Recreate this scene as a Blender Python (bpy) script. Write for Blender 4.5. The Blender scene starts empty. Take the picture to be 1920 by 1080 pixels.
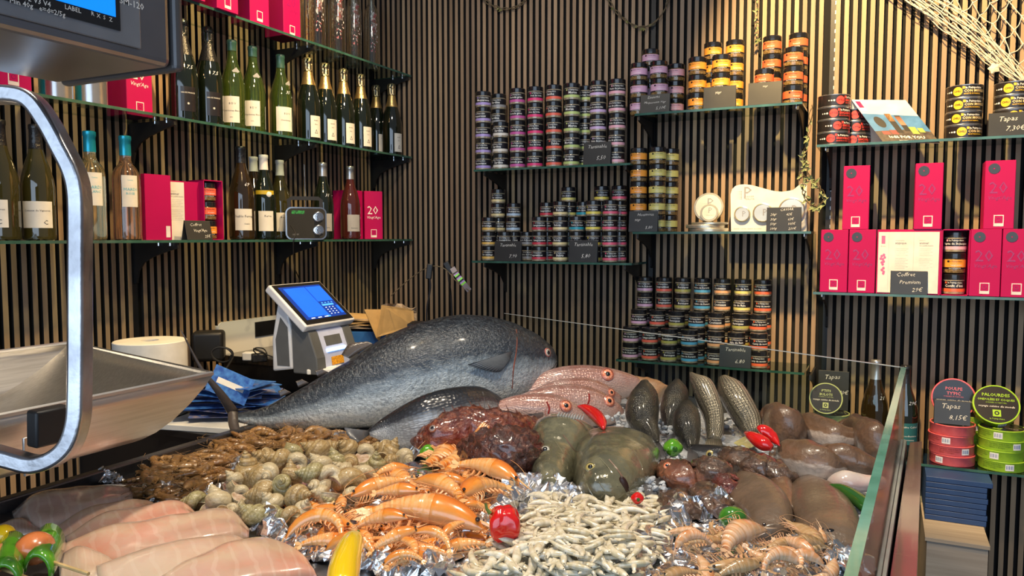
import bpy, math, random
from mathutils import Vector, Matrix, noise
random.seed(7)
SC = bpy.context.scene
COL = SC.collection
PI = math.pi
# ------------------------------------------------------------------ camera
FPX = 1442.0
YAW = math.radians(25.9)
PITCH = math.atan(95 / FPX)
CAM = Vector((0, 0, 1.5))
cd = bpy.data.cameras.new('camera'); cam = bpy.data.objects.new('camera', cd); COL.objects.link(cam)
cd.sensor_width = 36.0; cd.lens = 36.0 * FPX / 1920; cd.clip_start = 0.05; cd.clip_end = 50
cam.location = CAM; cam.rotation_euler = (PI / 2 - PITCH, 0, YAW)
SC.camera = cam
FW = Vector((-math.sin(YAW) * math.cos(PITCH), math.cos(YAW) * math.cos(PITCH), -math.sin(PITCH)))
RT = Vector((math.cos(YAW), math.sin(YAW), 0)); UP = RT.cross(FW)
# ------------------------------------------------------------------ view, world, lights
SC.view_settings.view_transform = 'Standard'; SC.view_settings.look = 'None'
SC.view_settings.gamma = 1.0; SC.view_settings.use_curve_mapping = False
SC.view_settings.exposure = 0.45
w = bpy.data.worlds.new('world'); SC.world = w; w.use_nodes = True
w.node_tree.nodes['Background'].inputs[0].default_value = (0.62, 0.66, 0.78, 1)
w.node_tree.nodes['Background'].inputs[1].default_value = 0.17

def lamp(name, kind, loc, aim, energy, color, size=0.05, cone=60, blend=0.5, size_y=None):
    d = bpy.data.lights.new(name, kind); d.energy = energy; d.color = color
    if kind == 'SPOT':
        d.spot_size = math.radians(cone); d.spot_blend = blend; d.shadow_soft_size = size
    elif kind == 'AREA':
        d.shape = 'RECTANGLE'; d.size = size; d.size_y = size_y or size
    else:
        d.shadow_soft_size = size
    o = bpy.data.objects.new(name, d); COL.objects.link(o); o.location = loc
    o.rotation_euler = (Vector(aim) - Vector(loc)).to_track_quat('-Z', 'Y').to_euler()
    return o
WARM = (1.0, 0.68, 0.30); NEUT = (1.0, 0.86, 0.66); COOL = (0.62, 0.79, 1.0)
lamp('spot_back_wall', 'SPOT', (-0.25, 1.72, 2.95), (0.25, 2.92, 2.0), 275, WARM, 0.03, 72, 0.35)
lamp('spot_left_wall', 'SPOT', (-1.1, 2.0, 2.95), (-2.11, 1.98, 1.85), 110, WARM, 0.03, 66, 0.4)
lamp('spot_corner', 'SPOT', (-0.9, 1.5, 2.95), (-1.6, 2.9, 1.5), 42, NEUT, 0.06, 80, 0.9)
lamp('fill_left_low', 'SPOT', (-0.75, 1.1, 2.9), (-2.11, 1.75, 1.15), 60, WARM, 0.05, 60, 0.8)  # added warm fill that brightens the lower left slats, no known fitting
lamp('spot_counter_left', 'SPOT', (-0.85, 0.75, 2.9), (-0.75, 1.2, 1.05), 76, NEUT, 0.05, 90, 0.7)
lamp('spot_counter_right', 'SPOT', (-0.10, 1.15, 2.9), (-0.3, 1.35, 1.05), 54, NEUT, 0.05, 85, 0.7)
lamp('daylight_window', 'AREA', (0.3, -2.2, 1.8), (-0.6, 2.0, 1.3), 66, COOL, 4.4, size_y=2.4)

# ------------------------------------------------------------------ projection helpers (pixel -> point on a real plane)
def ray(x, y):
    return FW + RT * ((x - 960) / FPX) - UP * ((y - 540) / FPX)
def on(x, y, ax, v):
    d = ray(x, y); return CAM + d * ((v - CAM[ax]) / d[ax])
def at(x, y, z):            # point seen at pixel x,y, z metres ahead of the camera
    return CAM + ray(x, y) * z
def bed(x, y, h=0.0):       # point on the display bed (or h above it)
    return on(x, y, 2, 1.04 + h)

# ------------------------------------------------------------------ materials
MT = {}
def mat(name, col, rough=0.5, metal=0.0, col2=None, scale=20.0, stretch=(1, 1, 1), bump=0.0, bscale=None,
        coat=0.0, trans=0.0, ior=1.45, sss=0.0, emit=None, estr=0.0, lo=0.35, hi=0.65, spec=0.5, detail=3.0, alpha=1.0, aniso=0):
    if name in MT: return MT[name]
    m = bpy.data.materials.new(name); m.use_nodes = True; MT[name] = m
    nt = m.node_tree; b = nt.nodes['Principled BSDF']; L = nt.links.new
    I = b.inputs
    I['Base Color'].default_value = (*col, 1); I['Roughness'].default_value = rough; I['Metallic'].default_value = metal
    I['IOR'].default_value = ior; I['Coat Weight'].default_value = coat; I['Coat Roughness'].default_value = 0.06
    I['Transmission Weight'].default_value = trans; I['Specular IOR Level'].default_value = spec
    I['Alpha'].default_value = alpha
    if sss:
        I['Subsurface Weight'].default_value = sss; I['Subsurface Radius'].default_value = (0.012, 0.006, 0.004)
    if emit: I['Emission Color'].default_value = (*emit, 1); I['Emission Strength'].default_value = estr
    tc = nt.nodes.new('ShaderNodeTexCoord'); mp = nt.nodes.new('ShaderNodeMapping')
    mp.inputs['Scale'].default_value = stretch; L(tc.outputs['Object'], mp.inputs['Vector'])
    if col2 is None: col2 = tuple(c * 0.86 for c in col)
    n = nt.nodes.new('ShaderNodeTexNoise'); n.inputs['Scale'].default_value = scale; n.inputs['Detail'].default_value = detail
    L(mp.outputs[0], n.inputs['Vector'])
    r = nt.nodes.new('ShaderNodeValToRGB'); r.color_ramp.elements[0].position = lo; r.color_ramp.elements[1].position = hi
    r.color_ramp.elements[0].color = (*col2, 1); r.color_ramp.elements[1].color = (*col, 1)
    L(n.outputs['Fac'], r.inputs[0]); L(r.outputs[0], b.inputs['Base Color'])
    if bump:
        n2 = nt.nodes.new('ShaderNodeTexNoise'); n2.inputs['Scale'].default_value = bscale or scale * 3; n2.inputs['Detail'].default_value = 3
        L(mp.outputs[0], n2.inputs['Vector'])
        bp = nt.nodes.new('ShaderNodeBump'); bp.inputs['Strength'].default_value = min(1, bump); bp.inputs['Distance'].default_value = 0.004 * max(1, bump)
        L(n2.outputs['Fac'], bp.inputs['Height']); L(bp.outputs[0], b.inputs['Normal'])
    return m
def thin_glass(name, tint, glossy=0.10):
    m = bpy.data.materials.new(name); m.use_nodes = True; nt = m.node_tree; nt.nodes.clear(); L = nt.links.new
    o = nt.nodes.new('ShaderNodeOutputMaterial'); t = nt.nodes.new('ShaderNodeBsdfTransparent'); g = nt.nodes.new('ShaderNodeBsdfGlossy')
    mx = nt.nodes.new('ShaderNodeMixShader'); f = nt.nodes.new('ShaderNodeFresnel'); f.inputs[0].default_value = 1.35
    n = nt.nodes.new('ShaderNodeTexNoise'); n.inputs['Scale'].default_value = 6
    mr = nt.nodes.new('ShaderNodeMapRange'); mr.inputs['To Min'].default_value = 0.02; mr.inputs['To Max'].default_value = 0.10
    L(n.outputs['Fac'], mr.inputs['Value']); L(mr.outputs[0], g.inputs['Roughness'])
    t.inputs[0].default_value = (*tint, 1); g.inputs[0].default_value = (0.9, 0.95, 1, 1)
    ge = nt.nodes.new('ShaderNodeNewGeometry'); q = nt.nodes.new('ShaderNodeMath'); q.operation = 'SUBTRACT'; q.use_clamp = True; L(f.outputs[0], q.inputs[0]); L(ge.outputs['Backfacing'], q.inputs[1]); L(q.outputs[0], mx.inputs[0]); L(t.outputs[0], mx.inputs[1]); L(g.outputs[0], mx.inputs[2]); L(mx.outputs[0], o.inputs[0])
    MT[name] = m; return m
def island_mat(name, cols, rough=0.5, grain=(45, 45, 3), bump=0.15, coat=0.0, gscale=1.0, gmix=0.5, metal=0.0):
    """wood whose tone differs per loose piece (slat) plus a stretched grain"""
    m = mat(name, cols[0], rough, metal, coat=coat, scale=gscale, stretch=grain, bump=bump, bscale=gscale * 2, col2=cols[0])
    nt = m.node_tree; L = nt.links.new; b = nt.nodes['Principled BSDF']
    g = nt.nodes.new('ShaderNodeNewGeometry'); r = nt.nodes.new('ShaderNodeValToRGB')
    r.color_ramp.elements[0].color = (*cols[0], 1); r.color_ramp.elements[1].color = (*cols[-1], 1)
    for i, c in enumerate(cols[1:-1]):
        e = r.color_ramp.elements.new((i + 1) / (len(cols) - 1)); e.color = (*c, 1)
    L(g.outputs['Random Per Island'], r.inputs[0])
    n = [x for x in nt.nodes if x.type == 'TEX_NOISE'][0]; n.inputs['Detail'].default_value = 5
    mx = nt.nodes.new('ShaderNodeMix'); mx.data_type = 'RGBA'; mx.blend_type = 'MULTIPLY'; mx.inputs[0].default_value = gmix
    r2 = nt.nodes.new('ShaderNodeValToRGB'); r2.color_ramp.elements[0].position = 0.3; r2.color_ramp.elements[1].position = 0.7
    r2.color_ramp.elements[0].color = (0.45, 0.40, 0.36, 1); r2.color_ramp.elements[1].color = (1, 1, 1, 1)
    L(n.outputs['Fac'], r2.inputs[0]); L(r.outputs[0], mx.inputs['A']); L(r2.outputs[0], mx.inputs['B'])
    L(mx.outputs['Result'], b.inputs['Base Color'])
    return m
# ------------------------------------------------------------------ mesh building
class MB:
    def __init__(s): s.v = []; s.f = []; s.m = []; s.uv = {}
    def add(s, vf, mi=0, T=None, uv=None):
        v, f = vf; o = len(s.v)
        if T is not None: v = [T @ Vector(p) for p in v]
        s.v += [tuple(p) for p in v]
        for q in f: s.f.append(tuple(i + o for i in q)); s.m.append(mi)
        if uv is not None:
            for i, t in enumerate(uv): s.uv[i + o] = t
        return s
    def build(s, name, mats, parent=None, loc=None, rot=None, smooth=True, angle=40, bevel=0, seg=2, subsurf=0):
        me = bpy.data.meshes.new(name); me.from_pydata(s.v, [], s.f)
        if not isinstance(mats, (list, tuple)): mats = [mats]
        for m in mats: me.materials.append(m)
        if len(mats) > 1: me.polygons.foreach_set('material_index', s.m)
        if s.uv:
            l = me.uv_layers.new(name='uv'); d = [0.0] * (2 * len(me.loops))
            for i, lp in enumerate(me.loops):
                t = s.uv.get(lp.vertex_index, (0, 0)); d[2 * i] = t[0]; d[2 * i + 1] = t[1]
            l.data.foreach_set('uv', d)
        if smooth:
            me.shade_smooth()
            if angle < 180: me.set_sharp_from_angle(angle=math.radians(angle))
        me.update()
        o = bpy.data.objects.new(name, me); COL.objects.link(o)
        if parent is not None: o.parent = parent
        if loc is not None: o.location = loc
        if rot is not None: o.rotation_euler = rot
        if bevel:
            b = o.modifiers.new('bevel', 'BEVEL'); b.width = bevel; b.segments = seg; b.limit_method = 'ANGLE'; b.angle_limit = math.radians(35)
        if subsurf:
            q = o.modifiers.new('sub', 'SUBSURF'); q.levels = subsurf; q.render_levels = subsurf
        return o
BF = [(0, 3, 2, 1), (4, 5, 6, 7), (0, 1, 5, 4), (1, 2, 6, 5), (2, 3, 7, 6), (3, 0, 4, 7)]
def box(x0, x1, y0, y1, z0, z1):
    return [(x0, y0, z0), (x1, y0, z0), (x1, y1, z0), (x0, y1, z0), (x0, y0, z1), (x1, y0, z1), (x1, y1, z1), (x0, y1, z1)], BF
def cbox(c, s):
    return box(c[0] - s[0] / 2, c[0] + s[0] / 2, c[1] - s[1] / 2, c[1] + s[1] / 2, c[2] - s[2] / 2, c[2] + s[2] / 2)
def hexa(bottom, top):      # 4 bottom points, 4 top points
    return [tuple(p) for p in bottom] + [tuple(p) for p in top], BF
def lathe(pr, n=24, a0=0.0, a1=2 * PI, cap=True):
    v = []; f = []; full = abs(a1 - a0 - 2 * PI) < 1e-6; m = n if full else n + 1
    for (r, z) in pr:
        for i in range(m):
            a = a0 + (a1 - a0) * i / n; v.append((r * math.cos(a), r * math.sin(a), z))
    for k in range(len(pr) - 1):
        for i in range(n):
            j = (i + 1) % m; f.append((k * m + i, k * m + j, (k + 1) * m + j, (k + 1) * m + i))
    if cap and full:
        if pr[0][0] > 1e-6: f.append(tuple(range(m - 1, -1, -1)))
        if pr[-1][0] > 1e-6: f.append(tuple((len(pr) - 1) * m + i for i in range(m)))
    return v, f
def frames(pts, up=None):
    out = []; n = len(pts); prev = None
    for i, p in enumerate(pts):
        a = pts[max(0, i - 1)]; b = pts[min(n - 1, i + 1)]; t = (Vector(b) - Vector(a)).normalized()
        if prev is None:
            u_ = Vector(up) if up is not None else (Vector((0, 0, 1)) if abs(t.z) < 0.9 else Vector((1, 0, 0)))
        else: u_ = prev
        u_ = (u_ - t * u_.dot(t)).normalized(); prev = u_; out.append((Vector(p), t, u_, t.cross(u_)))
    return out
def tube(pts, rad, n=8, up=None, flat=1.0, cap=True):
    v = []; f = []; fr = frames(pts, up)
    for i, (p, t, a, b) in enumerate(fr):
        r = rad[i] if isinstance(rad, (list, tuple)) else rad
        for k in range(n):
            g = 2 * PI * k / n; v.append(p + a * (r * math.cos(g)) + b * (r * flat * math.sin(g)))
    for i in range(len(pts) - 1):
        for k in range(n):
            j = (k + 1) % n; f.append((i * n + k, i * n + j, (i + 1) * n + j, (i + 1) * n + k))
    if cap:
        f.append(tuple(range(n - 1, -1, -1))); f.append(tuple((len(pts) - 1) * n + k for k in range(n)))
    return v, f
def strip_tube(pts, w, th, up):        # rectangular section bar swept along a path
    v = []; f = []; fr = frames(pts, up)
    for (p, t, a, b) in fr:
        for sa, sb in ((1, 1), (-1, 1), (-1, -1), (1, -1)): v.append(p + a * (sa * th / 2) + b * (sb * w / 2))
    for i in range(len(pts) - 1):
        for k in range(4):
            j = (k + 1) % 4; f.append((i * 4 + k, i * 4 + j, (i + 1) * 4 + j, (i + 1) * 4 + k))
    f.append((3, 2, 1, 0)); o = (len(pts) - 1) * 4; f.append((o, o + 1, o + 2, o + 3))
    return v, f
def ball(c=(0, 0, 0), r=(1, 1, 1), nu=16, nv=10):
    if not isinstance(r, (tuple, list)): r = (r, r, r)
    v = [(c[0], c[1], c[2] - r[2])]; f = []
    for j in range(1, nv):
        a = -PI / 2 + PI * j / nv
        for i in range(nu):
            b = 2 * PI * i / nu; v.append((c[0] + r[0] * math.cos(a) * math.cos(b), c[1] + r[1] * math.cos(a) * math.sin(b), c[2] + r[2] * math.sin(a)))
    v.append((c[0], c[1], c[2] + r[2])); n = len(v) - 1
    for i in range(nu):
        j = (i + 1) % nu; f.append((0, 1 + j, 1 + i))
        for k in range(nv - 2): f.append((1 + k * nu + i, 1 + k * nu + j, 1 + (k + 1) * nu + j, 1 + (k + 1) * nu + i))
        f.append((1 + (nv - 2) * nu + i, 1 + (nv - 2) * nu + j, n))
    return v, f
def prism(outline, z0, z1):            # outline in xy, extruded in z
    n = len(outline); v = [(x, y, z0) for x, y in outline] + [(x, y, z1) for x, y in outline]
    f = [tuple(range(n - 1, -1, -1)), tuple(range(n, 2 * n))] + [(i, (i + 1) % n, n + (i + 1) % n, n + i) for i in range(n)]
    return v, f
def gridmesh(P):                       # P[i][j] points
    n = len(P); m = len(P[0]); v = [tuple(p) for r_ in P for p in r_]
    return v, [(i * m + j, (i + 1) * m + j, (i + 1) * m + j + 1, i * m + j + 1) for i in range(n - 1) for j in range(m - 1)]
def basis(o, x, z):                    # matrix with origin o, local x axis ~x, local z axis z
    z = Vector(z).normalized(); x = Vector(x); x = (x - z * x.dot(z)).normalized(); y = z.cross(x)
    M = Matrix((x, y, z)).transposed().to_4x4(); M.translation = Vector(o); return M
def basisx(o, x, z):
    x = Vector(x).normalized(); z = Vector(z); return basis(o, x, z - x * z.dot(x))
def catmull(P, n=6):
    P = [Vector(p) for p in P]; Q = [P[0] * 2 - P[1]] + P + [P[-1] * 2 - P[-2]]; out = []
    for i in range(1, len(Q) - 2):
        for k in range(n):
            t = k / n; a, b, c, d = Q[i - 1:i + 3]
            out.append(0.5 * ((2 * b) + (c - a) * t + (2 * a - 5 * b + 4 * c - d) * t * t + (3 * b - a - 3 * c + d) * t ** 3))
    out.append(P[-1]); return out
TXT = {}
def text(s, size=1.0, ax='CENTER', shear=0.0, bold=0.0):
    k = (s, size, ax, shear, bold)
    if k in TXT: return TXT[k]
    c = bpy.data.curves.new('t', 'FONT'); c.body = s; c.size = size; c.align_x = ax; c.align_y = 'CENTER'; c.resolution_u = 1; c.shear = shear
    c.offset = bold * size
    o = bpy.data.objects.new('t', c); me = o.to_mesh()
    r = ([tuple(v.co) for v in me.vertices], [tuple(p.vertices) for p in me.polygons])
    o.to_mesh_clear(); bpy.data.objects.remove(o); bpy.data.curves.remove(c); TXT[k] = r; return r
# ------------------------------------------------------------------ things
def tag(o, label, cat, group=None, kind=None):
    o['label'] = label; o['category'] = cat
    if group: o['group'] = group
    if kind: o['kind'] = kind
    return o
def thing(name, label, cat, loc=(0, 0, 0), rot=(0, 0, 0), group=None):
    o = bpy.data.objects.new(name, None); COL.objects.link(o); o.location = loc; o.rotation_euler = rot; o.empty_display_size = 0.02
    return tag(o, label, cat, group)
def struct(name, mb, mats, **k):
    o = mb.build(name, mats, **k); o['kind'] = 'structure'; return o
CHILD = {}
def kids(o): return [c for c in COL.objects if c.parent == o]
def snapshot(root):                    # [(object, parent index)]
    out = [(root, -1)]; i = 0; allo = list(COL.objects); by = {}
    for c in allo:
        if c.parent: by.setdefault(c.parent.name, []).append(c)
    while i < len(out):
        for c in by.get(out[i][0].name, []): out.append((c, i))
        i += 1
    return out
def dup(root, loc=None, rot=None, label=None, group=None, scale=None):
    if root.name not in CHILD: CHILD[root.name] = snapshot(root)
    new = []
    for o, p in CHILD[root.name]:
        c = o.copy(); COL.objects.link(c); new.append(c)
        if p >= 0: c.parent = new[p]
    c = new[0]
    if loc is not None: c.location = loc
    if rot is not None: c.rotation_euler = rot
    if scale is not None: c.scale = (scale,) * 3 if isinstance(scale, (int, float)) else scale
    if label: c['label'] = label
    if group: c['group'] = group
    return c
def setm(o, M):
    o.matrix_world = M; return o
ORD = ['lowest', 'second', 'third', 'fourth', 'fifth', 'sixth', 'seventh', 'eighth', 'ninth', 'tenth']
ORDN = ['first', 'second', 'third', 'fourth', 'fifth', 'sixth', 'seventh', 'eighth', 'ninth', 'tenth', 'eleventh', 'twelfth', 'thirteenth', 'fourteenth', 'fifteenth', 'sixteenth']
black_metal = mat('black_metal', (0.012, 0.012, 0.013), 0.45, 0.0)
black_gloss = mat('black_gloss', (0.01, 0.01, 0.011), 0.12, coat=0.5)
GL = thin_glass('pane_glass', (0.93, 0.97, 0.95)); GLS = thin_glass('shelf_glass', (0.66, 0.74, 0.71))
GLE = mat('pane_edge', (0.045, 0.13, 0.10), 0.15, col2=(0.02, 0.07, 0.055), coat=0.4)
GLE2 = mat('counter_glass_edge', (0.12, 0.34, 0.27), 0.12, col2=(0.07, 0.24, 0.18), coat=0.5)
chrome = mat('chrome', (0.75, 0.75, 0.76), 0.12, 1.0)
white_plastic = mat('white_plastic', (0.72, 0.72, 0.70), 0.35)
paper = mat('paper', (0.78, 0.77, 0.73), 0.7)
ink = mat('ink', (0.03, 0.03, 0.04), 0.6)
white_ink = mat('white_ink', (0.85, 0.84, 0.80), 0.6)
# ================================================================== room
XL, YB = -2.11, 2.92
WOODC = [(0.30, 0.20, 0.12), (0.36, 0.25, 0.155), (0.42, 0.29, 0.175), (0.33, 0.235, 0.16), (0.26, 0.18, 0.115)]
slat = island_mat('oak_slat', WOODC, 0.6)
felt = mat('black_felt', (0.008, 0.0075, 0.008), 0.95)
PW = 0.027; SWD = 0.0145; TH = 0.018
RAILS_L = [2.895, 2.275, 1.645, 1.01, 0.40]
RAILS_B = [-0.82, -0.185]
def slat_wall(name, axis, lo, hi, rails):
    mb = MB(); H = 2.95
    if axis == 'x': mb.add(box(XL - 0.05, XL - TH, lo, hi, 0, H), 1)
    else: mb.add(box(lo, hi, YB + TH, YB + 0.05, 0, H), 1)
    n = int((hi - lo) / PW)
    for i in range(n):
        c = lo + (i + 0.5) * PW
        if any(abs(c - r) < 0.0136 for r in rails): continue
        if axis == 'x': v, f = box(XL - TH, XL, c - SWD / 2, c + SWD / 2, 0, H); q = 3
        else: v, f = box(c - SWD / 2, c + SWD / 2, YB, YB + TH, 0, H); q = 2
        mb.add((v, f), 1); mb.m[-6 + q] = 0        # oak veneer on the face, black sides
    return struct(name, mb, [slat, felt], smooth=False)
slat_wall('wall_left', 'x', -0.6, YB + TH - 0.001, RAILS_L)
slat_wall('wall_back', 'y', XL - TH, 1.6, RAILS_B)
fl = mat('grey_floor_tile', (0.16, 0.15, 0.14), 0.4, col2=(0.11, 0.105, 0.10), scale=3, bump=0.1)
struct('floor', MB().add(box(XL - 0.05, 1.6, -0.6, YB + 0.05, -0.05, 0.0)), fl, smooth=False)
k = 0
rail_hole = mat('rail_slot', (0.4, 0.4, 0.4), 0.4, 0.8)
for yy in RAILS_L[:4]:
    k += 1; mb = MB().add(box(XL - TH, XL - 0.002, yy - 0.011, yy + 0.011, 0.3, 2.9), 0)
    struct('trim_%d' % k, mb, black_metal, smooth=False)
for xx in RAILS_B:
    k += 1; mb = MB().add(box(xx - 0.009, xx + 0.009, YB + 0.002, YB + TH, 0.3, 2.9), 0)
    if xx == RAILS_B[1]:
        for q in range(44): mb.add(box(xx + 0.0045, xx + 0.0075, YB + 0.0010, YB + 0.003, 1.5 + q * 0.032, 1.512 + q * 0.032), 1)
    struct('trim_%d' % k, mb, [black_metal, rail_hole], smooth=False)

# ------------------------------------------------------------------ glass shelves
def bracket_mesh():   # local: wall at y=0, reaching -y 0.195, top at z=0
    o = [(0, 0), (-0.195, 0), (-0.197, -0.016), (-0.150, -0.026), (-0.085, -0.044), (-0.045, -0.062), (-0.022, -0.088), (-0.012, -0.125), (0, -0.13)]
    v, f = prism(o, -0.0035, 0.0035)
    v = [(p[2], p[0], p[1]) for p in v]; mb = MB().add((v, f))
    return mb
CLIPM = []
def clip(parent, yy):
    if not CLIPM:
        o = MB().add(lathe([(0.0045, -0.009), (0.0045, -0.0002)], 10)).build('clip', chrome, parent, (-0.007, yy, 0)); CLIPM.append(o.data); return
    o = bpy.data.objects.new('clip', CLIPM[0]); COL.objects.link(o); o.parent = parent; o.location = (-0.007, yy, 0)
def shelf(label, wall, a0, a1, ztop, rails, depth=0.20):
    """glass shelf with its top at ztop; a0..a1 along the wall"""
    if wall == 'back': loc = (0, YB, ztop - 0.008); rz = 0
    else: loc = (XL, 0, ztop - 0.008); rz = PI / 2     # local x -> +y, local -y -> +x
    t = thing('glass_shelf', label, 'shelf', loc, (0, 0, rz), 'glass shelves on the slat walls')
    s = 1 if wall == 'back' else 1
    MB().add(box(a0, a1, -depth + 0.0006, -0.001, 0.0005, 0.0075), 0).add(box(a0, a1, -depth - 0.0006, -depth + 0.0006, 0, 0.008), 1).add(box(a0 - 0.0012, a0, -depth, -0.001, 0, 0.008), 1).add(box(a1, a1 + 0.0012, -depth, -0.001, 0, 0.008), 1).build('pane', [GLS, GLE], t, smooth=False)
    for r_ in rails:
        b = bracket_mesh().build('bracket', black_metal, t, (r_, 0, -0.0005), smooth=False)
        clip(b, -0.17); clip(b, -0.12)
    return t
ZS = dict(Lt=2.215, Lm=1.858, Ll=1.492, A=1.770, B=1.406, C=1.945, D=1.520, E=1.048, F=1.802, G=1.320, H=0.785)
shelf('long glass shelf on the left wall, topmost, carrying pink boxes and etched carafes', 'left', 0.9, 2.912, ZS['Lt'], RAILS_L[:3])
shelf('long glass shelf on the left wall carrying the upright sparkling wine bottles', 'left', 0.6, 2.912, ZS['Lm'], RAILS_L[:3])
shelf('long glass shelf on the left wall at eye level, carrying the small radio', 'left', 0.6, 2.912, ZS['Ll'], RAILS_L[:3])
shelf('glass shelf under the tall lilac to lime banded jar stacks', 'back', -1.49, -0.845, ZS['A'], [-1.445, -0.862])
shelf('glass shelf holding the uneven stacks of jars with yellow, red and teal bands', 'back', -1.50, -0.835, ZS['B'], [-1.445, -0.862])
shelf('glass shelf under the pink, orange and coral labelled jars at the top', 'back', -0.828, -0.262, ZS['C'], [-0.815, -0.275])
shelf('glass shelf carrying the round caviar tins and white display board', 'back', -0.832, -0.225, ZS['D'], [-0.815, -0.240])
shelf('low glass shelf under the wide wall of black lidded jars', 'back', -0.89, -0.235, ZS['E'], [-0.815, -0.215])
shelf('glass shelf at upper right under the large black mussel and squid tins', 'back', -0.212, 0.70, ZS['F'], [-0.180, 0.43])
shelf('glass shelf on the right carrying the row of pink gift boxes', 'back', -0.212, 0.70, ZS['G'], [-0.180, 0.43])
shelf('lowest glass shelf on the right, under the coral and green tins', 'back', -0.24, 0.72, ZS['H'], [-0.180, 0.445])
# ================================================================== shelf goods
def wrap(vf, R, zc, a0=-PI / 2, off=0.0004):
    return [((R + off) * math.cos(a0 + x / R), (R + off) * math.sin(a0 + x / R), zc + y) for x, y, z in vf[0]], vf[1]
def band(R, z0, z1, a0, a1, n=18):
    v = []; f = []
    for i in range(n + 1):
        a = a0 + (a1 - a0) * i / n; c, s = math.cos(a), math.sin(a)
        v += [((R - 0.0003) * c, (R - 0.0003) * s, z0), (R * c, R * s, z0), (R * c, R * s, z1), ((R - 0.0003) * c, (R - 0.0003) * s, z1)]
    for i in range(n):
        o = i * 4
        for k in range(4): f.append((o + k, o + 4 + k, o + 4 + (k + 1) % 4, o + (k + 1) % 4))
    f += [(0, 1, 2, 3), (n * 4 + 3, n * 4 + 2, n * 4 + 1, n * 4)]
    return v, f
lid_black = mat('lid_black', (0.012, 0.012, 0.014), 0.18, coat=0.6)
label_black = mat('label_black', (0.012, 0.011, 0.016), 0.35, coat=0.3)
spread = mat('jar_spread', (0.42, 0.36, 0.26), 0.15, col2=(0.26, 0.21, 0.14), scale=120, coat=1.0)
rillette = mat('jar_flakes', (0.30, 0.20, 0.08), 0.15, col2=(0.10, 0.06, 0.02), scale=160, coat=1.0)
darkjar = mat('jar_dark', (0.06, 0.05, 0.045), 0.08, col2=(0.03, 0.025, 0.02), scale=60, coat=1.0)
BANDC = dict(lilac=(0.42, 0.32, 0.70), white=(0.75, 0.72, 0.66), magenta=(0.55, 0.10, 0.36), crimson=(0.75, 0.05, 0.20), coral=(0.80, 0.14, 0.09),
             lime=(0.50, 0.62, 0.22), mauve=(0.58, 0.42, 0.72), pink=(0.78, 0.42, 0.52), amber=(0.80, 0.50, 0.12), cream=(0.80, 0.66, 0.34),
             red=(0.60, 0.05, 0.08), teal=(0.02, 0.34, 0.46), yellow=(0.80, 0.68, 0.12), rose=(0.80, 0.12, 0.22), ice=(0.45, 0.60, 0.78),
             orchid=(0.70, 0.42, 0.62), olive=(0.42, 0.40, 0.10), sky=(0.10, 0.42, 0.66), apricot=(0.82, 0.42, 0.20), orange=(0.90, 0.36, 0.05), tomato=(0.85, 0.15, 0.06),
             grey=(0.30, 0.30, 0.32), pale=(0.72, 0.66, 0.20))
JR, JH = 0.0318, 0.0635
JPROTO = {}
def bandm(c): return mat('band_' + c, BANDC[c], 0.4, coat=0.3)
def jar(kind, color, name, label, loc, rz, s=1.0, group=None, sz=None):
    key = (kind, color, name)
    if key in JPROTO:
        return dup(JPROTO[key], loc, (0, 0, rz), label, group, (s, s, sz or s))
    t = thing('spread_jar', label, 'jar', loc, (0, 0, rz), group); t.scale = (s, s, sz or s)
    MB().add(lathe([(0.026, 0), (0.0305, 0.002), (0.0312, 0.006), (0.0312, 0.040), (0.030, 0.0445), (0.0285, 0.047), (0.0285, 0.052)], 28)).build('glass_body', rillette if kind == 'E' else spread, t)
    MB().add(lathe([(0.0285, 0.0455), (0.0316, 0.0458), (0.0318, 0.050), (0.0312, 0.0505), (0.0315, 0.060), (0.0295, 0.0625), (0.027, 0.0625), (0.026, 0.0615), (0.0, 0.0615)], 28)).build('lid', lid_black, t)
    A0, A1 = -PI / 2 - 1.75, -PI / 2 + 1.75
    if kind == 'T':
        lb = MB().add(band(0.0316, 0.0185, 0.0415, A0, A1)).build('label', label_black, t)
        MB().add(band(0.0316, 0.0085, 0.0183, A0, A1)).build('colour_band', bandm(color), t)
        mb = MB(); mb.add(wrap(text('la Paimpolaise', 0.0074, bold=0.012), 0.0316, 0.0362, -PI / 2 + 0.08), 0)
        mb.add(wrap(text(name, 0.0125 if len(name) < 9 else 0.0108 if len(name) < 13 else 0.0090, bold=0.02), 0.0316, 0.0262), 0)
        mb.add(wrap(([(-0.0265, -0.0028, 0), (-0.0210, -0.0028, 0), (-0.0210, 0.0028, 0), (-0.0265, 0.0028, 0)], [(0, 1, 2, 3)]), 0.0316, 0.0362), 1)
        mb.build('lettering', [white_ink, bandm(color)], lb, smooth=False)
    else:
        lb = MB().add(band(0.0316, 0.0190, 0.0420, A0, A1)).build('label', bandm(color), t)
        st = MB().add(band(0.0316, 0.0135, 0.0188, A0, A1)).build('label_strip', label_black, t)
        MB().add(wrap(text('Le pot de Paimpol 90g', 0.0036, bold=0.02), 0.0316, 0.0162)).build('lettering', white_ink, st, smooth=False)
        mb = MB(); mb.add(wrap(text('la Paimpolaise', 0.0062), 0.0316, 0.0368, -PI / 2 + 0.08), 0)
        mb.add(wrap(text(name, 0.0068), 0.0316, 0.0255, -PI / 2 + 0.15), 1)
        mb.add(wrap(([(-0.0215, -0.003, 0), (-0.0155, -0.003, 0), (-0.0155, 0.003, 0), (-0.0215, 0.003, 0)], [(0, 1, 2, 3)]), 0.0316, 0.0368), 0)
        mb.build('lettering', [label_black, white_ink], lb, smooth=False)
    JPROTO[key] = t; return t
LEV = ['bottom', 'second', 'third', 'fourth', 'fifth']
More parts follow.
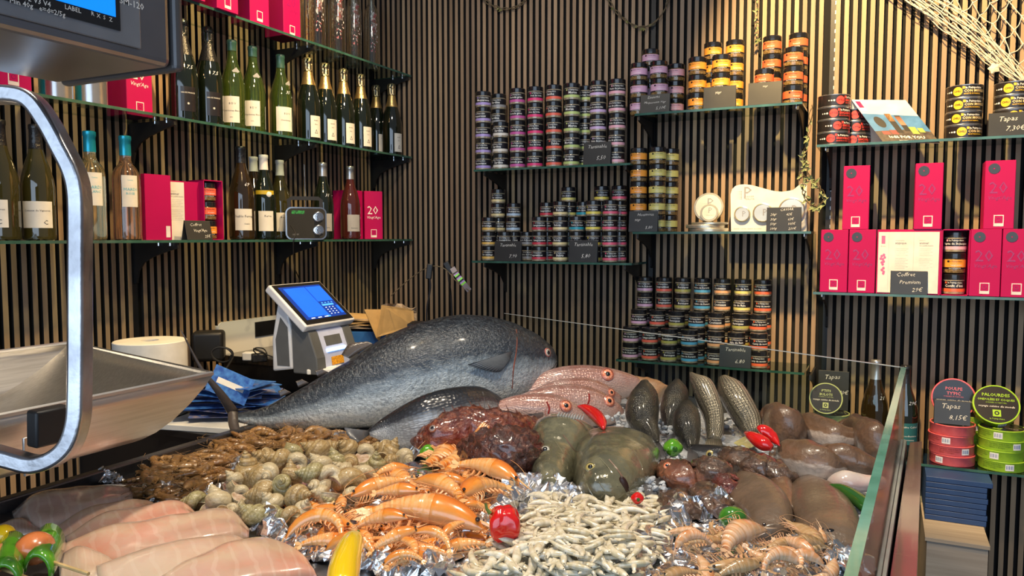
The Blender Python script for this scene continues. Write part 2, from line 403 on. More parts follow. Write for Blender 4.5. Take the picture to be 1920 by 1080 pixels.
def stack(px, y, zbase, n, kind, color, name, place, group, s=1.0, sz=None, lo=0, px0=None):
    """n jars on top of each other; px = photo column where the stack stands at depth plane y"""
    p = on(px, 450, 1, y)
    for i in range(lo, n):
        lv = LEV[i] if i < n - 1 else 'top'
        jx = p.x + random.uniform(-0.0012, 0.0012); rz = random.uniform(-0.35, 0.35) + math.atan2(jx, -(-y)) * -1 * 0.5
        jar(kind, color, name, ('%s %s %s jar, %s of %s' % (color, 'banded' if kind == 'T' else 'labelled', name, lv, place)).replace(' in the ', ' '),
            (jx, y + random.uniform(-0.001, 0.001), zbase + i * JH * (sz or s) * 0.985), rz, s, group, sz)
FR, BK = 2.777, 2.850
sa = 'the %s stack, upper jar shelf'
g = 'jars on the upper left jar shelf'
stack(907, FR, ZS['A'], 5, 'T', 'lilac', 'Maquereaux', sa % 'leftmost', g)
stack(935, BK, ZS['A'], 5, 'T', 'grey', 'Sardine', 'the back stack beside Maquereaux', g)
stack(939, FR, ZS['A'], 3, 'T', 'white', 'Sardine', sa % 'short front', g)
stack(970.5, FR, ZS['A'], 5, 'T', 'magenta', 'Dorade grise', sa % 'third front', g)
stack(1003, FR, ZS['A'], 5, 'T', 'crimson', 'Foie de lotte', sa % 'fourth front', g)
stack(1038, FR, ZS['A'], 5, 'T', 'coral', 'Seiche', sa % 'fifth front', g)
stack(1071, FR, ZS['A'], 5, 'T', 'lime', 'Morue', sa % 'sixth front', g)
stack(1097, BK, ZS['A'], 5, 'T', 'lime', 'Morue vert', 'the half hidden stack behind the Morue', g)
stack(1120, FR, ZS['A'], 5, 'T', 'mauve', 'Noix de p\u00e9toncles', sa % 'seventh front', g)
stack(1155, FR, ZS['A'], 5, 'T', 'pink', 'Noix de p\u00e9toncles', sa % 'rightmost', g)
g = 'jars on the eye level jar shelf'; S = 0.93; Z = ZS['B']
sb = '%s, second jar shelf'
stack(917, FR, Z, 3, 'T', 'amber', 'Bar sauvage', sb % 'leftmost front stack', g, S)
stack(934, BK, Z, 5, 'T', 'cream', 'Bar sauvage', sb % 'leftmost back stack', g, S)
stack(946, FR, Z, 2, 'T', 'ice', 'Homard bleu', sb % 'front stack by price sign', g, S)
stack(963, BK, Z, 4, 'T', 'ice', 'Homard bleu', sb % 'back stack second from left', g, S)
stack(989, BK, Z, 2, 'T', 'grey', 'Noix de St-Jacques', sb % 'low dark stack', g, S)
stack(1011, FR, Z, 3, 'T', 'red', 'Langoustines', sb % 'front stack', g, S)
stack(1025, BK, Z, 4, 'T', 'red', 'Langoustine', sb % 'stack behind the Langoustines', g, S)
stack(1050, FR, Z, 4, 'T', 'cream', 'Bulots', sb % 'tall front stack', g, S)
stack(1066, BK, Z, 5, 'T', 'pale', 'Lieu jaune', sb % 'stack behind the Bulots', g, S)
stack(1081, FR, Z, 3, 'T', 'teal', 'Crabe dormeur', sb % 'front stack', g, S)
stack(1094, BK, Z, 4, 'T', 'teal', 'Crabe dormeur', sb % 'back stack', g, S)
stack(1112, FR, Z, 4, 'T', 'yellow', 'Lieu jaune', sb % 'front stack', g, S)
stack(1127, BK, Z, 5, 'T', 'yellow', 'Lieu jaune', sb % 'back stack', g, S)
stack(1144, FR, Z, 4, 'T', 'rose', 'Rouget barbet', sb % 'front stack', g, S)
stack(1161, BK, Z, 5, 'T', 'rose', 'Rouget barbet', sb % 'back stack', g, S)
g = 'jars on the topmost back wall shelf'; S = 1.0; Z = ZS['C']
sc = '%s, topmost back shelf'
stack(1195, FR, Z, 3, 'E', 'orchid', 'Maquereaux', sc % 'leftmost front stack', g, S)
stack(1232, FR, Z, 3, 'E', 'orchid', 'Maquereaux', sc % 'second front stack', g, S)
stack(1216, BK, Z, 4, 'E', 'orchid', 'Maquereaux', sc % 'four high back stack', g, S)
stack(1263, BK, Z, 3, 'E', 'pink', 'Maquereaux', sc % 'back stack', g, S)
stack(1303, FR, Z, 3, 'E', 'orange', 'Langoustine', sc % 'left front stack', g, S)
stack(1347, FR, Z, 3, 'E', 'orange', 'Langoustine', sc % 'right front stack', g, S)
stack(1331, BK, Z, 4, 'E', 'orange', 'Langoustine', sc % 'left back stack', g, S)
stack(1371, BK, Z, 4, 'E', 'orange', 'Langoustine', sc % 'right back stack', g, S)
stack(1427, FR, Z, 2, 'E', 'tomato', 'Homard', sc % 'stack behind the blank sign', g, S)
stack(1440, BK, Z, 4, 'E', 'tomato', 'Homard', sc % 'left back stack', g, S)
stack(1480, FR, Z, 3, 'E', 'tomato', 'Homard', sc % 'rightmost front stack', g, S)
stack(1489, BK, Z, 4, 'E', 'tomato', 'Homard', sc % 'rightmost back stack', g, S)
g = 'hummus jars beside the caviar shelf tins'; Z = ZS['D']; S = 0.98
stack(1196, FR, Z, 5, 'E', 'orange', 'Houmous', 'the stack left on the caviar shelf', g, S)
stack(1231, FR, Z, 5, 'E', 'pale', 'Houmous', 'the front stack on the caviar shelf', g, S)
stack(1255, BK, Z, 5, 'E', 'pale', 'Houmous', 'the back stack on the caviar shelf', g, S)
g = 'jars on the low wide jar shelf'; Z = ZS['E']; S = 0.96
names = [('orchid', 'Noix de St-Jacques'), ('coral', 'Langoustines'), ('olive', 'Berniques'), ('sky', 'Hu\u00eetre de Kerarzic'), ('apricot', 'Couteaux'), ('pale', 'Aile de Raie'), ('tomato', 'Curry de moules')]
xb = [1210, 1246.5, 1281, 1318, 1356.5, 1394, 1433]
xm = [1200, 1235, 1271, 1309, 1346, 1392, 1425]
xf = [1184.5, 1220.5, 1257, 1295.5, 1346, 1384, 1427]
for i, (c, nm) in enumerate(names):
    stack(xb[i], 2.887, Z, 5, 'T', c, nm, 'the back row, low jar shelf', g, S)
    if i != 5: stack(xm[i], 2.8255, Z, 3, 'T', c, nm, 'the middle row, low jar shelf', g, S)
    else: stack(xm[i], 2.8255, Z, 3, 'T', 'olive', 'Berniques', 'the right middle stack, low jar shelf', g, S)
    stack(xf[i], 2.764, Z, 2, 'T', c, nm, 'the front row, low jar shelf', g, S)

# ------------------------------------------------------------------ price signs
slate = mat('slate_board', (0.035, 0.036, 0.036), 0.38, col2=(0.025, 0.026, 0.027), scale=8, bump=0.05, spec=0.6)
chalk = mat('chalk', (0.78, 0.78, 0.74), 0.8, col2=(0.5, 0.5, 0.48), scale=300)
def sign(label, loc, rz, w_, h, lines, tilt=0.11, name='price_sign', hand=True):
    """tent of two slate leaves; loc = middle of the front foot"""
    t = thing(name, label, 'sign', loc, (0, 0, rz), 'chalk price signs')
    R1 = Matrix.Rotation(-tilt, 4, 'X')
    f = MB().add(box(-w_ / 2, w_ / 2, 0, 0.0016, 0, h), 0, R1).build('front_leaf', slate, t, smooth=False, bevel=0.0008)
    top = R1 @ Vector((0, 0, h))
    d = h * math.sin(tilt)
    MB().add(hexa([(-w_ / 2, 2 * d, 0), (w_ / 2, 2 * d, 0), (w_ / 2, 2 * d + 0.0015, 0), (-w_ / 2, 2 * d + 0.0015, 0)],
                  [(-w_ / 2, d + 0.0018, top.z), (w_ / 2, d + 0.0018, top.z), (w_ / 2, d + 0.0033, top.z), (-w_ / 2, d + 0.0033, top.z)])).build('back_leaf', slate, t, smooth=False)
    mb = MB(); Rt = R1 @ Matrix.Translation((0, -0.0007, 0)) @ Matrix.Rotation(PI / 2, 4, 'X')
    for s_, x, z, sz in lines:
        v, ff = text(s_, sz * h, shear=0.25 if hand else 0, bold=-0.004)
        v = [(a + x * w_ / 2, b + z * h + 0.012 * h * math.sin(a / h * 9), 0) for a, b, c in v]
        mb.add((v, ff), 0, Rt)
    if lines: mb.build('chalk_writing', chalk, f, smooth=False)
    return t
def signpx(label, x0, x1, y0, y1, yp, ztop, lines, rz=0.0, **k):
    a = on(x0, 450, 1, yp); b = on(x1, 450, 1, yp); p = on((x0 + x1) / 2, y1, 1, yp); q = on((x0 + x1) / 2, y0, 1, yp)
    return sign(label, ((a.x + b.x) / 2, yp, ztop), rz, (b.x - a.x), q.z - ztop if q.z - ztop > 0.02 else 0.05, lines, **k)
T3 = [('Tartinable', 0, 0.80, 0.22), ]
signpx('black chalk sign reading Tartinable 5,50 under the mauve jars', 1092, 1143, 266, 303, 2.723, ZS['A'], T3 + [('5,50', 0.3, 0.28, 0.25)])
signpx('black chalk sign reading Tartinable 7,90 among ice blue banded jars', 926, 976, 452, 487, 2.723, ZS['B'], T3 + [('7,90', 0.4, 0.25, 0.25)])
signpx('black chalk sign reading Tartinable 5,80 before the teal banded jars', 1066, 1119, 450, 487, 2.723, ZS['B'], T3 + [('5,80', 0.2, 0.28, 0.25)])
signpx('chalk sign reading Emiett\u00e9 5,10 before the orchid jars', 1197, 1252, 176, 210, 2.722, ZS['C'], [('Emiett\u00e9', -0.1, 0.84, 0.22), ('Maquereaux 90gr', 0, 0.55, 0.17), ('5,10\u20ac', 0.4, 0.22, 0.23)])
signpx('faded chalk sign standing before the orange jars', 1314, 1374, 161, 199, 2.722, ZS['C'], [('90gr', -0.1, 0.70, 0.16)])
signpx('faded chalk sign standing before the coral red jars', 1397, 1459, 153, 191, 2.722, ZS['C'], [('90gr', 0.0, 0.8, 0.12)])
signpx('black chalk sign reading Houmous 90gr 5,80', 1178, 1232, 395, 432, 2.722, ZS['D'], [('Houmous', 0.15, 0.82, 0.2), ('90gr', -0.4, 0.56, 0.16), ('5,80', 0.4, 0.2, 0.2)])
signpx('black chalk sign listing caviar prices from 20gr to 100g', 1436, 1501, 388, 430, 2.722, ZS['D'],
       [('CAVIAR', 0.15, 0.90, 0.15), ('20gr', -0.6, 0.70, 0.14), ('30gr', -0.6, 0.50, 0.14), ('50gr', -0.6, 0.31, 0.14), ('100g', -0.6, 0.11, 0.14), ('42\u20ac', 0.3, 0.70, 0.14), ('63\u20ac', 0.4, 0.50, 0.14), ('105\u20ac', 0.45, 0.31, 0.14), ('210\u20ac', 0.5, 0.11, 0.14)])
signpx('black chalk sign reading Tartinable 6,80 before the low jar wall', 1352, 1412, 648, 687, 2.722, ZS['E'], T3 + [('6,80', 0.3, 0.28, 0.25)])
signpx('chalk sign reading Tapas 7,30 before the mussel tins', 1845, 1925, 210, 254, 2.721, ZS['F'], [('Tapas', -0.1, 0.72, 0.3), ('7,30\u20ac', 0.25, 0.3, 0.3)])
signpx('chalk sign reading Coffret Premium 29 before the open brochure', 1672, 1742, 508, 552, 2.722, ZS['G'], [('Coffret', -0.2, 0.84, 0.24), ('Premium', 0.05, 0.52, 0.22), ('29\u20ac', 0.45, 0.2, 0.24)])
# ------------------------------------------------------------------ bottles
def gl(name, col, rough=0.04, trans=0.0, col2=None): return mat(name, col, rough, coat=1.0, trans=trans, ior=1.5, col2=col2, scale=4, spec=0.6)
G_dark = gl('glass_black_green', (0.006, 0.010, 0.005)); G_brown = gl('glass_brown', (0.035, 0.020, 0.006), col2=(0.012, 0.008, 0.003))
G_green = gl('glass_leaf_green', (0.17, 0.28, 0.05), 0.02, 0.85, (0.11, 0.20, 0.03)); G_clear = gl('glass_straw', (0.93, 0.86, 0.55), 0.02, 0.95, (0.9, 0.8, 0.45))
G_rose = gl('glass_rose', (0.95, 0.66, 0.48), 0.02, 0.95, (0.9, 0.6, 0.4)); G_olive = gl('glass_olive', (0.05, 0.042, 0.010), 0.04, 0.0, (0.02, 0.02, 0.005)); G_ruby = gl('glass_ruby', (0.06, 0.012, 0.010))
gold = mat('gold_foil', (0.80, 0.55, 0.22), 0.28, 0.9, bump=0.4, bscale=200); goldc = mat('gold_crumpled', (0.85, 0.66, 0.36), 0.3, 0.9, bump=1, bscale=140)
teal_foil = mat('teal_foil', (0.02, 0.36, 0.52), 0.25, 0.5); dkgreen_foil = mat('green_wax', (0.03, 0.09, 0.07), 0.35, coat=0.4); silver_foil = mat('silver_foil', (0.55, 0.55, 0.55), 0.28, 0.8)
white_foil = mat('white_foil', (0.70, 0.69, 0.66), 0.45); bk_foil = mat('black_foil', (0.012, 0.012, 0.014), 0.3, bump=0.5, bscale=150, coat=0.3)
lab_white = mat('wine_label', (0.74, 0.71, 0.64), 0.6); lab_grey = mat('grey_label', (0.36, 0.36, 0.38), 0.55); lab_teal = mat('teal_label', (0.02, 0.13, 0.14), 0.5); cy_ink = mat('cyan_ink', (0.1, 0.5, 0.6), 0.5)
chalk_blue = mat('price_ink', (0.75, 0.78, 0.85), 0.6)
SHAPES = dict(
    burg=[(0.0, 0.008), (0.030, 0.0), (0.039, 0.003), (0.0405, 0.012), (0.0405, 0.135), (0.038, 0.158), (0.030, 0.190), (0.021, 0.216), (0.0160, 0.238), (0.0145, 0.262), (0.0143, 0.284), (0.0155, 0.286), (0.0155, 0.296), (0.014, 0.298), (0.0, 0.298)],
    champ=[(0.0, 0.008), (0.032, 0.0), (0.042, 0.003), (0.0440, 0.012), (0.0440, 0.130), (0.042, 0.155), (0.035, 0.188), (0.026, 0.218), (0.0190, 0.245), (0.0155, 0.275), (0.0150, 0.296), (0.0175, 0.299), (0.0170, 0.312), (0.012, 0.318), (0.0, 0.319)],
    bord=[(0.0, 0.008), (0.028, 0.0), (0.036, 0.003), (0.0375, 0.012), (0.0375, 0.175), (0.0355, 0.193), (0.028, 0.208), (0.019, 0.219), (0.0155, 0.230), (0.0150, 0.285), (0.0165, 0.287), (0.0165, 0.298), (0.014, 0.300), (0.0, 0.300)])
BP = {}
def bottle(key, shape, glass, caps, capz, label, loc, rz, lab=None, lz=(0.04, 0.11), la=(-0.9, 0.9), lines=(), price=None, capname='capsule', crumple=False, neck=None, s=1.0):
    if key in BP: return dup(BP[key], loc, (0, 0, rz), label, scale=s)
    pr = SHAPES[shape]; t = thing('champagne_bottle' if shape == 'champ' else 'wine_bottle', label, 'bottle', loc, (0, 0, rz), 'bottles on the left wall'); t.scale = (s,) * 3
    R = pr[4][0]
    MB().add(lathe(pr, 32)).build('bottle_glass', glass, t)
    cp = [(r + 0.0006, z) for r, z in pr if z > capz]; 
    for i in range(len(pr) - 1):
        if pr[i][1] <= capz < pr[i + 1][1]:
            q = (capz - pr[i][1]) / (pr[i + 1][1] - pr[i][1]); cp = [(pr[i][0] + (pr[i + 1][0] - pr[i][0]) * q + 0.0006, capz)] + cp
    cp[-1] = (0, cp[-1][1] + 0.0006)
    if len(caps) > 1:
        z2 = 0.268; lo = [c for c in cp if c[1] < z2] + [(0.0163, z2)]; hi = [(0.0165, z2)] + [c for c in cp if c[1] > z2]
        MB().add(lathe(lo, 24, cap=False)).build('neck_foil', caps[0], t)
        v, f = lathe(hi, 24, cap=False); v = [(x * (1 + 0.10 * math.sin(7 * math.atan2(y, x) + z * 300)), y * (1 + 0.10 * math.sin(7 * math.atan2(y, x) + z * 300)), z) for x, y, z in v]
        MB().add((v, f)).build('crumpled_foil', caps[1], t)
    else: MB().add(lathe(cp, 24, cap=False)).build(capname, caps[0], t)
    if lab:
        lb = MB().add(band(R + 0.0007, lz[0], lz[1], -PI / 2 + la[0], -PI / 2 + la[1], 16)).build('label', lab, t)
        mb = MB()
        for s_, x, z, sz, mi in lines: mb.add(wrap(text(s_, sz), R + 0.0007, lz[0] + (lz[1] - lz[0]) * z, -PI / 2 + x), mi)
        if lines: mb.build('lettering', [ink, cy_ink, white_ink], lb, smooth=False)
    if price:
        v, f = wrap(text(price[0], 0.016, shear=0.3), price[2] if len(price) > 2 else R * 0.93, price[1], -PI / 2 + 0.35, 0.0016)
        MB().add((v, f)).build('price_writing', chalk_blue, t, smooth=False)
    if neck:
        M_ = Matrix.Translation((0, 0, neck)) @ Matrix.Rotation(0.6, 4, 'Z') @ Matrix.Translation((0, -0.031, 0)) @ Matrix.Rotation(0.45, 4, 'X') @ Matrix.Rotation(PI / 4, 4, 'Y')
        MB().add(box(-0.009, 0.009, -0.0004, 0.0004, -0.009, 0.009), 0, M_).build('diamond_label', lab_white, t, smooth=False)
    BP[key] = t; return t
def LP(px, xp, z): p = on(px, 450, 0, xp); return (xp, p.y, z)
XF = -1.985
RZ = 0.55          # left wall bottles show their labels towards the room's middle
za = ZS['Lm']
for i, px in enumerate((352, 399)):
    bottle('sparkblue', 'champ', G_dark, [bk_foil, bk_foil], 0.205, ['black sparkling wine bottle with black foil, first from the scale display', 'black sparkling wine bottle with black foil, beside the first green bottle'][i],
           LP(px, XF, za), RZ + 0.4, label_black, (0.03, 0.105), (-0.3, 0.75), [('VIN DE FRANCE', 0.2, 0.75, 0.006, 2), ('\u2217', 0.2, 0.3, 0.02, 2)], ('7,5', 0.165))
for i, (px, w_) in enumerate(((443, 'left'), (481, 'middle'))):
    bottle('greenwhite', 'burg', G_green, [dkgreen_foil], 0.262, 'leaf green wine bottle with white label, %s of the three green ones' % w_, LP(px, XF, za), RZ,
           lab_white, (0.022, 0.108), (-0.75, 0.75), [('B D V', 0.2, 0.72, 0.009, 0), ('Chardonnay Blanc', 0.1, 0.45, 0.0075, 0), ('2022', 0.1, 0.2, 0.005, 0)], None, neck=0.192)
bottle('greenb', 'burg', G_green, [dkgreen_foil], 0.250, 'leaf green wine bottle with white label, right of the three green ones', LP(532, XF, za), RZ + 0.5,
       lab_white, (0.022, 0.108), (-0.75, 0.75), [('B D V', 0.2, 0.72, 0.009, 0), ('Chardonnay', 0.1, 0.45, 0.0075, 0)], ('35', 0.16), neck=0.192)
for i, (px, xx, w_) in enumerate(((583, -1.985, 'leftmost of the gold necked row'), (614, -1.985, 'second in the gold necked row'), (648, -1.985, 'third in the gold necked row'), (680, -1.985, 'fourth in the gold necked row'), (708, -2.066, 'half hidden behind the fourth one'), (737, -1.985, 'standing alone at the corner end'))):
    bottle('champ', 'champ', G_dark, [gold, goldc], 0.215, 'gold necked sparkling wine bottle with white label, ' + w_, LP(px, xx, za), RZ + 0.55,
           lab_white, (0.018, 0.098), (-0.25, 0.75), [('BLANC', 0.25, 0.78, 0.006, 0), ('Brut', 0.25, 0.6, 0.006, 0), ('\u0394', 0.25, 0.25, 0.02, 0)], None)
zl = ZS['Ll']
for i, px in enumerate((6, 74)):
    bottle('coteaux', 'burg', G_olive, [bk_foil], 0.235, ['dark bottle with wide white label, leftmost on the eye level shelf', 'olive bottle with white label beside the steel scale arm'][i], LP(px, XF, zl), RZ - 0.1 + 0.5 * i,
           lab_white, (0.032, 0.100), (-0.9, 0.9), [('Coteaux du Vigneron', 0.0, 0.65, 0.007, 0), ('C', 0.45, 0.2, 0.016, 0)])
bottle('straw', 'bord', G_clear, [teal_foil], 0.243, 'clear white wine bottle with teal cap just right of the scale arm', LP(174, XF, zl), RZ + 0.4,
       lab_white, (0.095, 0.185), (-0.35, 0.80), [('MARDI', 0.25, 0.55, 0.012, 1), ('BLANC', 0.25, 0.42, 0.010, 1), ('Cuv\u00e9e', 0.25, 0.85, 0.006, 1)])
bottle('rose', 'bord', G_rose, [teal_foil], 0.243, 'clear rose wine bottle with teal cap next to the pink box', LP(240, XF, zl), RZ + 0.4,
       lab_white, (0.095, 0.185), (-0.35, 0.80), [('MARDI', 0.25, 0.55, 0.012, 1), ('ROSE', 0.25, 0.42, 0.010, 1), ('Cuv\u00e9e', 0.25, 0.85, 0.006, 1)])
bottle('chablis', 'burg', G_brown, [bk_foil], 0.245, 'dark brown wine bottle with black capsule and cream label', LP(455, XF, zl), RZ + 0.3,
       lab_white, (0.030, 0.098), (-0.6, 0.75), [('Chablis Ferrage', 0.1, 0.65, 0.011, 0), ('Chablis', 0.3, 0.3, 0.006, 0)], ('69', 0.175), s=1.06)
bottle('whitecap', 'burg', G_brown, [white_foil], 0.245, 'white capped wine bottle standing behind the brown one', LP(478, -2.064, zl), RZ)
bottle('whitecap2', 'burg', G_dark, [white_foil], 0.245, 'white capped dark bottle with mustard neck band and white label', LP(497, XF, zl), RZ + 0.3, lab_white, (0.03, 0.10), (-0.6, 0.7), [('Kerve', 0.2, 0.75, 0.010, 0)], ('49', 0.16))
bottle('whitecap3', 'burg', G_olive, [white_foil], 0.240, 'white capped amber bottle just behind the radio', LP(527, -2.066, zl), RZ + 0.3, lab_white, (0.03, 0.10), (-0.6, 0.7), [('Kerve', 0.2, 0.75, 0.010, 0)])
bottle('silvercap', 'burg', G_dark, [silver_foil], 0.245, 'silver capped dark bottle with grey and cream label right of radio', LP(607, XF, zl), RZ + 0.2, lab_grey, (0.032, 0.10), (-0.5, 0.85), [('Sancerre', 0.2, 0.2, 0.008, 0)], ('31', 0.17))
bottle('ruby', 'burg', G_ruby, [silver_foil], 0.245, 'silver capped ruby bottle with grey label beside closed pink box', LP(658, XF, zl), RZ + 0.3, lab_grey, (0.032, 0.10), (-0.5, 0.85), [('Sancerre', 0.2, 0.2, 0.008, 0)])
must = mat('mustard_label', (0.50, 0.36, 0.02), 0.5)
bb = BP['whitecap2']; MB().add(band(0.0385, 0.158, 0.172, -PI / 2 - 0.9, -PI / 2 + 0.9)).build('neck_band', must, bb); MB().add(ball((0.012, -0.0362, 0.158), (0.010, 0.003, 0.010))).build('round_seal', lab_white, bb)
bottle('rightsilver', 'burg', G_brown, [silver_foil], 0.236, 'silver capped brown bottle behind the display glass', (*on(1650, 450, 1, 2.82).xy, ZS['H']), 0.2, None, price=('21', 0.18), s=1.03)
bottle('rightblack', 'burg', G_dark, [bk_foil], 0.240, 'black wine bottle with dark teal label right of display glass', (*on(1707, 450, 1, 2.80).xy, ZS['H']), 0.25, lab_teal, (0.045, 0.115), (-1.0, 1.0),
       [('Domaine Cohen', 0.0, 0.82, 0.010, 2), ('M\u00e2con-Bussi\u00e8res', 0.1, 0.4, 0.008, 2), ('Chardonnay', 0.1, 0.22, 0.007, 2)], ('29\u20ac', 0.18), s=1.0)
# ================================================================== gift boxes
pinkM = mat('pink_card', (0.44, 0.004, 0.095), 0.5, spec=.25, col2=(0.39, 0.004, 0.085), scale=6)
pinkD = mat('plum_emboss', (0.30, 0.01, 0.12), 0.25)
sticker = mat('sticker_white', (0.78, 0.70, 0.70), 0.5)
magnet = mat('magnet_disc', (0.03, 0.03, 0.035), 0.35, coat=0.2)
whitefoil = mat('white_print', (0.85, 0.80, 0.82), 0.5)
def gift_front(b, W, D, H, disc=True, twenty=pinkD):
    """decor on the -y face of a box with base centre at origin"""
    R = Matrix.Translation((0, -D / 2 - 0.0004, 0)) @ Matrix.Rotation(PI / 2, 4, 'X')
    s = MB().add(box(-0.013, 0.013, -D / 2 - 0.0006, -D / 2 + 0.001, 0.008, 0.042)).build('emblem_label', sticker, b, smooth=False)
    mb = MB().add(box(-0.0105, 0.0105, -D / 2 - 0.0010, -D / 2, 0.0175, 0.0395), 0)
    s2 = mb.build('emblem', pinkM, s, smooth=False)
    ring = [(0.0045, -0.0002), (0.0058, -0.0002), (0.0058, 0.0003), (0.0045, 0.0003), (0.0045, -0.0002)]
    mb = MB().add(lathe(ring, 18, cap=False), 0, Matrix.Translation((0, -D / 2 - 0.0012, 0.0285)) @ Matrix.Rotation(PI / 2, 4, 'X'))
    mb.build('emblem_ring', pinkD, s, smooth=False)
    mb = MB().add(text('20', 0.050, shear=0.0), 0, Matrix.Translation((-0.004, 0, 0.122)) @ R)
    mb.add(text("Vingt'Age", 0.016, shear=0.2), 0, Matrix.Translation((0, 0, 0.093)) @ R)
    mb.build('lettering', twenty, b, smooth=False)
    if disc:
        d = MB().add(lathe([(0.0155, 0), (0.0155, 0.0012), (0.0, 0.0012)], 24), 0, Matrix.Translation((-W / 2 + 0.023, -D / 2 + 0.0003, H - 0.024)) @ Matrix.Rotation(PI / 2, 4, 'X')).build('magnet', magnet, b)
        MB().add(lathe([(0.002, 0), (0.002, 0.0016), (0.0, 0.0016)], 10), 0, Matrix.Translation((-W / 2 + 0.023, -D / 2 + 0.0003, H - 0.024)) @ Matrix.Rotation(PI / 2, 4, 'X')).build('magnet_dot', pinkM, d)
def gift_box(label, loc, rz, W=0.088, D=0.088, H=0.205, disc=True, twenty=pinkD, group='pink gift boxes'):
    t = thing('gift_box', label, 'gift box', loc, (0, 0, rz), group)
    MB().add(box(-W / 2, W / 2, -D / 2, D / 2, 0, H)).build('box_body', pinkM, t, smooth=False, bevel=0.0012, seg=1)
    gift_front(t, W, D, H, disc, twenty); return t
def xr(px, y): return on(px, 450, 1, y).x
yb = 2.775; zg = ZS['G']
def gb(label, x0, x1, z=zg, H=0.205, y=yb, **k):
    a, b = xr(x0, y - 0.044), xr(x1, y - 0.044); return gift_box(label, ((a + b) / 2, y, z), 0, b - a - 0.001, 0.088, H, **k)
gb('pink gift box standing at the far left of the bottom row', 1539, 1591)
gb('pink gift box second in the bottom row, beside the brochure', 1592, 1643)
gb('pink gift box in the bottom row, just right of the jar tray', 1820, 1879)
gb('pink gift box at the right end of the bottom row, cut by frame', 1880, 1940)
gb('pink gift box on top of the two left boxes', 1578, 1628, zg + 0.2052)
gb('pink gift box on top of the open brochure set', 1712, 1765, zg + 0.2052)
gb('pink gift box on top of the right pair, sunlit across its front', 1842, 1900, zg + 0.2052)
pinkt = mat('pink_print', (0.75, 0.15, 0.35), 0.6); greyt = mat('grey_print', (0.30, 0.30, 0.33), 0.6)
def leaflet_print(parent, panels, y, z0, s=1.0):
    mb = MB(); R = Matrix.Rotation(PI / 2, 4, 'X')
    for x, kind in panels:
        T = Matrix.Translation((x, y, z0)) @ R
        if kind == 0:
            mb.add(box(-0.006, 0.006, 0.140, 0.165, 0, 0.0003), 1, T); mb.add(text('20 ans', 0.006), 0, T @ Matrix.Translation((0, 0.132, 0)))
            for i, (a, b) in enumerate([(-.004, .1), (.003, .104), (.006, .096), (-.007, .092), (0, .09), (.003, .083), (-.003, .08), (0, .074), (.003, .062), (-.002, .056), (.003, .045), (.004, .05)]): mb.add(lathe([(0.0, 0), (0.0046, 0.0001), (0.0, 0.0003)], 7), 1, T @ Matrix.Translation((a, b, 0)))
        else:
            mb.add(text('une gourmandise' if kind == 1 else 'Invitation \u00e0', 0.0042, 'LEFT'), 0, T @ Matrix.Translation((-0.019, 0.150, 0)))
            mb.add(text('atypique' if kind == 1 else 'animer', 0.0105, 'LEFT', bold=0.02), 0, T @ Matrix.Translation((-0.019, 0.142, 0)))
            if kind == 2: mb.add(text('les petits toasts', 0.0070, 'LEFT'), 0, T @ Matrix.Translation((-0.019, 0.134, 0)))
            lines = ['La Paimpolaise vous propose une gamme', 'de rillettes et tartinables de la mer', 'pour vos moments de partage en famille', 'ou entre amis autour du buffet.'] * 3
            for i, l in enumerate(lines): mb.add(text(l, 0.0026, 'LEFT'), 1 if kind == 1 and 5 <= i <= 8 else 0, T @ Matrix.Translation((-0.019, 0.124 - i * 0.0052 - (0.005 if i > 4 else 0), 0)))
    mb.build('print', [greyt, pinkt], parent, smooth=False)
def open_set(label, loc, rz, s=1.0):
    """open box: lined cover folded flat on the left, tray with jars on the right; local front -y; width 0.29"""
    t = thing('open_gift_box', label, 'gift box', loc, (0, 0, rz)); H = 0.205
    c = MB().add(box(0, 0.205, 0.0, 0.003, 0, H)).build('cover', pinkM, t, smooth=False)
    b = MB().add(box(0.004, 0.198, -0.0022, -0.0006, 0.004, H - 0.008)).build('brochure', paper, t, smooth=False)
    for x in (0.038, 0.118): MB().add(box(x - 0.0004, x + 0.0004, -0.0030, -0.0021, 0.004, H - 0.008)).build('fold', mat('fold_line', (0.55, 0.54, 0.55), 0.7), b, smooth=False)
    leaflet_print(b, [(0.020, 0), (0.078, 1), (0.155, 2)], -0.0026, 0.02)
    mb = MB(); x0, x1, D = 0.206, 0.292, 0.085
    for a in (box(x0, x1, D - 0.003, D, 0, H), box(x0, x0 + 0.003, 0, D, 0, H), box(x1 - 0.003, x1, 0, D, 0, H), box(x0, x1, 0, D, 0, 0.002), box(x0, x1, 0, D, H - 0.003, H)): mb.add(a)
    mb.build('tray', pinkM, t, smooth=False); return t
xo = xr(1645, 2.735); oz = open_set('open pink gift set with white brochure and three jars in its tray', (xo, 2.735, zg), 0); oz.scale = ((xr(1820, 2.735) - xo) / 0.293, 1, 1)
jx = xo + 0.249 * oz.scale[0]
for i, (c, nm, kd) in enumerate((('tomato', "Confit d'\u00e9t\u00e9", 'T'), ('orange', 'Langoustine', 'E'), ('pink', 'P\u00e9pite de St-Jacques', 'T'))):
    jar(kd, c, nm, '%s labelled jar, %s of three in the open pink box tray' % (c, ['lowest', 'middle', 'topmost'][i]), (jx, 2.775, zg + 0.0025 + i * 0.0655), 0.0, 1.02, 'jars in the right open gift box', 1.02)
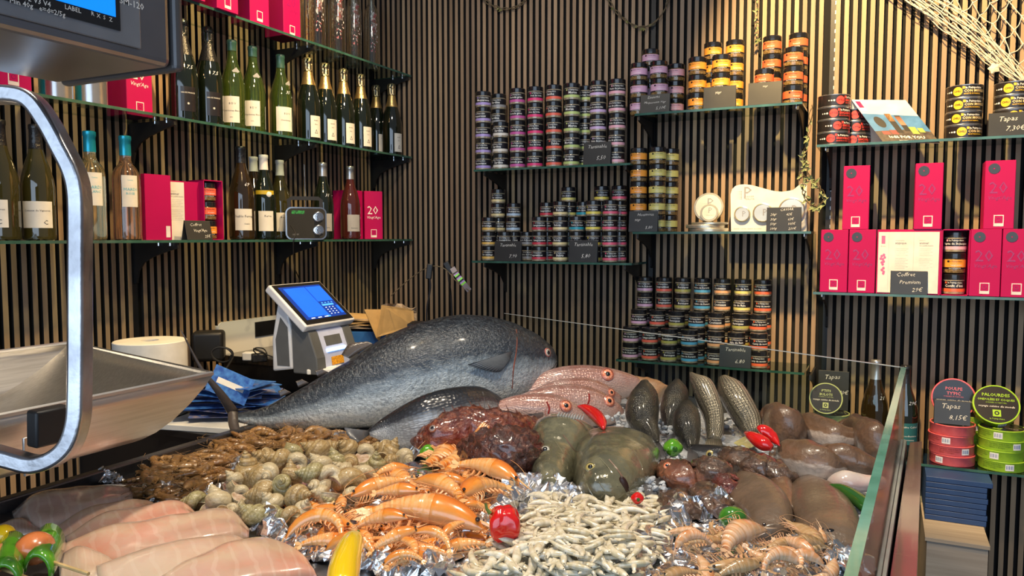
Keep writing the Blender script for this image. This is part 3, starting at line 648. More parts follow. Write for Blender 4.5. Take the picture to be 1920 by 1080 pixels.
# left wall boxes (front towards +x)
zt, zm, zl = ZS['Lt'], ZS['Lm'], ZS['Ll']
def lbox(label, px, py, z, rz=PI / 2, **k):     # px,py = lower right front corner
    p = on(px, py, 2, z); M = Matrix.Rotation(rz, 3, 'Z'); c = Vector((p.x, p.y, z)) - M @ Vector((0.044, -0.044, 0)); return gift_box(label, (max(c.x, -2.055), c.y, z), rz, **k)
for px, py, l in ((447, 28, 'left'), (505, 51, 'middle'), (564, 76, 'right')):
    lbox('pink gift box, %s of the three shown on the top left wall shelf' % l, px, py, zt)
lbox('pink gift box at the far left of the top shelf, above scale display', 385, 4, zt)
lbox('pink gift box beside the scale display on the middle left shelf', 287, 222, zm, twenty=whitefoil, disc=False)
lbox('pink gift box partly hidden behind the scale display, far left', 60, 172, zm, disc=False)
q_ = on(706, 446, 0, -2.0); gift_box('closed pink gift box with white 20 at the corner end shelf', (-2.015, q_.y - 0.02, zl), 0.95, 0.080, 0.080, 0.205, False, whitefoil)
p = on(655, 446, 0, -2.055); gift_box('pink gift box standing behind the ruby bottle', (-2.06, p.y, zl), PI / 2, disc=False)
# open set on the left wall
p = on(274, 447, 0, -1.965)
t = thing('open_gift_box', 'open pink gift set with jars beside the rose bottle, left wall', 'gift box', (-1.965, p.y, zl), (0, 0, PI / 2 - 0.1)); H = 0.19
f1 = MB().add(box(0.0, 0.085, 0.0, 0.018, 0, 0.195)).build('cover', pinkM, t, smooth=False)
MB().add(box(0.066, 0.080, -0.0006, 0, 0.008, 0.042)).build('emblem_label', sticker, f1, smooth=False)
b = MB().add(box(0.09, 0.145, 0.02, 0.0215, 0.0, 0.178)).build('brochure', paper, t, smooth=False)
leaflet_print(b, [(0.117, 2)], 0.0195, 0.0)
MB().add(box(0.088, 0.215, 0.0216, 0.0245, 0, 0.182)).build('back_flap', pinkM, t, smooth=False)
mb = MB(); x0, x1 = 0.20, 0.272
for a in (box(x0, x1, 0.072, 0.075, 0, H), box(x0, x0 + 0.003, 0.0, 0.075, 0, H), box(x1 - 0.003, x1, 0.0, 0.075, 0, H), box(x0, x1, 0.0, 0.075, 0, 0.002), box(x0, x1, 0, 0.075, H - 0.003, H)): mb.add(a)
mb.build('tray', pinkM, t, smooth=False)
bpy.context.view_layer.update(); MW = t.matrix_world.copy()
for i, (c, nm, kd) in enumerate((('orange', 'Langoustine', 'E'), ('tomato', 'Homard', 'E'), ('coral', 'Saint-Jacques', 'E'))):
    q = MW @ Vector((0.236, 0.036, 0.0025 + i * 0.061)); jar(kd, c, nm, '%s labelled jar, %s of three in the left wall gift tray' % (c, ['lowest', 'middle', 'topmost'][i]), q, PI / 2 - 0.4, 0.96, 'jars in the left open gift box', 0.94)
p = on(370, 447, 0, -1.918); sign('black chalk sign reading Coffret 25 before the left open gift set', (-1.92, on(376, 447, 0, -1.92).y, zl), PI / 2 - 0.15, 0.088, 0.062, [("Coffret", -0.2, 0.78, 0.22), ("Vingt'Age", 0.1, 0.48, 0.2), ("25\u20ac", 0.6, 0.18, 0.2)], 0.25)
# ================================================================== tins
steel = mat('tin_steel', (0.62, 0.63, 0.65), 0.25, 0.9)
tin_black = mat('tin_black', (0.015, 0.013, 0.014), 0.35, coat=0.3)
tin_red = mat('tin_red', (0.80, 0.07, 0.06), 0.4); tin_yel = mat('tin_yellow', (0.85, 0.52, 0.04), 0.4)
coralT = mat('tin_coral', (0.72, 0.13, 0.15), 0.35, col2=(0.62, 0.10, 0.12), scale=60, coat=0.3); limeT = mat('tin_lime', (0.36, 0.62, 0.04), 0.35, col2=(0.28, 0.50, 0.03), scale=60, coat=0.3)
paleT = mat('tin_pale_green', (0.40, 0.46, 0.20), 0.35, coat=0.3); barc = mat('barcode_white', (0.72, 0.75, 0.85), 0.5); bars = mat('barcode_bars', (0.05, 0.12, 0.35), 0.5)
TP = {}
def can(kind, label, loc, rz, group):
    if kind in TP: return dup(TP[kind], loc, (0, 0, rz), label)
    t = thing('seafood_tin', label, 'tin', loc, (0, 0, rz), group); R, H = 0.050, 0.0405
    MB().add(lathe([(0.046, 0.001), (R - 0.001, 0), (R + 0.0012, 0.001), (R + 0.0008, 0.0028), (R - 0.0006, 0.0035), (R - 0.0006, H - 0.0035), (R + 0.0008, H - 0.0028), (R + 0.0012, H - 0.001), (R - 0.001, H), (0.0475, H - 0.0012), (0.047, H - 0.004), (0, H - 0.004)], 40)).build('tin_body', steel, t)
    lb = MB().add(band(R, 0.0036, H - 0.0036, 0, 2 * PI - 0.001, 48)).build('label', tin_black, t)
    c = tin_red if kind == 'little' else tin_yel; mb = MB(); a = -PI / 2 + (0.15 if kind == 'little' else -0.35)
    n = 22; disc = ([(0.0135 * math.cos(2 * PI * i / n), 0.0135 * math.sin(2 * PI * i / n), 0) for i in range(n)], [tuple(range(n))])
    # disc as fan wrapped on the cylinder
    dv = [(0, 0, 0)] + disc[0] + [(0.5 * x, 0.5 * y, 0) for x, y, z in disc[0]]; df = []
    for i in range(n): j = (i + 1) % n; df += [(1 + i, 1 + j, 1 + n + j, 1 + n + i), (0, 1 + n + i, 1 + n + j)]
    mb.add(wrap((dv, df), R, H / 2, a), 0)
    for i, q in enumerate((0.0032, 0.0026, 0.0020)): mb.add(wrap(([(q * math.cos(k * PI / 4), q * math.sin(k * PI / 4), 0) for k in range(8)], [tuple(range(8))]), R, H / 2, a - 0.40 - 0.16 * i), 2)
    mb.add(wrap(text('LITTLE' if kind == 'little' else 'CHILI', 0.0085, bold=0.03), R, H / 2, a, 0.0007), 1)
    mb.add(wrap(text('la Paimpolaise', 0.0085, 'LEFT', bold=0.02), R, H * 0.74, a + 0.42), 2)
    mb.add(wrap(text('ENCORNETS' if kind == 'little' else 'CON MOULES\u00b0', 0.0105, 'LEFT', bold=0.03), R, H * 0.50, a + 0.34), 0 if kind == 'little' else 3)
    mb.add(wrap(text('RECETTE AU PIMENT' if kind == 'little' else 'RECETTE DE PAIMPOL', 0.0048, 'LEFT', bold=0.02), R, H * 0.29, a + 0.34), 0)
    mb.add(wrap(([(-0.007, -0.0038, 0), (0, -0.0038, 0), (0, 0.0038, 0), (-0.007, 0.0038, 0)], [(0, 1, 2, 3)]), R, H * 0.76, a + 0.40), 0)
    mb.build('lettering', [c, tin_black, white_ink, mat('print_gold', (0.85, 0.62, 0.30), 0.5)], lb, smooth=False)
    TP[kind] = t; return t
def canstack(kind, px, y, n, z, base, group, what):
    x = xr(px, y)
    for i in range(n): can(kind, '%s, %s of the %s' % (what, LEV[i] if i < n - 1 else 'top', base), (x + random.uniform(-.001, .001), y, z + i * 0.0407), random.uniform(-0.25, 0.35), group)
zf = ZS['F']
canstack('little', 1557, 2.785, 4, zf, 'front stack beside the leaflet', 'large black tins with red discs', 'black tin with red disc')
canstack('little', 1597, 2.855, 3, zf, 'stack behind the leaflet', 'large black tins with red discs', 'black tin with red disc')
canstack('chili', 1798, 2.785, 4, zf, 'stack beside the leaflet', 'large black tins with yellow discs', 'black tin with yellow disc')
canstack('chili', 1888, 2.79, 4, zf, 'stack behind the Tapas sign', 'large black tins with yellow discs', 'black tin with yellow disc')
def flat_tin(kind, label, loc, rz, group, R=0.058, H=0.029, rot=None, s=1.0):
    key = 'flat' + kind
    side, pal, names = dict(coral=(coralT, coralT, ["POULPE", "TY'PIC"]), lime=(limeT, limeT, ['PALOURDES', 'ONDUL\u00c9ES ET COQUES']), pale=(paleT, paleT, ["P'TITS", 'BULOTS']))[kind]
    if key in TP: t = dup(TP[key], loc, rot or (0, 0, rz), label, scale=s); return t
    t = thing('round_tin', label, 'tin', loc, rot or (0, 0, rz), group); t.scale = (s,) * 3
    MB().add(lathe([(R - 0.004, 0.0), (R - 0.001, 0.0005), (R, 0.003), (R, H - 0.003), (R + 0.0008, H - 0.002), (R, H), (R - 0.003, H), (R - 0.0035, H - 0.0015), (0, H - 0.0015)], 44)).build('tin_body', side, t)
    tp = MB().add(lathe([(R - 0.004, H - 0.0014), (R - 0.004, H - 0.0005), (0, H - 0.0005)], 44)).build('lid', label_black, t)
    mb = MB(); T = Matrix.Translation((0, 0, H - 0.0002))
    mb.add(text(names[0], 0.0125, bold=0.02), 0, T @ Matrix.Translation((0, 0.028, 0))); mb.add(text(names[1], 0.0125 if len(names[1]) < 9 else 0.0085, bold=0.02), 0, T @ Matrix.Translation((0, 0.014, 0)))
    mb.add(text('CUISIN\u00c9ES AU NATUREL', 0.0048), 0, T @ Matrix.Translation((0, 0.005, 0))); mb.add(text('voyage cuisine du monde', 0.0088, shear=0.3), 1, T @ Matrix.Translation((0, -0.006, 0)))
    mb.add(box(-0.010, 0.010, -0.036, -0.016, -0.0003, 0.0001), 0, T); mb.add(lathe([(0.003, 0), (0.0062, 0), (0.0062, 0.0003), (0.003, 0.0003)], 16, cap=False), 2, T @ Matrix.Translation((0, -0.026, 0)))
    mb.add(text('la Paimpolaise', 0.0065), 0, T @ Matrix.Translation((0, -0.043, 0)))
    mb.build('lettering', [pal, white_ink, label_black], tp, smooth=False)
    mb = MB(); mb.add(band(R + 0.0005, 0.006, H - 0.006, -PI / 2 + 0.05, -PI / 2 + 0.42, 6), 0)
    for i in range(9): a = -PI / 2 + 0.09 + i * 0.035; mb.add(band(R + 0.0008, 0.010, H - 0.009, a, a + 0.008 + 0.012 * (i % 3 == 0), 2), 1)
    mb.build('barcode', [barc, bars], t, smooth=False)
    mb = MB()
    for i, w_ in enumerate(['Ingr\u00e9dients : fruits de mer,', 'eau, sel, plantes aromatiques', 'fabriqu\u00e9 en Bretagne']): mb.add(wrap(text(w_, 0.0045, 'LEFT'), R, H - 0.009 - i * 0.005, -PI / 2 - 0.95), 0)
    mb.build('side_print', [mat('print_dark_' + kind, tuple(c * 0.25 for c in BANDC['tomato']) if kind == 'coral' else (0.08, 0.15, 0.02), 0.6)], t, smooth=False)
    TP[key] = t; return t
zh = ZS['H']
xc = xr(1797, 2.80)
for i in range(4): flat_tin('coral', 'coral pink tin, %s of the four high stack on the lowest shelf' % LEV[i], (xc + [0.004, 0.001, -0.002, 0.002][i], 2.785, zh + i * 0.0320), [-0.9, 0.35, -0.5, 2.0][i], 'coral pink tins', s=1.1)
xg = xr(1888, 2.80)
for i in range(4): flat_tin('lime', 'lime green tin, %s of the right stack on the lowest shelf' % LEV[i], (xg + [0.002, -0.002, 0.002, 0.0][i] + .006, 2.785, zh + i * 0.0320), [0.0, -0.6, 0.3, -0.5][i], 'lime green tins', s=1.1)
for i in range(6): flat_tin('lime', 'lime green tin, %s of the small stack behind the coral and green stacks' % (['lowest', 'second', 'third', 'fourth', 'fifth', 'topmost'][i]), ((xc + xg) / 2 + .004, 2.869, zh + i * 0.0236), 2.0 + i, 'lime green tins', s=.8)
flat_tin('coral', 'black lidded tin with coral rim propped upright behind the Tapas sign', (xr(1794, 2.86) + 0.006, 2.865, zh + 0.128 + 0.062), 0, 'coral pink tins', s=1.1, rot=(math.radians(80), 0, 0.0))
flat_tin('lime', 'lime green tin leaning face out on top of the green stack', (xr(1879, 2.80), 2.815, zh + 0.128 + 0.051), 0, 'lime green tins', s=1.1, rot=(math.radians(58), 0, 0.05))
sign('grey chalk sign reading Tapas 8,15 on the coral tins', (xr(1797, 2.765), 2.745, zh + 0.1285), 0.0, 0.100, 0.074, [('Tapas', -0.1, 0.76, 0.3), ('8,15\u20ac', 0.3, 0.3, 0.28)], 0.2)
for i in range(4): flat_tin('pale', 'pale green tin, %s of the stack behind the display glass' % LEV[i], (xr(1568, 2.82), 2.82, zh + i * 0.0292), -1.2 + i, 'pale green tins')
flat_tin('pale', 'pale green tin standing upright with black face behind the glass', (xr(1558, 2.80), 2.785, zh + 0.117 + 0.049), 0, 'pale green tins', rot=(math.radians(70), 0, 0.0), s=0.9)
sign('dark chalk sign reading Tapas 6,70 behind the pale green tin', (xr(1570, 2.86), 2.86, zh + 0.1172), 0.0, 0.098, 0.135, [('Tapas', -0.1, 0.84, 0.16), ('6,70\u20ac', 0.5, 0.45, 0.14)], 0.06)
# ================================================================== caviar tins + display board
goldtin = mat('champagne_tin', (0.66, 0.62, 0.50), 0.3, 0.7); champ_face = mat('caviar_face', (0.72, 0.70, 0.60), 0.4, col2=(0.66, 0.64, 0.55))
zc = ZS['D']
def cav(label, R, H, loc, rot, face=True):
    t = thing('caviar_tin', label, 'tin', loc, rot, 'round caviar tins')
    MB().add(lathe([(R - 0.002, 0), (R, 0.001), (R, H * 0.45), (R + 0.001, H * 0.5), (R + 0.001, H * 0.9), (R, H), (R - 0.004, H), (R - 0.005, H - 0.001), (0, H - 0.001)], 44)).build('tin_body', goldtin, t)
    if face:
        fz = MB().add(lathe([(R - 0.006, H - 0.001), (R - 0.006, H + 0.0002), (0, H + 0.0002)], 40)).build('face', champ_face, t)
        mb = MB(); T = Matrix.Translation((0, 0, H + 0.0006))
        mb.add(text('P', R * 0.95), 0, T @ Matrix.Translation((R * 0.1, R * 0.25, 0))); mb.add(text('CAVIAR PERLITA', R * 0.14), 0, T @ Matrix.Translation((R * 0.15, -R * 0.3, 0)))
        for i in range(6):
            for j in range(5): mb.add(lathe([(0.010 * R * (1 + j * .4), 0), (0, 0.0002)], 6, cap=False), 0, T @ Matrix.Translation((-R * (0.55 - j * 0.1), R * (0.25 - i * 0.11), 0)))
        mb.build('lettering', greyt, fz, smooth=False)
    return t
xx = xr(1325, 2.80); st = []
for i, (dx, hh) in enumerate(((0.006, 0.0125), (-0.006, 0.0125), (0.010, 0.008))): cav('flat round caviar tin, %s of the flat pile' % ['lowest', 'middle', 'topmost'][i], 0.068 if i < 2 else 0.064, hh, (xx + dx, 2.80, zc + [0, 0.0127, 0.0254][i]), (0, 0, 0), False)
cav('large caviar tin standing upright on the flat tins', 0.052, 0.014, (xx + 0.002, 2.824, zc + 0.0340 + 0.0525), (math.radians(80), 0, 0))
cav('small caviar tin leaning in front of the large upright one', 0.031, 0.012, (xx + 0.009, 2.802, zc + 0.0340 + 0.0315), (math.radians(80), 0, 0))
bw = mat('board_white', (0.76, 0.74, 0.70), 0.5)
a = on(1368, 430, 1, 2.83); b = on(1516, 430, 1, 2.83); W_ = b.x - a.x
t = thing('display_board', 'white shaped display board with three caviar tins mounted on it', 'display board', (a.x, 2.83, zc), (-0.04, 0, 0))
out = [(0.02, 0.0), (0.98, 0.0)] + [(0.97, 0.30), (0.965, 0.95), (0.935, 1.0), (0.88, 0.97), (0.80, 0.86), (0.74, 0.84), (0.66, 0.825), (0.58, 0.84), (0.50, 0.87), (0.42, 0.91), (0.34, 0.95), (0.26, 0.985), (0.19, 1.0), (0.12, 1.0), (0.06, 0.97), (0.02, 0.91), (0.0, 0.80)]
v, f = prism([(x * W_, z * 0.168) for x, z in out], 0, 0.005); v = [(p[0], 0.005 - p[2], p[1]) for p in v]
bd = MB().add((v, [q[::-1] for q in f])).build('board', bw, t, smooth=False)
R = Matrix.Rotation(PI / 2, 4, 'X'); mb = MB()
mb.add(text('P', 0.060), 0, Matrix.Translation((W_ * 0.22, -0.0007, 0.136)) @ R); mb.add(text('CAVIAR\nPERLITA', 0.009, 'LEFT'), 0, Matrix.Translation((W_ * 0.19, -0.0007, 0.120)) @ R)
mb.add(text('GRAND CAVIAR GRAND ACCORD', 0.0062, 'LEFT'), 0, Matrix.Translation((W_ * 0.05, -0.0007, 0.010)) @ R)
for i in range(6):
    for j in range(6): mb.add(lathe([(0.0004 + 0.00025 * j, 0), (0, 0.0002)], 6, cap=False), 0, Matrix.Translation((W_ * 0.07 + j * 0.004, -0.0007, 0.143 - i * 0.0052)) @ R)
mb.build('lettering', greyt, bd, smooth=False)
for cx, cz, rr in ((0.165, 0.062, 0.028), (0.43, 0.066, 0.034), (0.79, 0.073, 0.044)):
    fz = MB().add(lathe([(rr, 0), (rr, 0.010), (rr - 0.004, 0.012), (rr - 0.005, 0.010), (0, 0.010)], 36), 0, Matrix.Translation((cx * W_, 0, cz)) @ R).build('mounted_tin', goldtin, t)
    MB().add(text('P', rr * 1.0), 0, Matrix.Translation((cx * W_ + rr * .2, -0.0106, cz)) @ R).build('lettering', greyt, fz, smooth=False)
# ================================================================== leaflet on shelf F
t = thing('tent_leaflet', 'glossy tent leaflet with sea photograph between the large tins', 'leaflet')
A_, B_, C_, D_ = on(1596, 187, 1, 2.80), on(1701, 190, 1, 2.80), on(1760, 267, 1, 2.722), on(1655, 266, 1, 2.722)
X = ((B_ - A_) + (C_ - D_)) / 2; Yv = A_ - D_; N = X.cross(Yv).normalized()
def lf(u, v, o=0.0): return D_ + X * u + Yv * v + N * o
lsky = mat('leaflet_sky', (0.50, 0.55, 0.62), 0.3, coat=0.5); lsea = mat('leaflet_sea', (0.05, 0.16, 0.34), 0.3, col2=(0.08, 0.22, 0.45), scale=30, coat=0.5); lrock = mat('leaflet_rock', (0.10, 0.08, 0.06), 0.3, col2=(0.04, 0.03, 0.03), scale=60, coat=0.5)
lf_o = MB().add(hexa([lf(0, 0, 0), lf(1, 0, 0), lf(1, 1, 0), lf(0, 1, 0)], [lf(0, 0, .0008), lf(1, 0, .0008), lf(1, 1, .0008), lf(0, 1, .0008)])).build('front_page', lsky, t, smooth=False)
mb = MB().add(([lf(0, .24, .001), lf(1, .24, .001), lf(1, .62, .001), lf(0, .66, .001)], [(0, 1, 2, 3)]), 0).add(([lf(0, 0, .0011), lf(1, 0, .0011), lf(1, .26, .0011), lf(.6, .30, .0011), lf(0, .24, .0011)], [(0, 1, 2, 3, 4)]), 1)
for u0, v0, w_, h_, k_ in ((.40, .22, .11, .44, 2), (.40, .48, .11, .17, 3), (.56, .26, .10, .36, 2), (.56, .40, .10, .20, 4), (.66, .20, .12, .16, 5), (.28, .18, .13, .10, 6), (.12, .17, .14, .08, 6), (.80, .24, .10, .10, 5)):
    mb.add(([lf(u0, v0, .0014), lf(u0 + w_, v0, .0014), lf(u0 + w_, v0 + h_, .0014), lf(u0, v0 + h_, .0014)], [(0, 1, 2, 3)]), k_)
n = 20; mb.add(([lf(.22 + .09 * math.cos(2 * PI * i / n), .46 + .13 * math.sin(2 * PI * i / n), .0013) for i in range(n)], [tuple(range(n))]), 2)
mb.add(([lf(.03, .72, .0013), lf(.15, .72, .0013), lf(.15, .97, .0013), lf(.03, .97, .0013)], [(0, 1, 2, 3)]), 7).add(([lf(.045, .80, .0016), lf(.135, .80, .0016), lf(.135, .955, .0016), lf(.045, .955, .0016)], [(0, 1, 2, 3)]), 8)
Tm = Matrix((X.normalized(), Yv.normalized(), N)).transposed().to_4x4(); Tm.translation = lf(.5, .12, .0016)
mb.add(text('iod\u00e9 FOR YOU', 0.016, bold=0.03), 7, Tm); Tm.translation = lf(.5, .045, .0016); mb.add(text('Sp\u00e9cialit\u00e9s de la mer', 0.007), 7, Tm)
mb.build('print', [lsea, lrock, tin_black, mat('leaflet_orange', (0.6, 0.3, 0.12), 0.4), mat('leaflet_terracotta', (0.5, 0.2, 0.12), 0.4), mat('leaflet_green', (0.25, 0.35, 0.06), 0.4), mat('leaflet_maroon', (0.22, 0.04, 0.04), 0.4), paper, pinkM], lf_o, smooth=False)
Bk = Vector((0, 0.0, -1)); P0, P1 = lf(0, 1), lf(1, 1); q0 = Vector((P0.x, 2.86, zf)); q1 = Vector((P1.x + .02, 2.86, zf))
MB().add(hexa([P0, P1, q1, q0], [P0 + Vector((0, .001, 0)), P1 + Vector((0, .001, 0)), q1 + Vector((0, .001, 0)), q0 + Vector((0, .001, 0))])).build('back_page', paper, t, smooth=False)
# ================================================================== radio
rz = 0.80; pr = Vector((-1.95, on(573, 447, 0, -1.95).y, zl))
t = thing('table_radio', 'small black retro radio with silver rim on the left shelf', 'radio', pr, (0, 0, rz))
def rrect(w_, h_, r, z0=0, n=6):
    o = []
    for cx, cz, a0 in ((w_ / 2 - r, z0 + r, -PI / 2), (w_ / 2 - r, z0 + h_ - r, 0), (-w_ / 2 + r, z0 + h_ - r, PI / 2), (-w_ / 2 + r, z0 + r, PI)):
        for i in range(n + 1): a = a0 + PI / 2 * i / n; o.append((cx + r * math.cos(a), cz + r * math.sin(a)))
    return o
def xz(vf): return [(p[0], -p[2], p[1]) for p in vf[0]], vf[1]
MB().add(xz(prism(rrect(0.145, 0.118, 0.022), -0.040, 0.034))).build('case', mat('radio_case', (0.012, 0.012, 0.013), 0.3, coat=0.3), t, angle=30)
MB().add(xz(prism(rrect(0.147, 0.120, 0.023, -0.001), 0.0342, 0.0405))).build('rim', chrome, t, angle=30)
fr = MB().add(xz(prism(rrect(0.137, 0.110, 0.018, 0.004), 0.0406, 0.0412))).build('front_panel', mat('radio_cloth', (0.015, 0.015, 0.015), 0.8, bump=0.3, bscale=600), t, angle=30)
MB().add(xz(box(-0.052, -0.006, 0.094, 0.106, 0.0413, 0.0416))).build('green_sticker', mat('radio_green', (0.03, 0.30, 0.05), 0.4, col2=(0.01, 0.03, 0.01), scale=200), fr, smooth=False)
MB().add(text('SCOTT', 0.007), 0, Matrix.Translation((-0.038, -0.0418, 0.018)) @ Matrix.Rotation(PI / 2, 4, 'X')).build('lettering', greyt, fr, smooth=False)
for zz in (0.083, 0.034):
    d = MB().add(lathe([(0.019, 0), (0.019, 0.002), (0.017, 0.003), (0.012, 0.003), (0.012, 0.004), (0, 0.004)], 30), 0, Matrix.Translation((0.044, -0.0413, zz)) @ Matrix.Rotation(PI / 2, 4, 'X')).build('dial', chrome, t)
    MB().add(lathe([(0.0095, 0.004), (0.0090, 0.014), (0.0080, 0.015), (0, 0.015)], 20), 0, Matrix.Translation((0.044, -0.0413, zz)) @ Matrix.Rotation(PI / 2, 4, 'X')).build('knob', chrome, d)
MB().add(strip_tube([(-0.058, 0, 0.112), (-0.058, 0, 0.146), (-0.048, 0, 0.153), (0.048, 0, 0.153), (0.058, 0, 0.146), (0.058, 0, 0.112)], 0.014, 0.005, (0, 1, 0))).build('handle', black_metal, t, smooth=False)
MB().add(tube([(0.005, 0.03, 0.1), (0.002, 0.028, 0.28)], 0.0013, 6)).build('antenna', chrome, t)
R_ = Matrix.Rotation(rz, 4, 'Z')
# radio lead hanging behind the shelf to the counter
tag(MB().add(tube(catmull([pr + Vector((0.02, -0.10, 0.05)), pr + Vector((0.05, -0.11, 0.02)), on(550, 455, 0, -1.902), on(552, 500, 0, -1.93), on(562, 530, 0, -1.98), on(566, 600, 0, -2.03)], 6), 0.0022, 6)).build('power_cable', black_metal), 'thin black cord hanging from the radio past the shelf edge', 'cord')
# ================================================================== etched carafes on the top left shelf
G_c = gl('carafe_glass', (0.96, 0.94, 0.84), 0.02, 1.0, (0.92, 0.9, 0.8)); etch = mat('etched_print', (0.72, 0.70, 0.72), 0.5, col2=(0.40, 0.05, 0.07), scale=90, lo=0.48, hi=0.52)
pc = None
for i, (px, xw) in enumerate(((578, -2.04), (596, -1.965), (622, -2.045), (634, -1.965), (661, -2.04), (664, -1.965), (697, -1.975))):
    p = on(px, 100, 0, xw); l = 'tall clear glass carafe with etched tree print, %s on the top shelf' % ['first back one', 'first front one', 'second back one', 'second front one', 'third back one', 'third front one', 'rightmost'][i]
    if pc: dup(pc, (xw, p.y, zt), (0, 0, 1.0), l); continue
    pc = thing('glass_carafe', l, 'carafe', (xw, p.y, zt), (0, 0, 1.0), 'etched carafes on the top shelf')
    MB().add(lathe([(0.0, 0.008), (0.026, 0.0), (0.031, 0.004), (0.031, 0.20), (0.026, 0.235), (0.014, 0.262), (0.013, 0.30), (0.016, 0.302), (0.0135, 0.306), (0.0108, 0.30), (0.012, 0.262), (0.024, 0.233), (0.029, 0.198), (0.029, 0.012), (0.022, 0.016), (0.0, 0.030)], 28, cap=False)).build('glass_body', G_c, pc)
    mb = MB(); rr = random.Random(4)
    for k_ in range(44):
        zz = 0.05 + 0.17 * rr.random(); aa = -PI / 2 + rr.uniform(-.5, .5); L_ = 0.004 + 0.006 * rr.random()
        mb.add(wrap(([(-.0012, 0, 0), (.0012, 0, 0), (.0008, L_, 0), (-.0008, L_, 0)], [(0, 1, 2, 3)]), 0.031, zz, aa))
    for k_ in range(9): mb.add(wrap(([(-.013 + .003 * k_, .06, 0), (-.0126 + .003 * k_, .06, 0), (-.0056 + .0014 * k_, .15, 0), (-.006 + .0014 * k_, .15, 0)], [(0, 1, 2, 3)]), 0.031, 0.07))
    mb.build('etched_tree', etch, pc, smooth=False)
for i, px in enumerate((106, 172)):
    p = on(px, 185, 0, -1.985); t = thing('steel_canister', 'steel tin with blue band, %s of two under the scale display' % ['left', 'right'][i], 'tin', (-1.985, p.y, zm), (0, 0, 0.9), 'steel tins under the scale display')
    MB().add(lathe([(0.035, 0), (0.040, 0.002), (0.040, 0.118), (0.038, 0.12), (0, 0.12)], 32)).build('tin_body', steel, t)
    MB().add(band(0.0406, 0.012, 0.11, -PI / 2 - 1.5, -PI / 2 - 0.6, 12)).build('label', teal_foil, t)
# ================================================================== garlands, vines, fishing net
twig = mat('twig', (0.16, 0.12, 0.07), 0.8, col2=(0.08, 0.06, 0.03), scale=80); leafM = mat('dry_leaf', (0.22, 0.21, 0.08), 0.6, col2=(0.13, 0.13, 0.04), scale=50); vine_l = mat('vine_leaf', (0.30, 0.33, 0.17), 0.6, col2=(0.16, 0.20, 0.08), scale=60)
def leaf(mb, p, d, n_, L_=0.02, w_=0.006, mi=1):
    d = Vector(d).normalized(); s = d.cross(Vector(n_)).normalized(); n_ = s.cross(d)
    pts = [p, p + d * L_ * .35 + s * w_ + n_ * .001, p + d * L_, p + d * L_ * .35 - s * w_ + n_ * .001, p + d * L_ * .4 - n_ * .0015]
    mb.add(([tuple(q) for q in pts], [(0, 1, 4), (1, 2, 4), (2, 3, 4), (3, 0, 4)]), mi)
def garland(label, px, leaves, rad=0.0022, y=2.905, ll=0.022, mats=None, strands=2, amp=0.004, cat='garland', name='twig_garland', ms=None):
    path = catmull([on(a, b, 1, y if len(c) == 0 else c[0]) for a, b, *c in px], 8); mb = MB(); rr = random.Random(len(px) * 7 + leaves)
    for s in range(strands):
        ph = s * PI
        mb.add(tube([p + Vector((amp * math.sin(i * .9 + ph), 0.5 * amp * math.cos(i * .9 + ph), amp * math.cos(i * .7 + ph))) for i, p in enumerate(path)], rad, 6), 0)
    for i in range(leaves):
        p = path[int(rr.random() * (len(path) - 1))]; leaf(mb, p, (rr.uniform(-1, 1), -rr.random() * .5, rr.uniform(-1, .6)), (rr.uniform(-.3, .3), -1, rr.uniform(-.3, .3)), ll * rr.uniform(.7, 1.3), ll * .25)
    return tag(mb.build(name, ms or [twig, leafM]), label, cat, 'hanging greenery on the back wall')
garland('dry twig garland draped at the top above the lilac jars', [(880, -30), (912, 3), (942, 16), (970, 12), (990, -6), (1010, -40)], 5)
garland('dry twig garland draped at the top above the orchid jars', [(1120, -45), (1143, 5), (1170, 35), (1197, 50), (1222, 46), (1245, 20), (1258, -20)], 8)
garland('thin green vine hanging straight down above the coral jars', [(1417, -40), (1421, 0), (1418, 35), (1421, 70), (1419, 76)], 26, 0.0012, y=2.88, ll=0.016, strands=1, amp=0.001, ms=[twig, vine_l], name='hanging_vine', cat='vine')
garland('tangled pale vine wreath hanging at the corner of the caviar shelf', [(1522, 200, 2.70), (1514, 262, 2.70), (1508, 300, 2.70), (1517, 330, 2.70), (1532, 348, 2.69), (1545, 372, 2.70), (1536, 388, 2.70), (1520, 384, 2.71), (1508, 362, 2.71), (1509, 338, 2.70), (1512, 310, 2.70), (1497, 338, 2.70)], 64, 0.0016, y=2.70, ll=0.020, strands=3, amp=0.006, ms=[twig, vine_l], name='vine_wreath', cat='vine')
ropeM = mat('net_cord', (0.70, 0.66, 0.56), 0.8, col2=(0.52, 0.48, 0.40), scale=200, bump=0.3)
t = thing('fishing_net', 'off white cord fishing net gathered and draped at the upper right corner', 'fishing net', tuple(on(1800, 60, 1, 2.86)))
def net(x, y, d=0.0): return on(x, y, 1, 2.872 - d) - t.location
mb = MB(); rr = random.Random(3)
for s in range(20):
    o = (s / 19 - .5); pts = []
    for i in range(12):
        q = i / 11; x = 1655 + 280 * q; yy = -45 + 215 * q - 16 * math.sin(PI * q) * 1.2; sp = 30 * math.sin(PI * min(1, q * 1.05)) + 14
        pts.append(net(x - o * sp * .55 + 3 * math.sin(i * 2.1 + s), yy + o * sp + 3 * math.sin(i * 1.7 + s * 2), 0.012 + 0.012 * math.sin(s * 2.4 + i)))
    mb.add(tube(catmull(pts, 3), 0.0016, 5))
mb.build('gathered_cords', ropeM, t)
mb = MB(); nodes = {}; cw, ch = 37, 36                    # hanging mesh cells
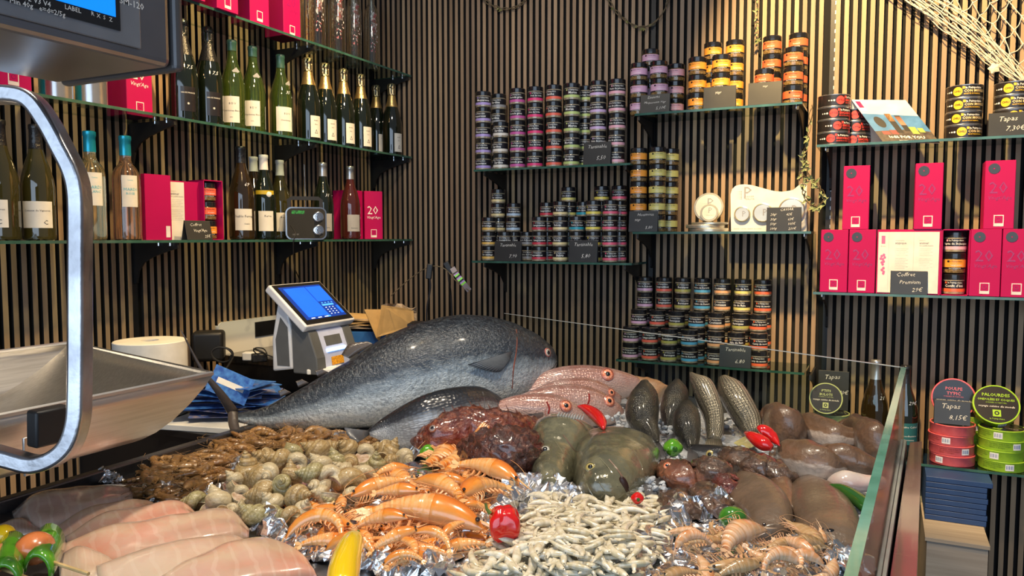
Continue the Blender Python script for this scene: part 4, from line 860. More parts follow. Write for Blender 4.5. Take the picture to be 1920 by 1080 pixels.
for r_ in range(-2, 7):
    for c in range(0, 9):
        x = 1712 + c * cw + (cw / 2 if r_ % 2 else 0) + 5 * math.sin(r_ * 1.3 + c); yy = -10 + r_ * ch * .62 + 0.10 * (x - 1712) + 5 * math.cos(c * 1.9 + r_)
        lim = -45 + 215 * (x - 1655) / 280 + 8
        nodes[r_, c] = (x, min(yy, lim), 0.02 * math.sin(c * 1.1 + r_ * .7))
def strand(a, b):
    (x0, y0, d0), (x1, y1, d1) = nodes[a], nodes[b]
    if x0 > 1950 or abs(y0 - y1) < 2: return
    mb.add(tube(catmull([net(x0, y0, d0), net((x0 + x1) / 2 + 2, (y0 + y1) / 2 + 3, (d0 + d1) / 2), net(x1, y1, d1)], 3), 0.0015, 5))
for (r_, c) in list(nodes):
    for dc in ((0, -1) if r_ % 2 == 0 else (0, 1)):
        if (r_ + 1, c + dc) in nodes: strand((r_, c), (r_ + 1, c + dc))
    mb.add(ball(net(*nodes[r_, c]), 0.0032, 8, 5))
mb.build('mesh_cells', ropeM, t)
# starfish
sf = []; n = 10
for i in range(n): a = PI / 2 + i * PI / 5 + 0.3; r_ = 0.032 if i % 2 == 0 else 0.012; sf.append((r_ * math.cos(a), r_ * math.sin(a)))
c = on(1864, 128, 1, 2.84); v = [(x, 0, z) for x, z in sf] + [(0, -0.009, 0), (0, 0.004, 0)]
mb = MB().add((v, [(i, (i + 1) % n, n) for i in range(n)] + [((i + 1) % n, i, n + 1) for i in range(n)]))
tag(mb.build('starfish', mat('starfish', (0.78, 0.70, 0.52), 0.7, bump=0.5, bscale=200), loc=c, subsurf=1), 'cream starfish caught in the net above the mussel tins', 'starfish')
# ================================================================== counters
dark_steel = mat('brushed_dark_steel', (0.16, 0.16, 0.17), 0.32, 0.9, scale=3, stretch=(1, 40, 40)); brushed = mat('brushed_steel', (0.74, 0.72, 0.69), 0.36, 1.0, col2=(0.62, 0.60, 0.57), scale=4, stretch=(60, 2, 60), bump=0.05)
ZB = 1.04
t = thing('display_counter', 'long steel fish display counter with raised glass guards', 'counter', (0, 0, 0))
def sx(y, o=0.0): return .048 - .0515 * (1.91 - y) + o
P = [(-1.315, 0.30), (sx(.3, .006), 0.30), (sx(1.93, .006), 1.93), (-1.31, 2.63)]
MB().add(prism(P, 0.10, ZB - 0.03)).build('cabinet', mat('counter_black', (0.015, 0.015, 0.017), 0.35), t, smooth=False)
MB().add(prism(P, ZB - 0.03, ZB)).build('bed_plate', dark_steel, t, smooth=False)
MB().add(box(-1.335, -1.312, 0.30, 2.63, ZB - 0.05, ZB + 0.022)).build('left_rim', dark_steel, t, smooth=False, bevel=0.003)
ledge = mat('red_brown_ledge', (0.22, 0.085, 0.07), 0.14, col2=(0.15, 0.09, 0.07), scale=3, coat=0.6)
MB().add(prism([(sx(.3, .0065), 0.30), (sx(.3, .047), 0.30), (sx(1.96, .036), 1.96), (sx(1.94, .012), 1.94)], 0.20, ZB - 0.004)).build('side_ledge', ledge, t, smooth=False)
Zp = 1.21
def sl(o0, o1, z0, z1): q = [(sx(.32, o0), .32), (sx(.32, o1), .32), (sx(1.915, o1), 1.915), (sx(1.915, o0), 1.915)]; return hexa([(x, y, z0) for x, y in q], [(x, y, z1) for x, y in q])
g1 = MB().add(sl(-.010, 0, ZB, Zp - 0.0015), 0).add(sl(-.0104, .0004, Zp - 0.0015, Zp), 1).build('side_guard', [GL, GLE2], t, smooth=False)
MB().add(sl(.0008, .0055, ZB - .0035, ZB + .007)).build('edge_glint', mat('pale_glint', (0.45, 0.47, 0.42), .25, coat=.5), t, smooth=False)  # pale strip painted in as the highlight along the side guard's bottom edge
a, b = Vector((0.036, 1.922, 0)), Vector((-1.31, 2.632, 0)); d = (b - a).normalized(); n_ = Vector((-d.y, d.x, 0)) * 0.004
def slab(z0, z1, k=1.0):
    return hexa([a + n_ * k + Vector((0, 0, z0)), b + n_ * k + Vector((0, 0, z0)), b - n_ * k + Vector((0, 0, z0)), a - n_ * k + Vector((0, 0, z0))], [a + n_ * k + Vector((0, 0, z1)), b + n_ * k + Vector((0, 0, z1)), b - n_ * k + Vector((0, 0, z1)), a - n_ * k + Vector((0, 0, z1))])
edge_pale = mat('pale_glass_edge', (0.50, 0.52, 0.50), 0.2, coat=0.4)
MB().add(slab(ZB, Zp - 0.002), 0).add(slab(Zp - 0.002, Zp, 0.55), 1).build('back_guard', [GL, edge_pale], t, smooth=False)
MB().add(box(0.037, 0.044, 1.914, 1.920, ZB, Zp)).build('corner_joint', edge_pale, t, smooth=False)
# black units on the left
cabm = mat('black_cabinet', (0.010, 0.010, 0.011), 0.4); tillt = mat('till_top', (0.012, 0.012, 0.013), 0.15, coat=0.4)
t = thing('low_cabinet', 'low black cabinet against the left wall carrying flyers and paper roll', 'cabinet')
MB().add(box(-2.10, -1.345, 1.435, 1.975, 0, 0.965)).build('body', cabm, t, smooth=False); MB().add(box(-2.105, -1.34, 1.43, 1.978, 0.9655, 0.985)).build('top', cabm, t, smooth=False, bevel=0.002)
t = thing('till_cabinet', 'taller black cabinet in the corner under the till', 'cabinet')
MB().add(box(-2.10, -1.345, 1.985, 2.90, 0, 1.06)).build('body', cabm, t, smooth=False); MB().add(box(-2.105, -1.34, 1.98, 2.905, 1.0605, 1.085)).build('top', tillt, t, smooth=False, bevel=0.002)
ZL, ZT = 0.985, 1.085
# till ---------------------------------------------------------------
BLp, BRp = at(575, 613, 2.30), at(667, 598, 2.526); e = (BRp - BLp); e.z = 0; L_ = e.length; e.normalize()
vv = RT * -0.122 + UP * 0.128 + FW * 0.07; vv = vv - e * vv.dot(e); nrm = e.cross(vv).normalized()
t = thing('cash_till', 'white and grey touchscreen till with a bright blue screen', 'till', (BLp.x, BLp.y, ZT))
def S(u, v, o): return BLp + e * (L_ * u) + vv * v + nrm * o - t.location
def sq(u0, u1, v0, v1, o0, o1): return hexa([S(u0, v0, o0), S(u1, v0, o0), S(u1, v1, o0), S(u0, v1, o0)], [S(u0, v0, o1), S(u1, v0, o1), S(u1, v1, o1), S(u0, v1, o1)])
wp = mat('till_white', (0.66, 0.67, 0.70), 0.3, coat=0.3); gp = mat('till_grey', (0.10, 0.105, 0.11), 0.45)
hd = MB().add(sq(0, 1, 0, 1, -0.026, 0)).build('screen_housing', wp, t, smooth=False, bevel=0.006, seg=3)
bz = MB().add(sq(.03, .97, .035, .965, 0.0005, 0.0012)).build('bezel', black_gloss, hd, smooth=False)
def em(name, c, s): return mat(name, c, 0.3, emit=c, estr=s, col2=tuple(x * .9 for x in c))
sc_b = em('screen_blue', (0.008, 0.085, 0.72), 0.95); sc_d = em('screen_navy', (0.005, 0.03, 0.25), 0.5); sc_l = em('screen_light', (0.05, 0.25, 0.95), 1.0); sc_w = em('screen_white', (0.75, 0.85, 1.0), 1.0)
mb = MB().add(sq(.10, .90, .13, .90, 0.0013, 0.0016), 1).add(sq(.17, .57, .18, .86, 0.0017, 0.0019), 0).add(sq(.585, .89, .50, .86, 0.0017, 0.0019), 0).add(sq(.60, .83, .39, .43, 0.0017, 0.0019), 2).add(sq(.84, .895, .19, .37, 0.0017, 0.0019), 0)
for i in range(4):
    for j in range(3): mb.add(sq(.625 + j * .07, .645 + j * .07, .19 + i * .05, .205 + i * .05, 0.0017, 0.0019), 3)
for i in range(4): mb.add(sq(.62 + i * .065, .65 + i * .065, .45, .47, 0.0017, 0.0019), 2)
for i in range(3): mb.add(sq(.2 + .13 * i, .27 + .13 * i, .145, .16, 0.0017, 0.0019), 3)
mb.add(sq(.50, .58, .14, .17, 0.0017, 0.0019), 2)
mb.build('screen', [sc_b, sc_d, sc_l, sc_w], hd, smooth=False)
hn = Vector((nrm.x, nrm.y, 0)).normalized(); O = (BLp + BRp) / 2; O.z = ZT; O = O - t.location; up_ = Vector((0, 0, 1))
if hn.dot(-FW) < 0: hn = -hn
def B(x, f, z): return O + e * x + hn * f + up_ * z
def wedge(x0, x1, prof): # prof list of (forward, z)
    n = len(prof); v = [B(x0, f, z) for f, z in prof] + [B(x1, f, z) for f, z in prof]
    return v, [tuple(range(n)), tuple(range(2 * n - 1, n - 1, -1))] + [(i, n + i, n + (i + 1) % n, (i + 1) % n) for i in range(n)]
side = [(0.025, 0.0), (0.02, 0.05), (-0.008, 0.125), (-0.075, 0.190), (-0.098, 0.20), (-0.075, 0.15), (-0.07, 0.0)]
MB().add(wedge(-0.105, -0.062, side)).build('left_cheek', gp, t, smooth=False, bevel=0.004); MB().add(wedge(0.062, 0.105, side)).build('right_cheek', gp, t, smooth=False, bevel=0.004)
MB().add(wedge(-0.105, 0.105, [(-0.072, 0.012), (-0.078, 0.15), (-0.098, 0.23), (-0.125, 0.22), (-0.15, 0.10), (-0.15, 0.0)])).build('rear_housing', wp, t, smooth=False, bevel=0.006)
MB().add(wedge(-0.106, 0.106, [(-0.082, 0.02), (-0.088, 0.14), (-0.115, 0.17), (-0.135, 0.10), (-0.13, 0.02)])).build('rear_inlay', gp, t, smooth=False)
fc = MB().add(wedge(-0.0615, 0.0615, [(0.022, 0.0), (0.014, 0.06), (-0.010, 0.126), (-0.05, 0.15), (-0.06, 0.0)])).build('front_panel', mat('till_front', (0.50, 0.56, 0.80), 0.3, coat=0.4), t, smooth=False)
def F_(x0, x1, q0, q1, o, mi=None):   # on slanted upper front face
    p0, p1 = Vector((0.014, 0.06)), Vector((-0.010, 0.126)); nn = Vector((0.066, 0.024)).normalized()
    def c(x, q, oo): r_ = p0.lerp(p1, q) + nn * oo; return B(x, r_.x, r_.y)
    return hexa([c(x0, q0, 0), c(x1, q0, 0), c(x1, q1, 0), c(x0, q1, 0)], [c(x0, q0, o), c(x1, q0, o), c(x1, q1, o), c(x0, q1, o)])
MB().add(F_(-0.040, 0.040, 0.30, 0.75, 0.0006)).build('printer_window', gp, fc, smooth=False)
MB().add(F_(-0.045, 0.048, 0.03, 0.16, 0.004)).build('light_bar', em('light_bar', (0.35, 0.65, 1.0), 3.0), fc, smooth=False)
MB().add(wedge(-0.030, 0.030, [(0.0205, 0.02), (0.0165, 0.045), (0.0175, 0.045), (0.0215, 0.02)])).build('orange_sticker', mat('sticker_orange', (0.85, 0.42, 0.03), 0.5, col2=(0.5, 0.2, 0.02), scale=200), fc, smooth=False)
# white tray + cable coil in front of the till, black camera puck
p = at(608, 662, 2.38); p.z = ZT
t = thing('card_reader', 'flat white pad lying in front of the till', 'card reader', p, (0, 0, 0.75)); MB().add(box(-0.055, 0.055, -0.045, 0.045, 0, 0.016)).build('pad', white_plastic, t, smooth=False, bevel=0.004); MB().add(box(-0.035, 0.035, -0.03, 0.03, 0.0163, 0.0175)).build('pad_label', paper, t, smooth=False)
p = at(648, 648, 2.52); p.z = ZT; t = thing('webcam', 'small round black camera beside the till', 'camera', p + Vector((0, 0, 0.03)), (PI / 2, 0, 0.9)); MB().add(lathe([(0.0, -0.012), (0.026, -0.010), (0.030, 0), (0.026, 0.012), (0.012, 0.014), (0.010, 0.010), (0, 0.010)], 24)).build('body', black_metal, t); MB().add(lathe([(0.009, 0.0105), (0, 0.012)], 16)).build('lens', black_gloss, t)
# marble-look box with black panels, black speaker, adapters, cables
marble = mat('white_marble_panel', (0.72, 0.71, 0.67), 0.3, col2=(0.60, 0.59, 0.57), scale=9, lo=0.42, hi=0.48, detail=6)
a_ = at(403, 668, 2.72); b_ = at(520, 652, 3.0); a_.z = b_.z = ZT; dd = (b_ - a_); W_ = dd.length + .05; t = thing('payment_terminal', 'white marble patterned box with two black panels left of till', 'terminal', a_, (0, 0, math.atan2(dd.y, dd.x)))
MB().add(xz(prism(rrect(W_, 0.115, 0.022), -0.02, 0.02)), 0, Matrix.Translation((W_ / 2, 0, 0))).build('case', marble, t, angle=30)
MB().add(box(W_ * .48, W_ * .80, -0.024, -0.0205, 0.045, 0.100)).build('left_panel', black_gloss, t, smooth=False); MB().add(box(W_ * .815, W_ * .97, -0.024, -0.0205, 0.045, 0.100)).build('right_panel', black_gloss, t, smooth=False)
p = at(392, 655, 2.60); p.z = ZT; tag(MB().add(box(-0.05, 0.05, -0.04, 0.04, 0, 0.10)).build('speaker_box', black_metal, None, p + Vector((-.0, 0, 0)), (0, 0, .7), bevel=0.012, seg=3), 'small black box behind the white marble patterned terminal', 'speaker')
for i, (x, y, z_) in enumerate(((470, 658, 2.60), (486, 660, 2.57))):
    p = at(x, y, z_); p.z = ZT; tag(MB().add(cbox((0, 0, 0.014), (0.05, 0.03, 0.028))).build('power_adapter', white_plastic if i == 0 else black_metal, None, p, (0, 0, .4 + i * .5), bevel=0.004), ['small white plug adapter below the terminal', 'small black plug adapter below the terminal'][i], 'power adapter')
def cord(name, label, pts, r=0.0022, m=None): return tag(MB().add(tube(catmull(pts, 6), r, 6)).build(name, m or black_metal), label, 'cord')
def atz(x, y, Z, z): p = at(x, y, Z); p.z = z; return p
cord('power_cable', 'black cable curling on the counter under the terminal', [atz(500 + 0, 640, 2.55, ZT + .02)] + [atz(487 + 12 * math.cos(i * 1.1), 640, 2.55 + .02 * math.sin(i * 1.1), ZT + .035 + .012 * math.sin(i * .9)) for i in range(12)] + [atz(520, 645, 2.55, ZT + .012)])
cord('cable_coil', 'coil of black cable hanging at the cabinet edge above the flyers', [at(430 + 3 * math.sin(k) - 14 + 18 * math.cos(k * .9), 665 + 14 * math.sin(k * .9), 2.40 + .004 * k) for k in range(15)] + [at(425, 690, 2.34), at(409, 704, 2.30), at(405, 715, 2.28)], 0.003)
# cardboard wrappers and papers behind the till
card = mat('kraft_card', (0.48, 0.31, 0.13), 0.7, col2=(0.40, 0.26, 0.11), scale=30); tissue = mat('brown_tissue', (0.42, 0.33, 0.24), 0.8, col2=(0.30, 0.22, 0.15), scale=25, bump=0.6)
def sheet(pts, th=0.002):
    pts = [Vector(p) for p in pts]; n_ = (pts[1] - pts[0]).cross(pts[2] - pts[0]).normalized() * th; n = len(pts)
    return [tuple(p) for p in pts] + [tuple(p + n_) for p in pts], [tuple(range(n - 1, -1, -1)), tuple(range(n, 2 * n))] + [(i, (i + 1) % n, n + (i + 1) % n, n + i) for i in range(n)]
t = thing('cardboard_sleeve', 'folded kraft cardboard sleeve with torn tissue behind the tuna', 'packaging')
MB().add(sheet([at(683, 580, 2.72), at(720, 580, 2.80), at(712, 640, 2.76), at(706, 634, 2.74)])).build('left_flap', card, t, smooth=False)
MB().add(sheet([at(716, 572, 2.74), at(775, 580, 2.88), at(778, 612, 2.86), at(708, 632, 2.72)])).build('front_flap', card, t, smooth=False)
rr = random.Random(5); Pt = [[at(717 + 64 * i / 7, 568 + 36 * j / 5 + (rr.uniform(-3, 3)) + 6 * abs(i / 7 - .2) * (1 - j / 5) * 2, 2.77 + .12 * i / 7 + rr.uniform(-.012, .012)) for j in range(6)] for i in range(8)]
MB().add(gridmesh(Pt)).build('torn_tissue', tissue, t, smooth=False)
t = thing('paper_stack', 'messy stack of brown paper and a blue box behind the till', 'packaging')
for i in range(6): MB().add(cbox((0, 0, 0), (0.22, 0.17, 0.004))).build('paper_sheet', tissue if i % 2 else card, t, at(680, 600, 2.86) + Vector((0, 0, 0.010 - i * 0.006)), (rr.uniform(-.08, .08), rr.uniform(-.1, .05), 0.6 + rr.uniform(-.3, .3)), smooth=False)
bx = at(672, 628, 2.83); bx.z = ZT; MB().add(cbox((0, 0, .038), (0.19, 0.13, 0.074))).build('blue_box', mat('blue_box', (0.02, 0.11, 0.36), 0.45), t, bx, (0, 0, .7), smooth=False)
# clip stands
def clipstand(label, base, pts, tipc):
    t = thing('ticket_clip', label, 'clip holder'); MB().add(tube(catmull(pts, 6), 0.0032, 6)).build('stem', black_metal, t)
    return t
zc_ = 2.62
t = clipstand('black ticket clip on a bent stem standing behind the tuna', 0, [atz(800, 600, zc_, ZT + .12), at(801, 575, zc_), at(807, 540, zc_), at(805, 515, zc_)], 0)
MB().add(cbox((0, 0, 0), (0.020, 0.012, 0.052))).build('clip', black_metal, t, at(805, 509, zc_), (0, .12, .4), bevel=0.003); MB().add(cbox((0, 0, 0), (0.17, 0.10, 0.05))).build('base', black_metal, t, atz(815, 612, zc_, ZT + .10), (0, 0, .4), smooth=False); MB().add(cbox((0, 0, 0), (0.14, 0.08, 0.08))).build('foot', black_metal, t, atz(815, 612, zc_, ZT + .0405), (0, 0, .4), smooth=False)
t = clipstand('black clip holding a curled ribbon with green and violet stripes', 0, [atz(850, 600, zc_ + .05, ZT + .0), at(846, 560, zc_ + .05), at(842, 530, zc_), at(840, 505, zc_)], 0)
MB().add(cbox((0, 0, 0), (0.020, 0.012, 0.045))).build('clip', black_metal, t, at(841, 502, zc_), (0, -.5, .4), bevel=0.003)
rib = [at(848, 502, zc_ - .01), at(856, 515, zc_ - .02), at(868, 530, zc_ - .02), at(880, 545, zc_)]
v, f = strip_tube(catmull(rib, 6), 0.018, 0.001, FW); o = MB(); o.add((v, f)); o.m = [(i // 4) % 3 if 3 < i // 4 < 13 else 3 for i in range(len(o.f))]
o.build('striped_ribbon', [mat('ribbon_green', (0.25, 0.75, 0.08), 0.4), black_metal, mat('ribbon_violet', (0.35, 0.22, 0.5), 0.4), mat('ribbon_grey', (0.25, 0.22, 0.24), 0.4)], t, smooth=False)
tag(MB().add(tube(catmull([at(733, 555, 2.75), at(760, 530, 2.72), at(790, 508, 2.66), at(812, 499, 2.62), at(835, 505, 2.60), at(858, 530, 2.60), at(882, 546, 2.62)], 6), 0.0016, 5)).build('dry_stem', twig), 'thin dry stem arching between the two ticket clips', 'stem')
# flyers, base boards, paper roll
t = MB().add(cbox((0, 0, 0.008), (0.36, 0.30, 0.016))).build('white_board', white_plastic, None, (-1.60, 1.60, ZL), (0, 0, 0.22), bevel=0.002); tag(t, 'white board lying under the blue flyers on the low cabinet', 'board')
t = MB().add(cbox((0, 0, 0.006), (0.30, 0.22, 0.012))).build('white_board', white_plastic, None, (-1.52, 1.82, ZL), (0, 0, 0.1), bevel=0.002); tag(t, 'white board lying behind the flyers near the tuna back', 'board')
fl_b = mat('flyer_blue', (0.015, 0.07, 0.34), 0.35, col2=(0.06, 0.22, 0.60), scale=60, coat=0.3); fl_p = mat('flyer_photo', (0.30, 0.25, 0.28), 0.35, col2=(0.05, 0.12, 0.40), scale=60, coat=0.3)
rr = random.Random(11)
fly = []
for i in range(16):
    lab = '%s flyer, %s in the fanned pile on the white board' % (['blue', 'photo printed'][i % 3 == 1], (['lowest'] + ORDN[1:15] + ['topmost'])[i])
    x = -1.66 + rr.uniform(-.05, .07); y = 1.60 + rr.uniform(-.05, .06); m_ = fl_p if i % 3 == 1 else fl_b
    o = MB().add(cbox((0, 0, 0), (0.21, 0.13, 0.0022)), 0).add(cbox((-.03, 0.01, .0013), (0.11, 0.028, 0.0006)), 1).add(cbox((.06, -0.02, .0013), (0.05, 0.06, 0.0006)), 2).build('flyer', [m_, fl_p if i % 2 else paper, fl_p], None, (x, y, ZL + 0.020 + i * 0.0060), (rr.uniform(-.05, .05), 0.04 + rr.uniform(-.04, .05), 0.5 + rr.uniform(-.6, .5)), smooth=False)
    tag(o, lab, 'flyer', 'flyers on the low cabinet')
o = MB().add(cbox((0, 0, 0), (0.11, 0.075, 0.002)), 0).add(cbox((0, 0.0, .0012), (0.075, 0.016, 0.0006)), 1).build('flyer', [fl_b, paper], None, at(432, 722, 2.06), (1.15, 0.5, 0.9), smooth=False); tag(o, 'blue flyer propped upright on top of the flyer pile', 'flyer', 'flyers on the low cabinet')
t = thing('paper_roll', 'large white paper roll standing behind the scale pan', 'paper roll', (-1.925, 1.545, ZL))
MB().add(lathe([(0.022, 0.0), (0.098, 0.0), (0.100, 0.002), (0.100, 0.213), (0.098, 0.215), (0.024, 0.2155), (0.022, 0.20), (0.022, 0.0)], 48, cap=False)).build('roll', mat('paper_white', (0.74, 0.72, 0.66), 0.8), t); MB().add(lathe([(0.0215, 0.001), (0.0215, 0.212), (0.018, 0.212), (0.018, 0.001)], 24, cap=False)).build('core', mat('core_grey', (0.45, 0.44, 0.50), 0.8), t)
# ================================================================== scale
t = thing('hanging_scale', 'steel shop scale with blue lit display, bent steel arm and weighing pan', 'scale')
sst = mat('satin_steel', (0.30, 0.31, 0.34), 0.28, 0.9, col2=(0.22, 0.23, 0.25), scale=5, bump=0.03); sst_d = mat('satin_steel_dark', (0.12, 0.12, 0.125), 0.4, 0.5)
c0 = at(324, 128, 0.85); c1 = at(225, 178, 1.01); zb_ = c0.z; x0, x1 = c1.x, c0.x; y1 = c0.y
hs = MB().add(box(x0, x1, y1 - 0.46, y1, zb_, zb_ + 0.20)).build('display_housing', sst, t, smooth=False, bevel=0.008, seg=3)
MB().add(box(x0 - 0.002, x1 + 0.002, y1 + 0.0015, y1 + 0.016, zb_ - 0.002, zb_ + 0.202)).build('end_plate', sst_d, t, smooth=False, bevel=0.006, seg=3)
def H(px, py): return on(px, py, 0, x1)
def hp(px0, py0, px1, py1, px2, py2, px3, py3, o0, o1):
    q = [H(px0, py0), H(px1, py1), H(px2, py2), H(px3, py3)]; return hexa([p + Vector((o0, 0, 0)) for p in q], [p + Vector((o1, 0, 0)) for p in q])
zf0 = H(262, 93).z; yf = H(262, 93).y
fp = MB().add(box(x1 + .0002, x1 + .003, y1 - 0.45, yf, zf0, zb_ + .195)).build('front_frame', mat('frame_grey', (0.20, 0.21, 0.23), 0.3, coat=0.4), hs, smooth=False, bevel=0.002)
yk = H(221, 59).y; zk = H(221, 59).z; MB().add(box(x1 + .0032, x1 + .0042, y1 - 0.45, yk, zk, zb_ + .19)).build('black_panel', black_gloss, fp, smooth=False)
ys = H(211, 33).y; zs_ = H(211, 33).z; MB().add(box(x1 + .0043, x1 + .0050, y1 - 0.44, ys, zs_, zb_ + .185)).build('lit_screen', em('scale_screen', (0.003, 0.18, 0.75), 1.0), fp, smooth=False)
Rf = Matrix.Rotation(PI / 2, 4, 'Z') @ Matrix.Rotation(PI / 2, 4, 'X'); mb = MB()
def wr(s, px, py, sz, o=.0046): p = H(px, py); mb.add(text(s, sz, 'CENTER', bold=0.01), 0, Matrix.Translation((x1 + o, p.y, p.z)) @ Rf)
wr('LABEL', 131, 18, 0.0062); wr('R', 168, 27, 0.0056); wr('X', 179, 31, 0.0056); wr('S', 190, 34, 0.0056); wr('Z', 202, 38, 0.0056); wr('Min 40g   e=d=2/5g', 66, 16, 0.0066); wr('V1 V2 V3 V4', 55, 1, 0.0066); wr('SM-120', 243, 8, 0.0095, .0034)
mb.build('lettering', white_ink, fp, smooth=False)
ZA = 0.93
path = [at(-120, 182, ZA), at(-40, 180, ZA), at(20, 178, ZA), at(60, 190, ZA), at(92, 232, ZA), at(118, 280, ZA), at(138, 320, ZA), at(148, 360, ZA), at(150, 420, ZA), at(150, 520, ZA), at(150, 640, ZA), at(149, 740, ZA), at(146, 790, ZA), at(132, 832, ZA), at(104, 858, ZA), at(66, 870, ZA), at(28, 862, ZA), at(-30, 846, ZA)]
polished = mat('polished_bar', (0.62, 0.63, 0.66), 0.30, 1.0, col2=(0.34, 0.34, 0.36), scale=14, bump=0.25, bscale=50, detail=6)
nrmb = (-FW + RT * 0.45).normalized()
MB().add(strip_tube(catmull(path, 5), 0.020, 0.027, nrmb.cross(Vector((0, 0, 1))))).build('bent_arm', polished, t, angle=35, bevel=0.004, seg=3)
# pan
T_ = at(397, 700, 1.30); B1 = at(130, 643, 1.68); zr = (T_.z + B1.z) / 2; xa, xb_ = B1.x, T_.x; ya = T_.y; yc = B1.y; zbt = at(240, 828, 1.20).z; xbb = at(240, 828, 1.20)
xL = xa + .09; rim = [(xb_, ya), (xa, yc), (xa, yc - 1.15), (xb_, ya - 1.0)]; bot = [(xbb.x, xbb.y), (xL, yc - .28), (xL, yc - .95), (xbb.x, ya - .95)]
def ring(q, z, s=0.0): return [Vector((x, y, z)) for x, y in q]
def panmesh(off):
    P_ = []; r0 = ring(rim, zr); b0 = ring(bot, zbt)
    for k, tt in enumerate((0, .12, .3, .5, .7, .85, .95, 1.0)):
        row = []
        for i in range(4):
            a1, a2 = r0[i], r0[(i + 1) % 4]; c1_, c2_ = b0[i], b0[(i + 1) % 4]
            for j in range(10):
                u = j / 10; pr_ = a1.lerp(a2, u); pb_ = c1_.lerp(c2_, u); q = pr_.lerp(pb_, tt); q.z = zr + (zbt - zr) * math.sin(tt * PI / 2) ** 0.9; row.append(q + Vector((0, 0, off)))
        P_.append(row)
    n = 40; v = [p for r_ in P_ for p in r_]; f = [(k * n + i, k * n + (i + 1) % n, (k + 1) * n + (i + 1) % n, (k + 1) * n + i) for k in range(7) for i in range(n)]; f.append(tuple(7 * n + i for i in range(n))); return v, f
pn = MB().add(panmesh(0)).build('weighing_pan', brushed, t, angle=30); so = pn.modifiers.new('thick', 'SOLIDIFY'); so.thickness = 0.003
MB().add(tube([Vector((x, y, zr)) for x, y in rim] + [Vector((*rim[0], zr))], 0.0042, 6, up=(0, 0, 1))).build('pan_rim', brushed, pn)
MB().add(cbox((0, 0, 0), (0.020, 0.046, 0.046))).build('black_clamp', black_metal, t, at(92, 798, 0.965), (0, 0.05, 0.02), bevel=0.003)
MB().add(cbox((0, 0, 0), (0.004, 0.05, 0.05))).build('bracket_plate', brushed, t, at(78, 848, 1.0), (0, 0, 0.1), bevel=0.001)
# ================================================================== lower right: wooden cabinet with blue trays
p1 = on(1857, 1025, 1, 2.46); wz = p1.z
lw = island_mat('pale_oak_board', [(0.42, 0.34, 0.25), (0.36, 0.33, 0.30)], 0.55, (1.5, 30, 30), 0.1, gscale=2, gmix=0.45)
t = thing('oak_cabinet', 'pale oak cabinet on the floor below the lowest right shelf', 'cabinet')
MB().add(box(0.13, p1.x - 0.004, 2.465, 2.915, 0, wz - 0.012)).build('body', lw, t, smooth=False); MB().add(box(0.125, p1.x, 2.46, 2.915, wz - 0.0115, wz)).build('top', lw, t, smooth=False, bevel=0.001)
bl = mat('navy_tray', (0.02, 0.055, 0.17), 0.5); a = on(1722, 985, 2, wz); hh = 0.0168
for i in range(8): tag(MB().add(box(0.13, on(1853 + (i > 6) * 8 + 1.5 * math.sin(i * 2), 900, 1, 2.62).x, 2.62, 2.90, 0, hh - 0.0012)).build('navy_tray', bl, None, (0, 0, wz + 0.0005 + i * hh), bevel=0.0015), 'dark blue flat tray, %s of the stack under the coral tins' % (ORD[i] if i < 7 else 'topmost'), 'tray', 'stacked dark blue trays')
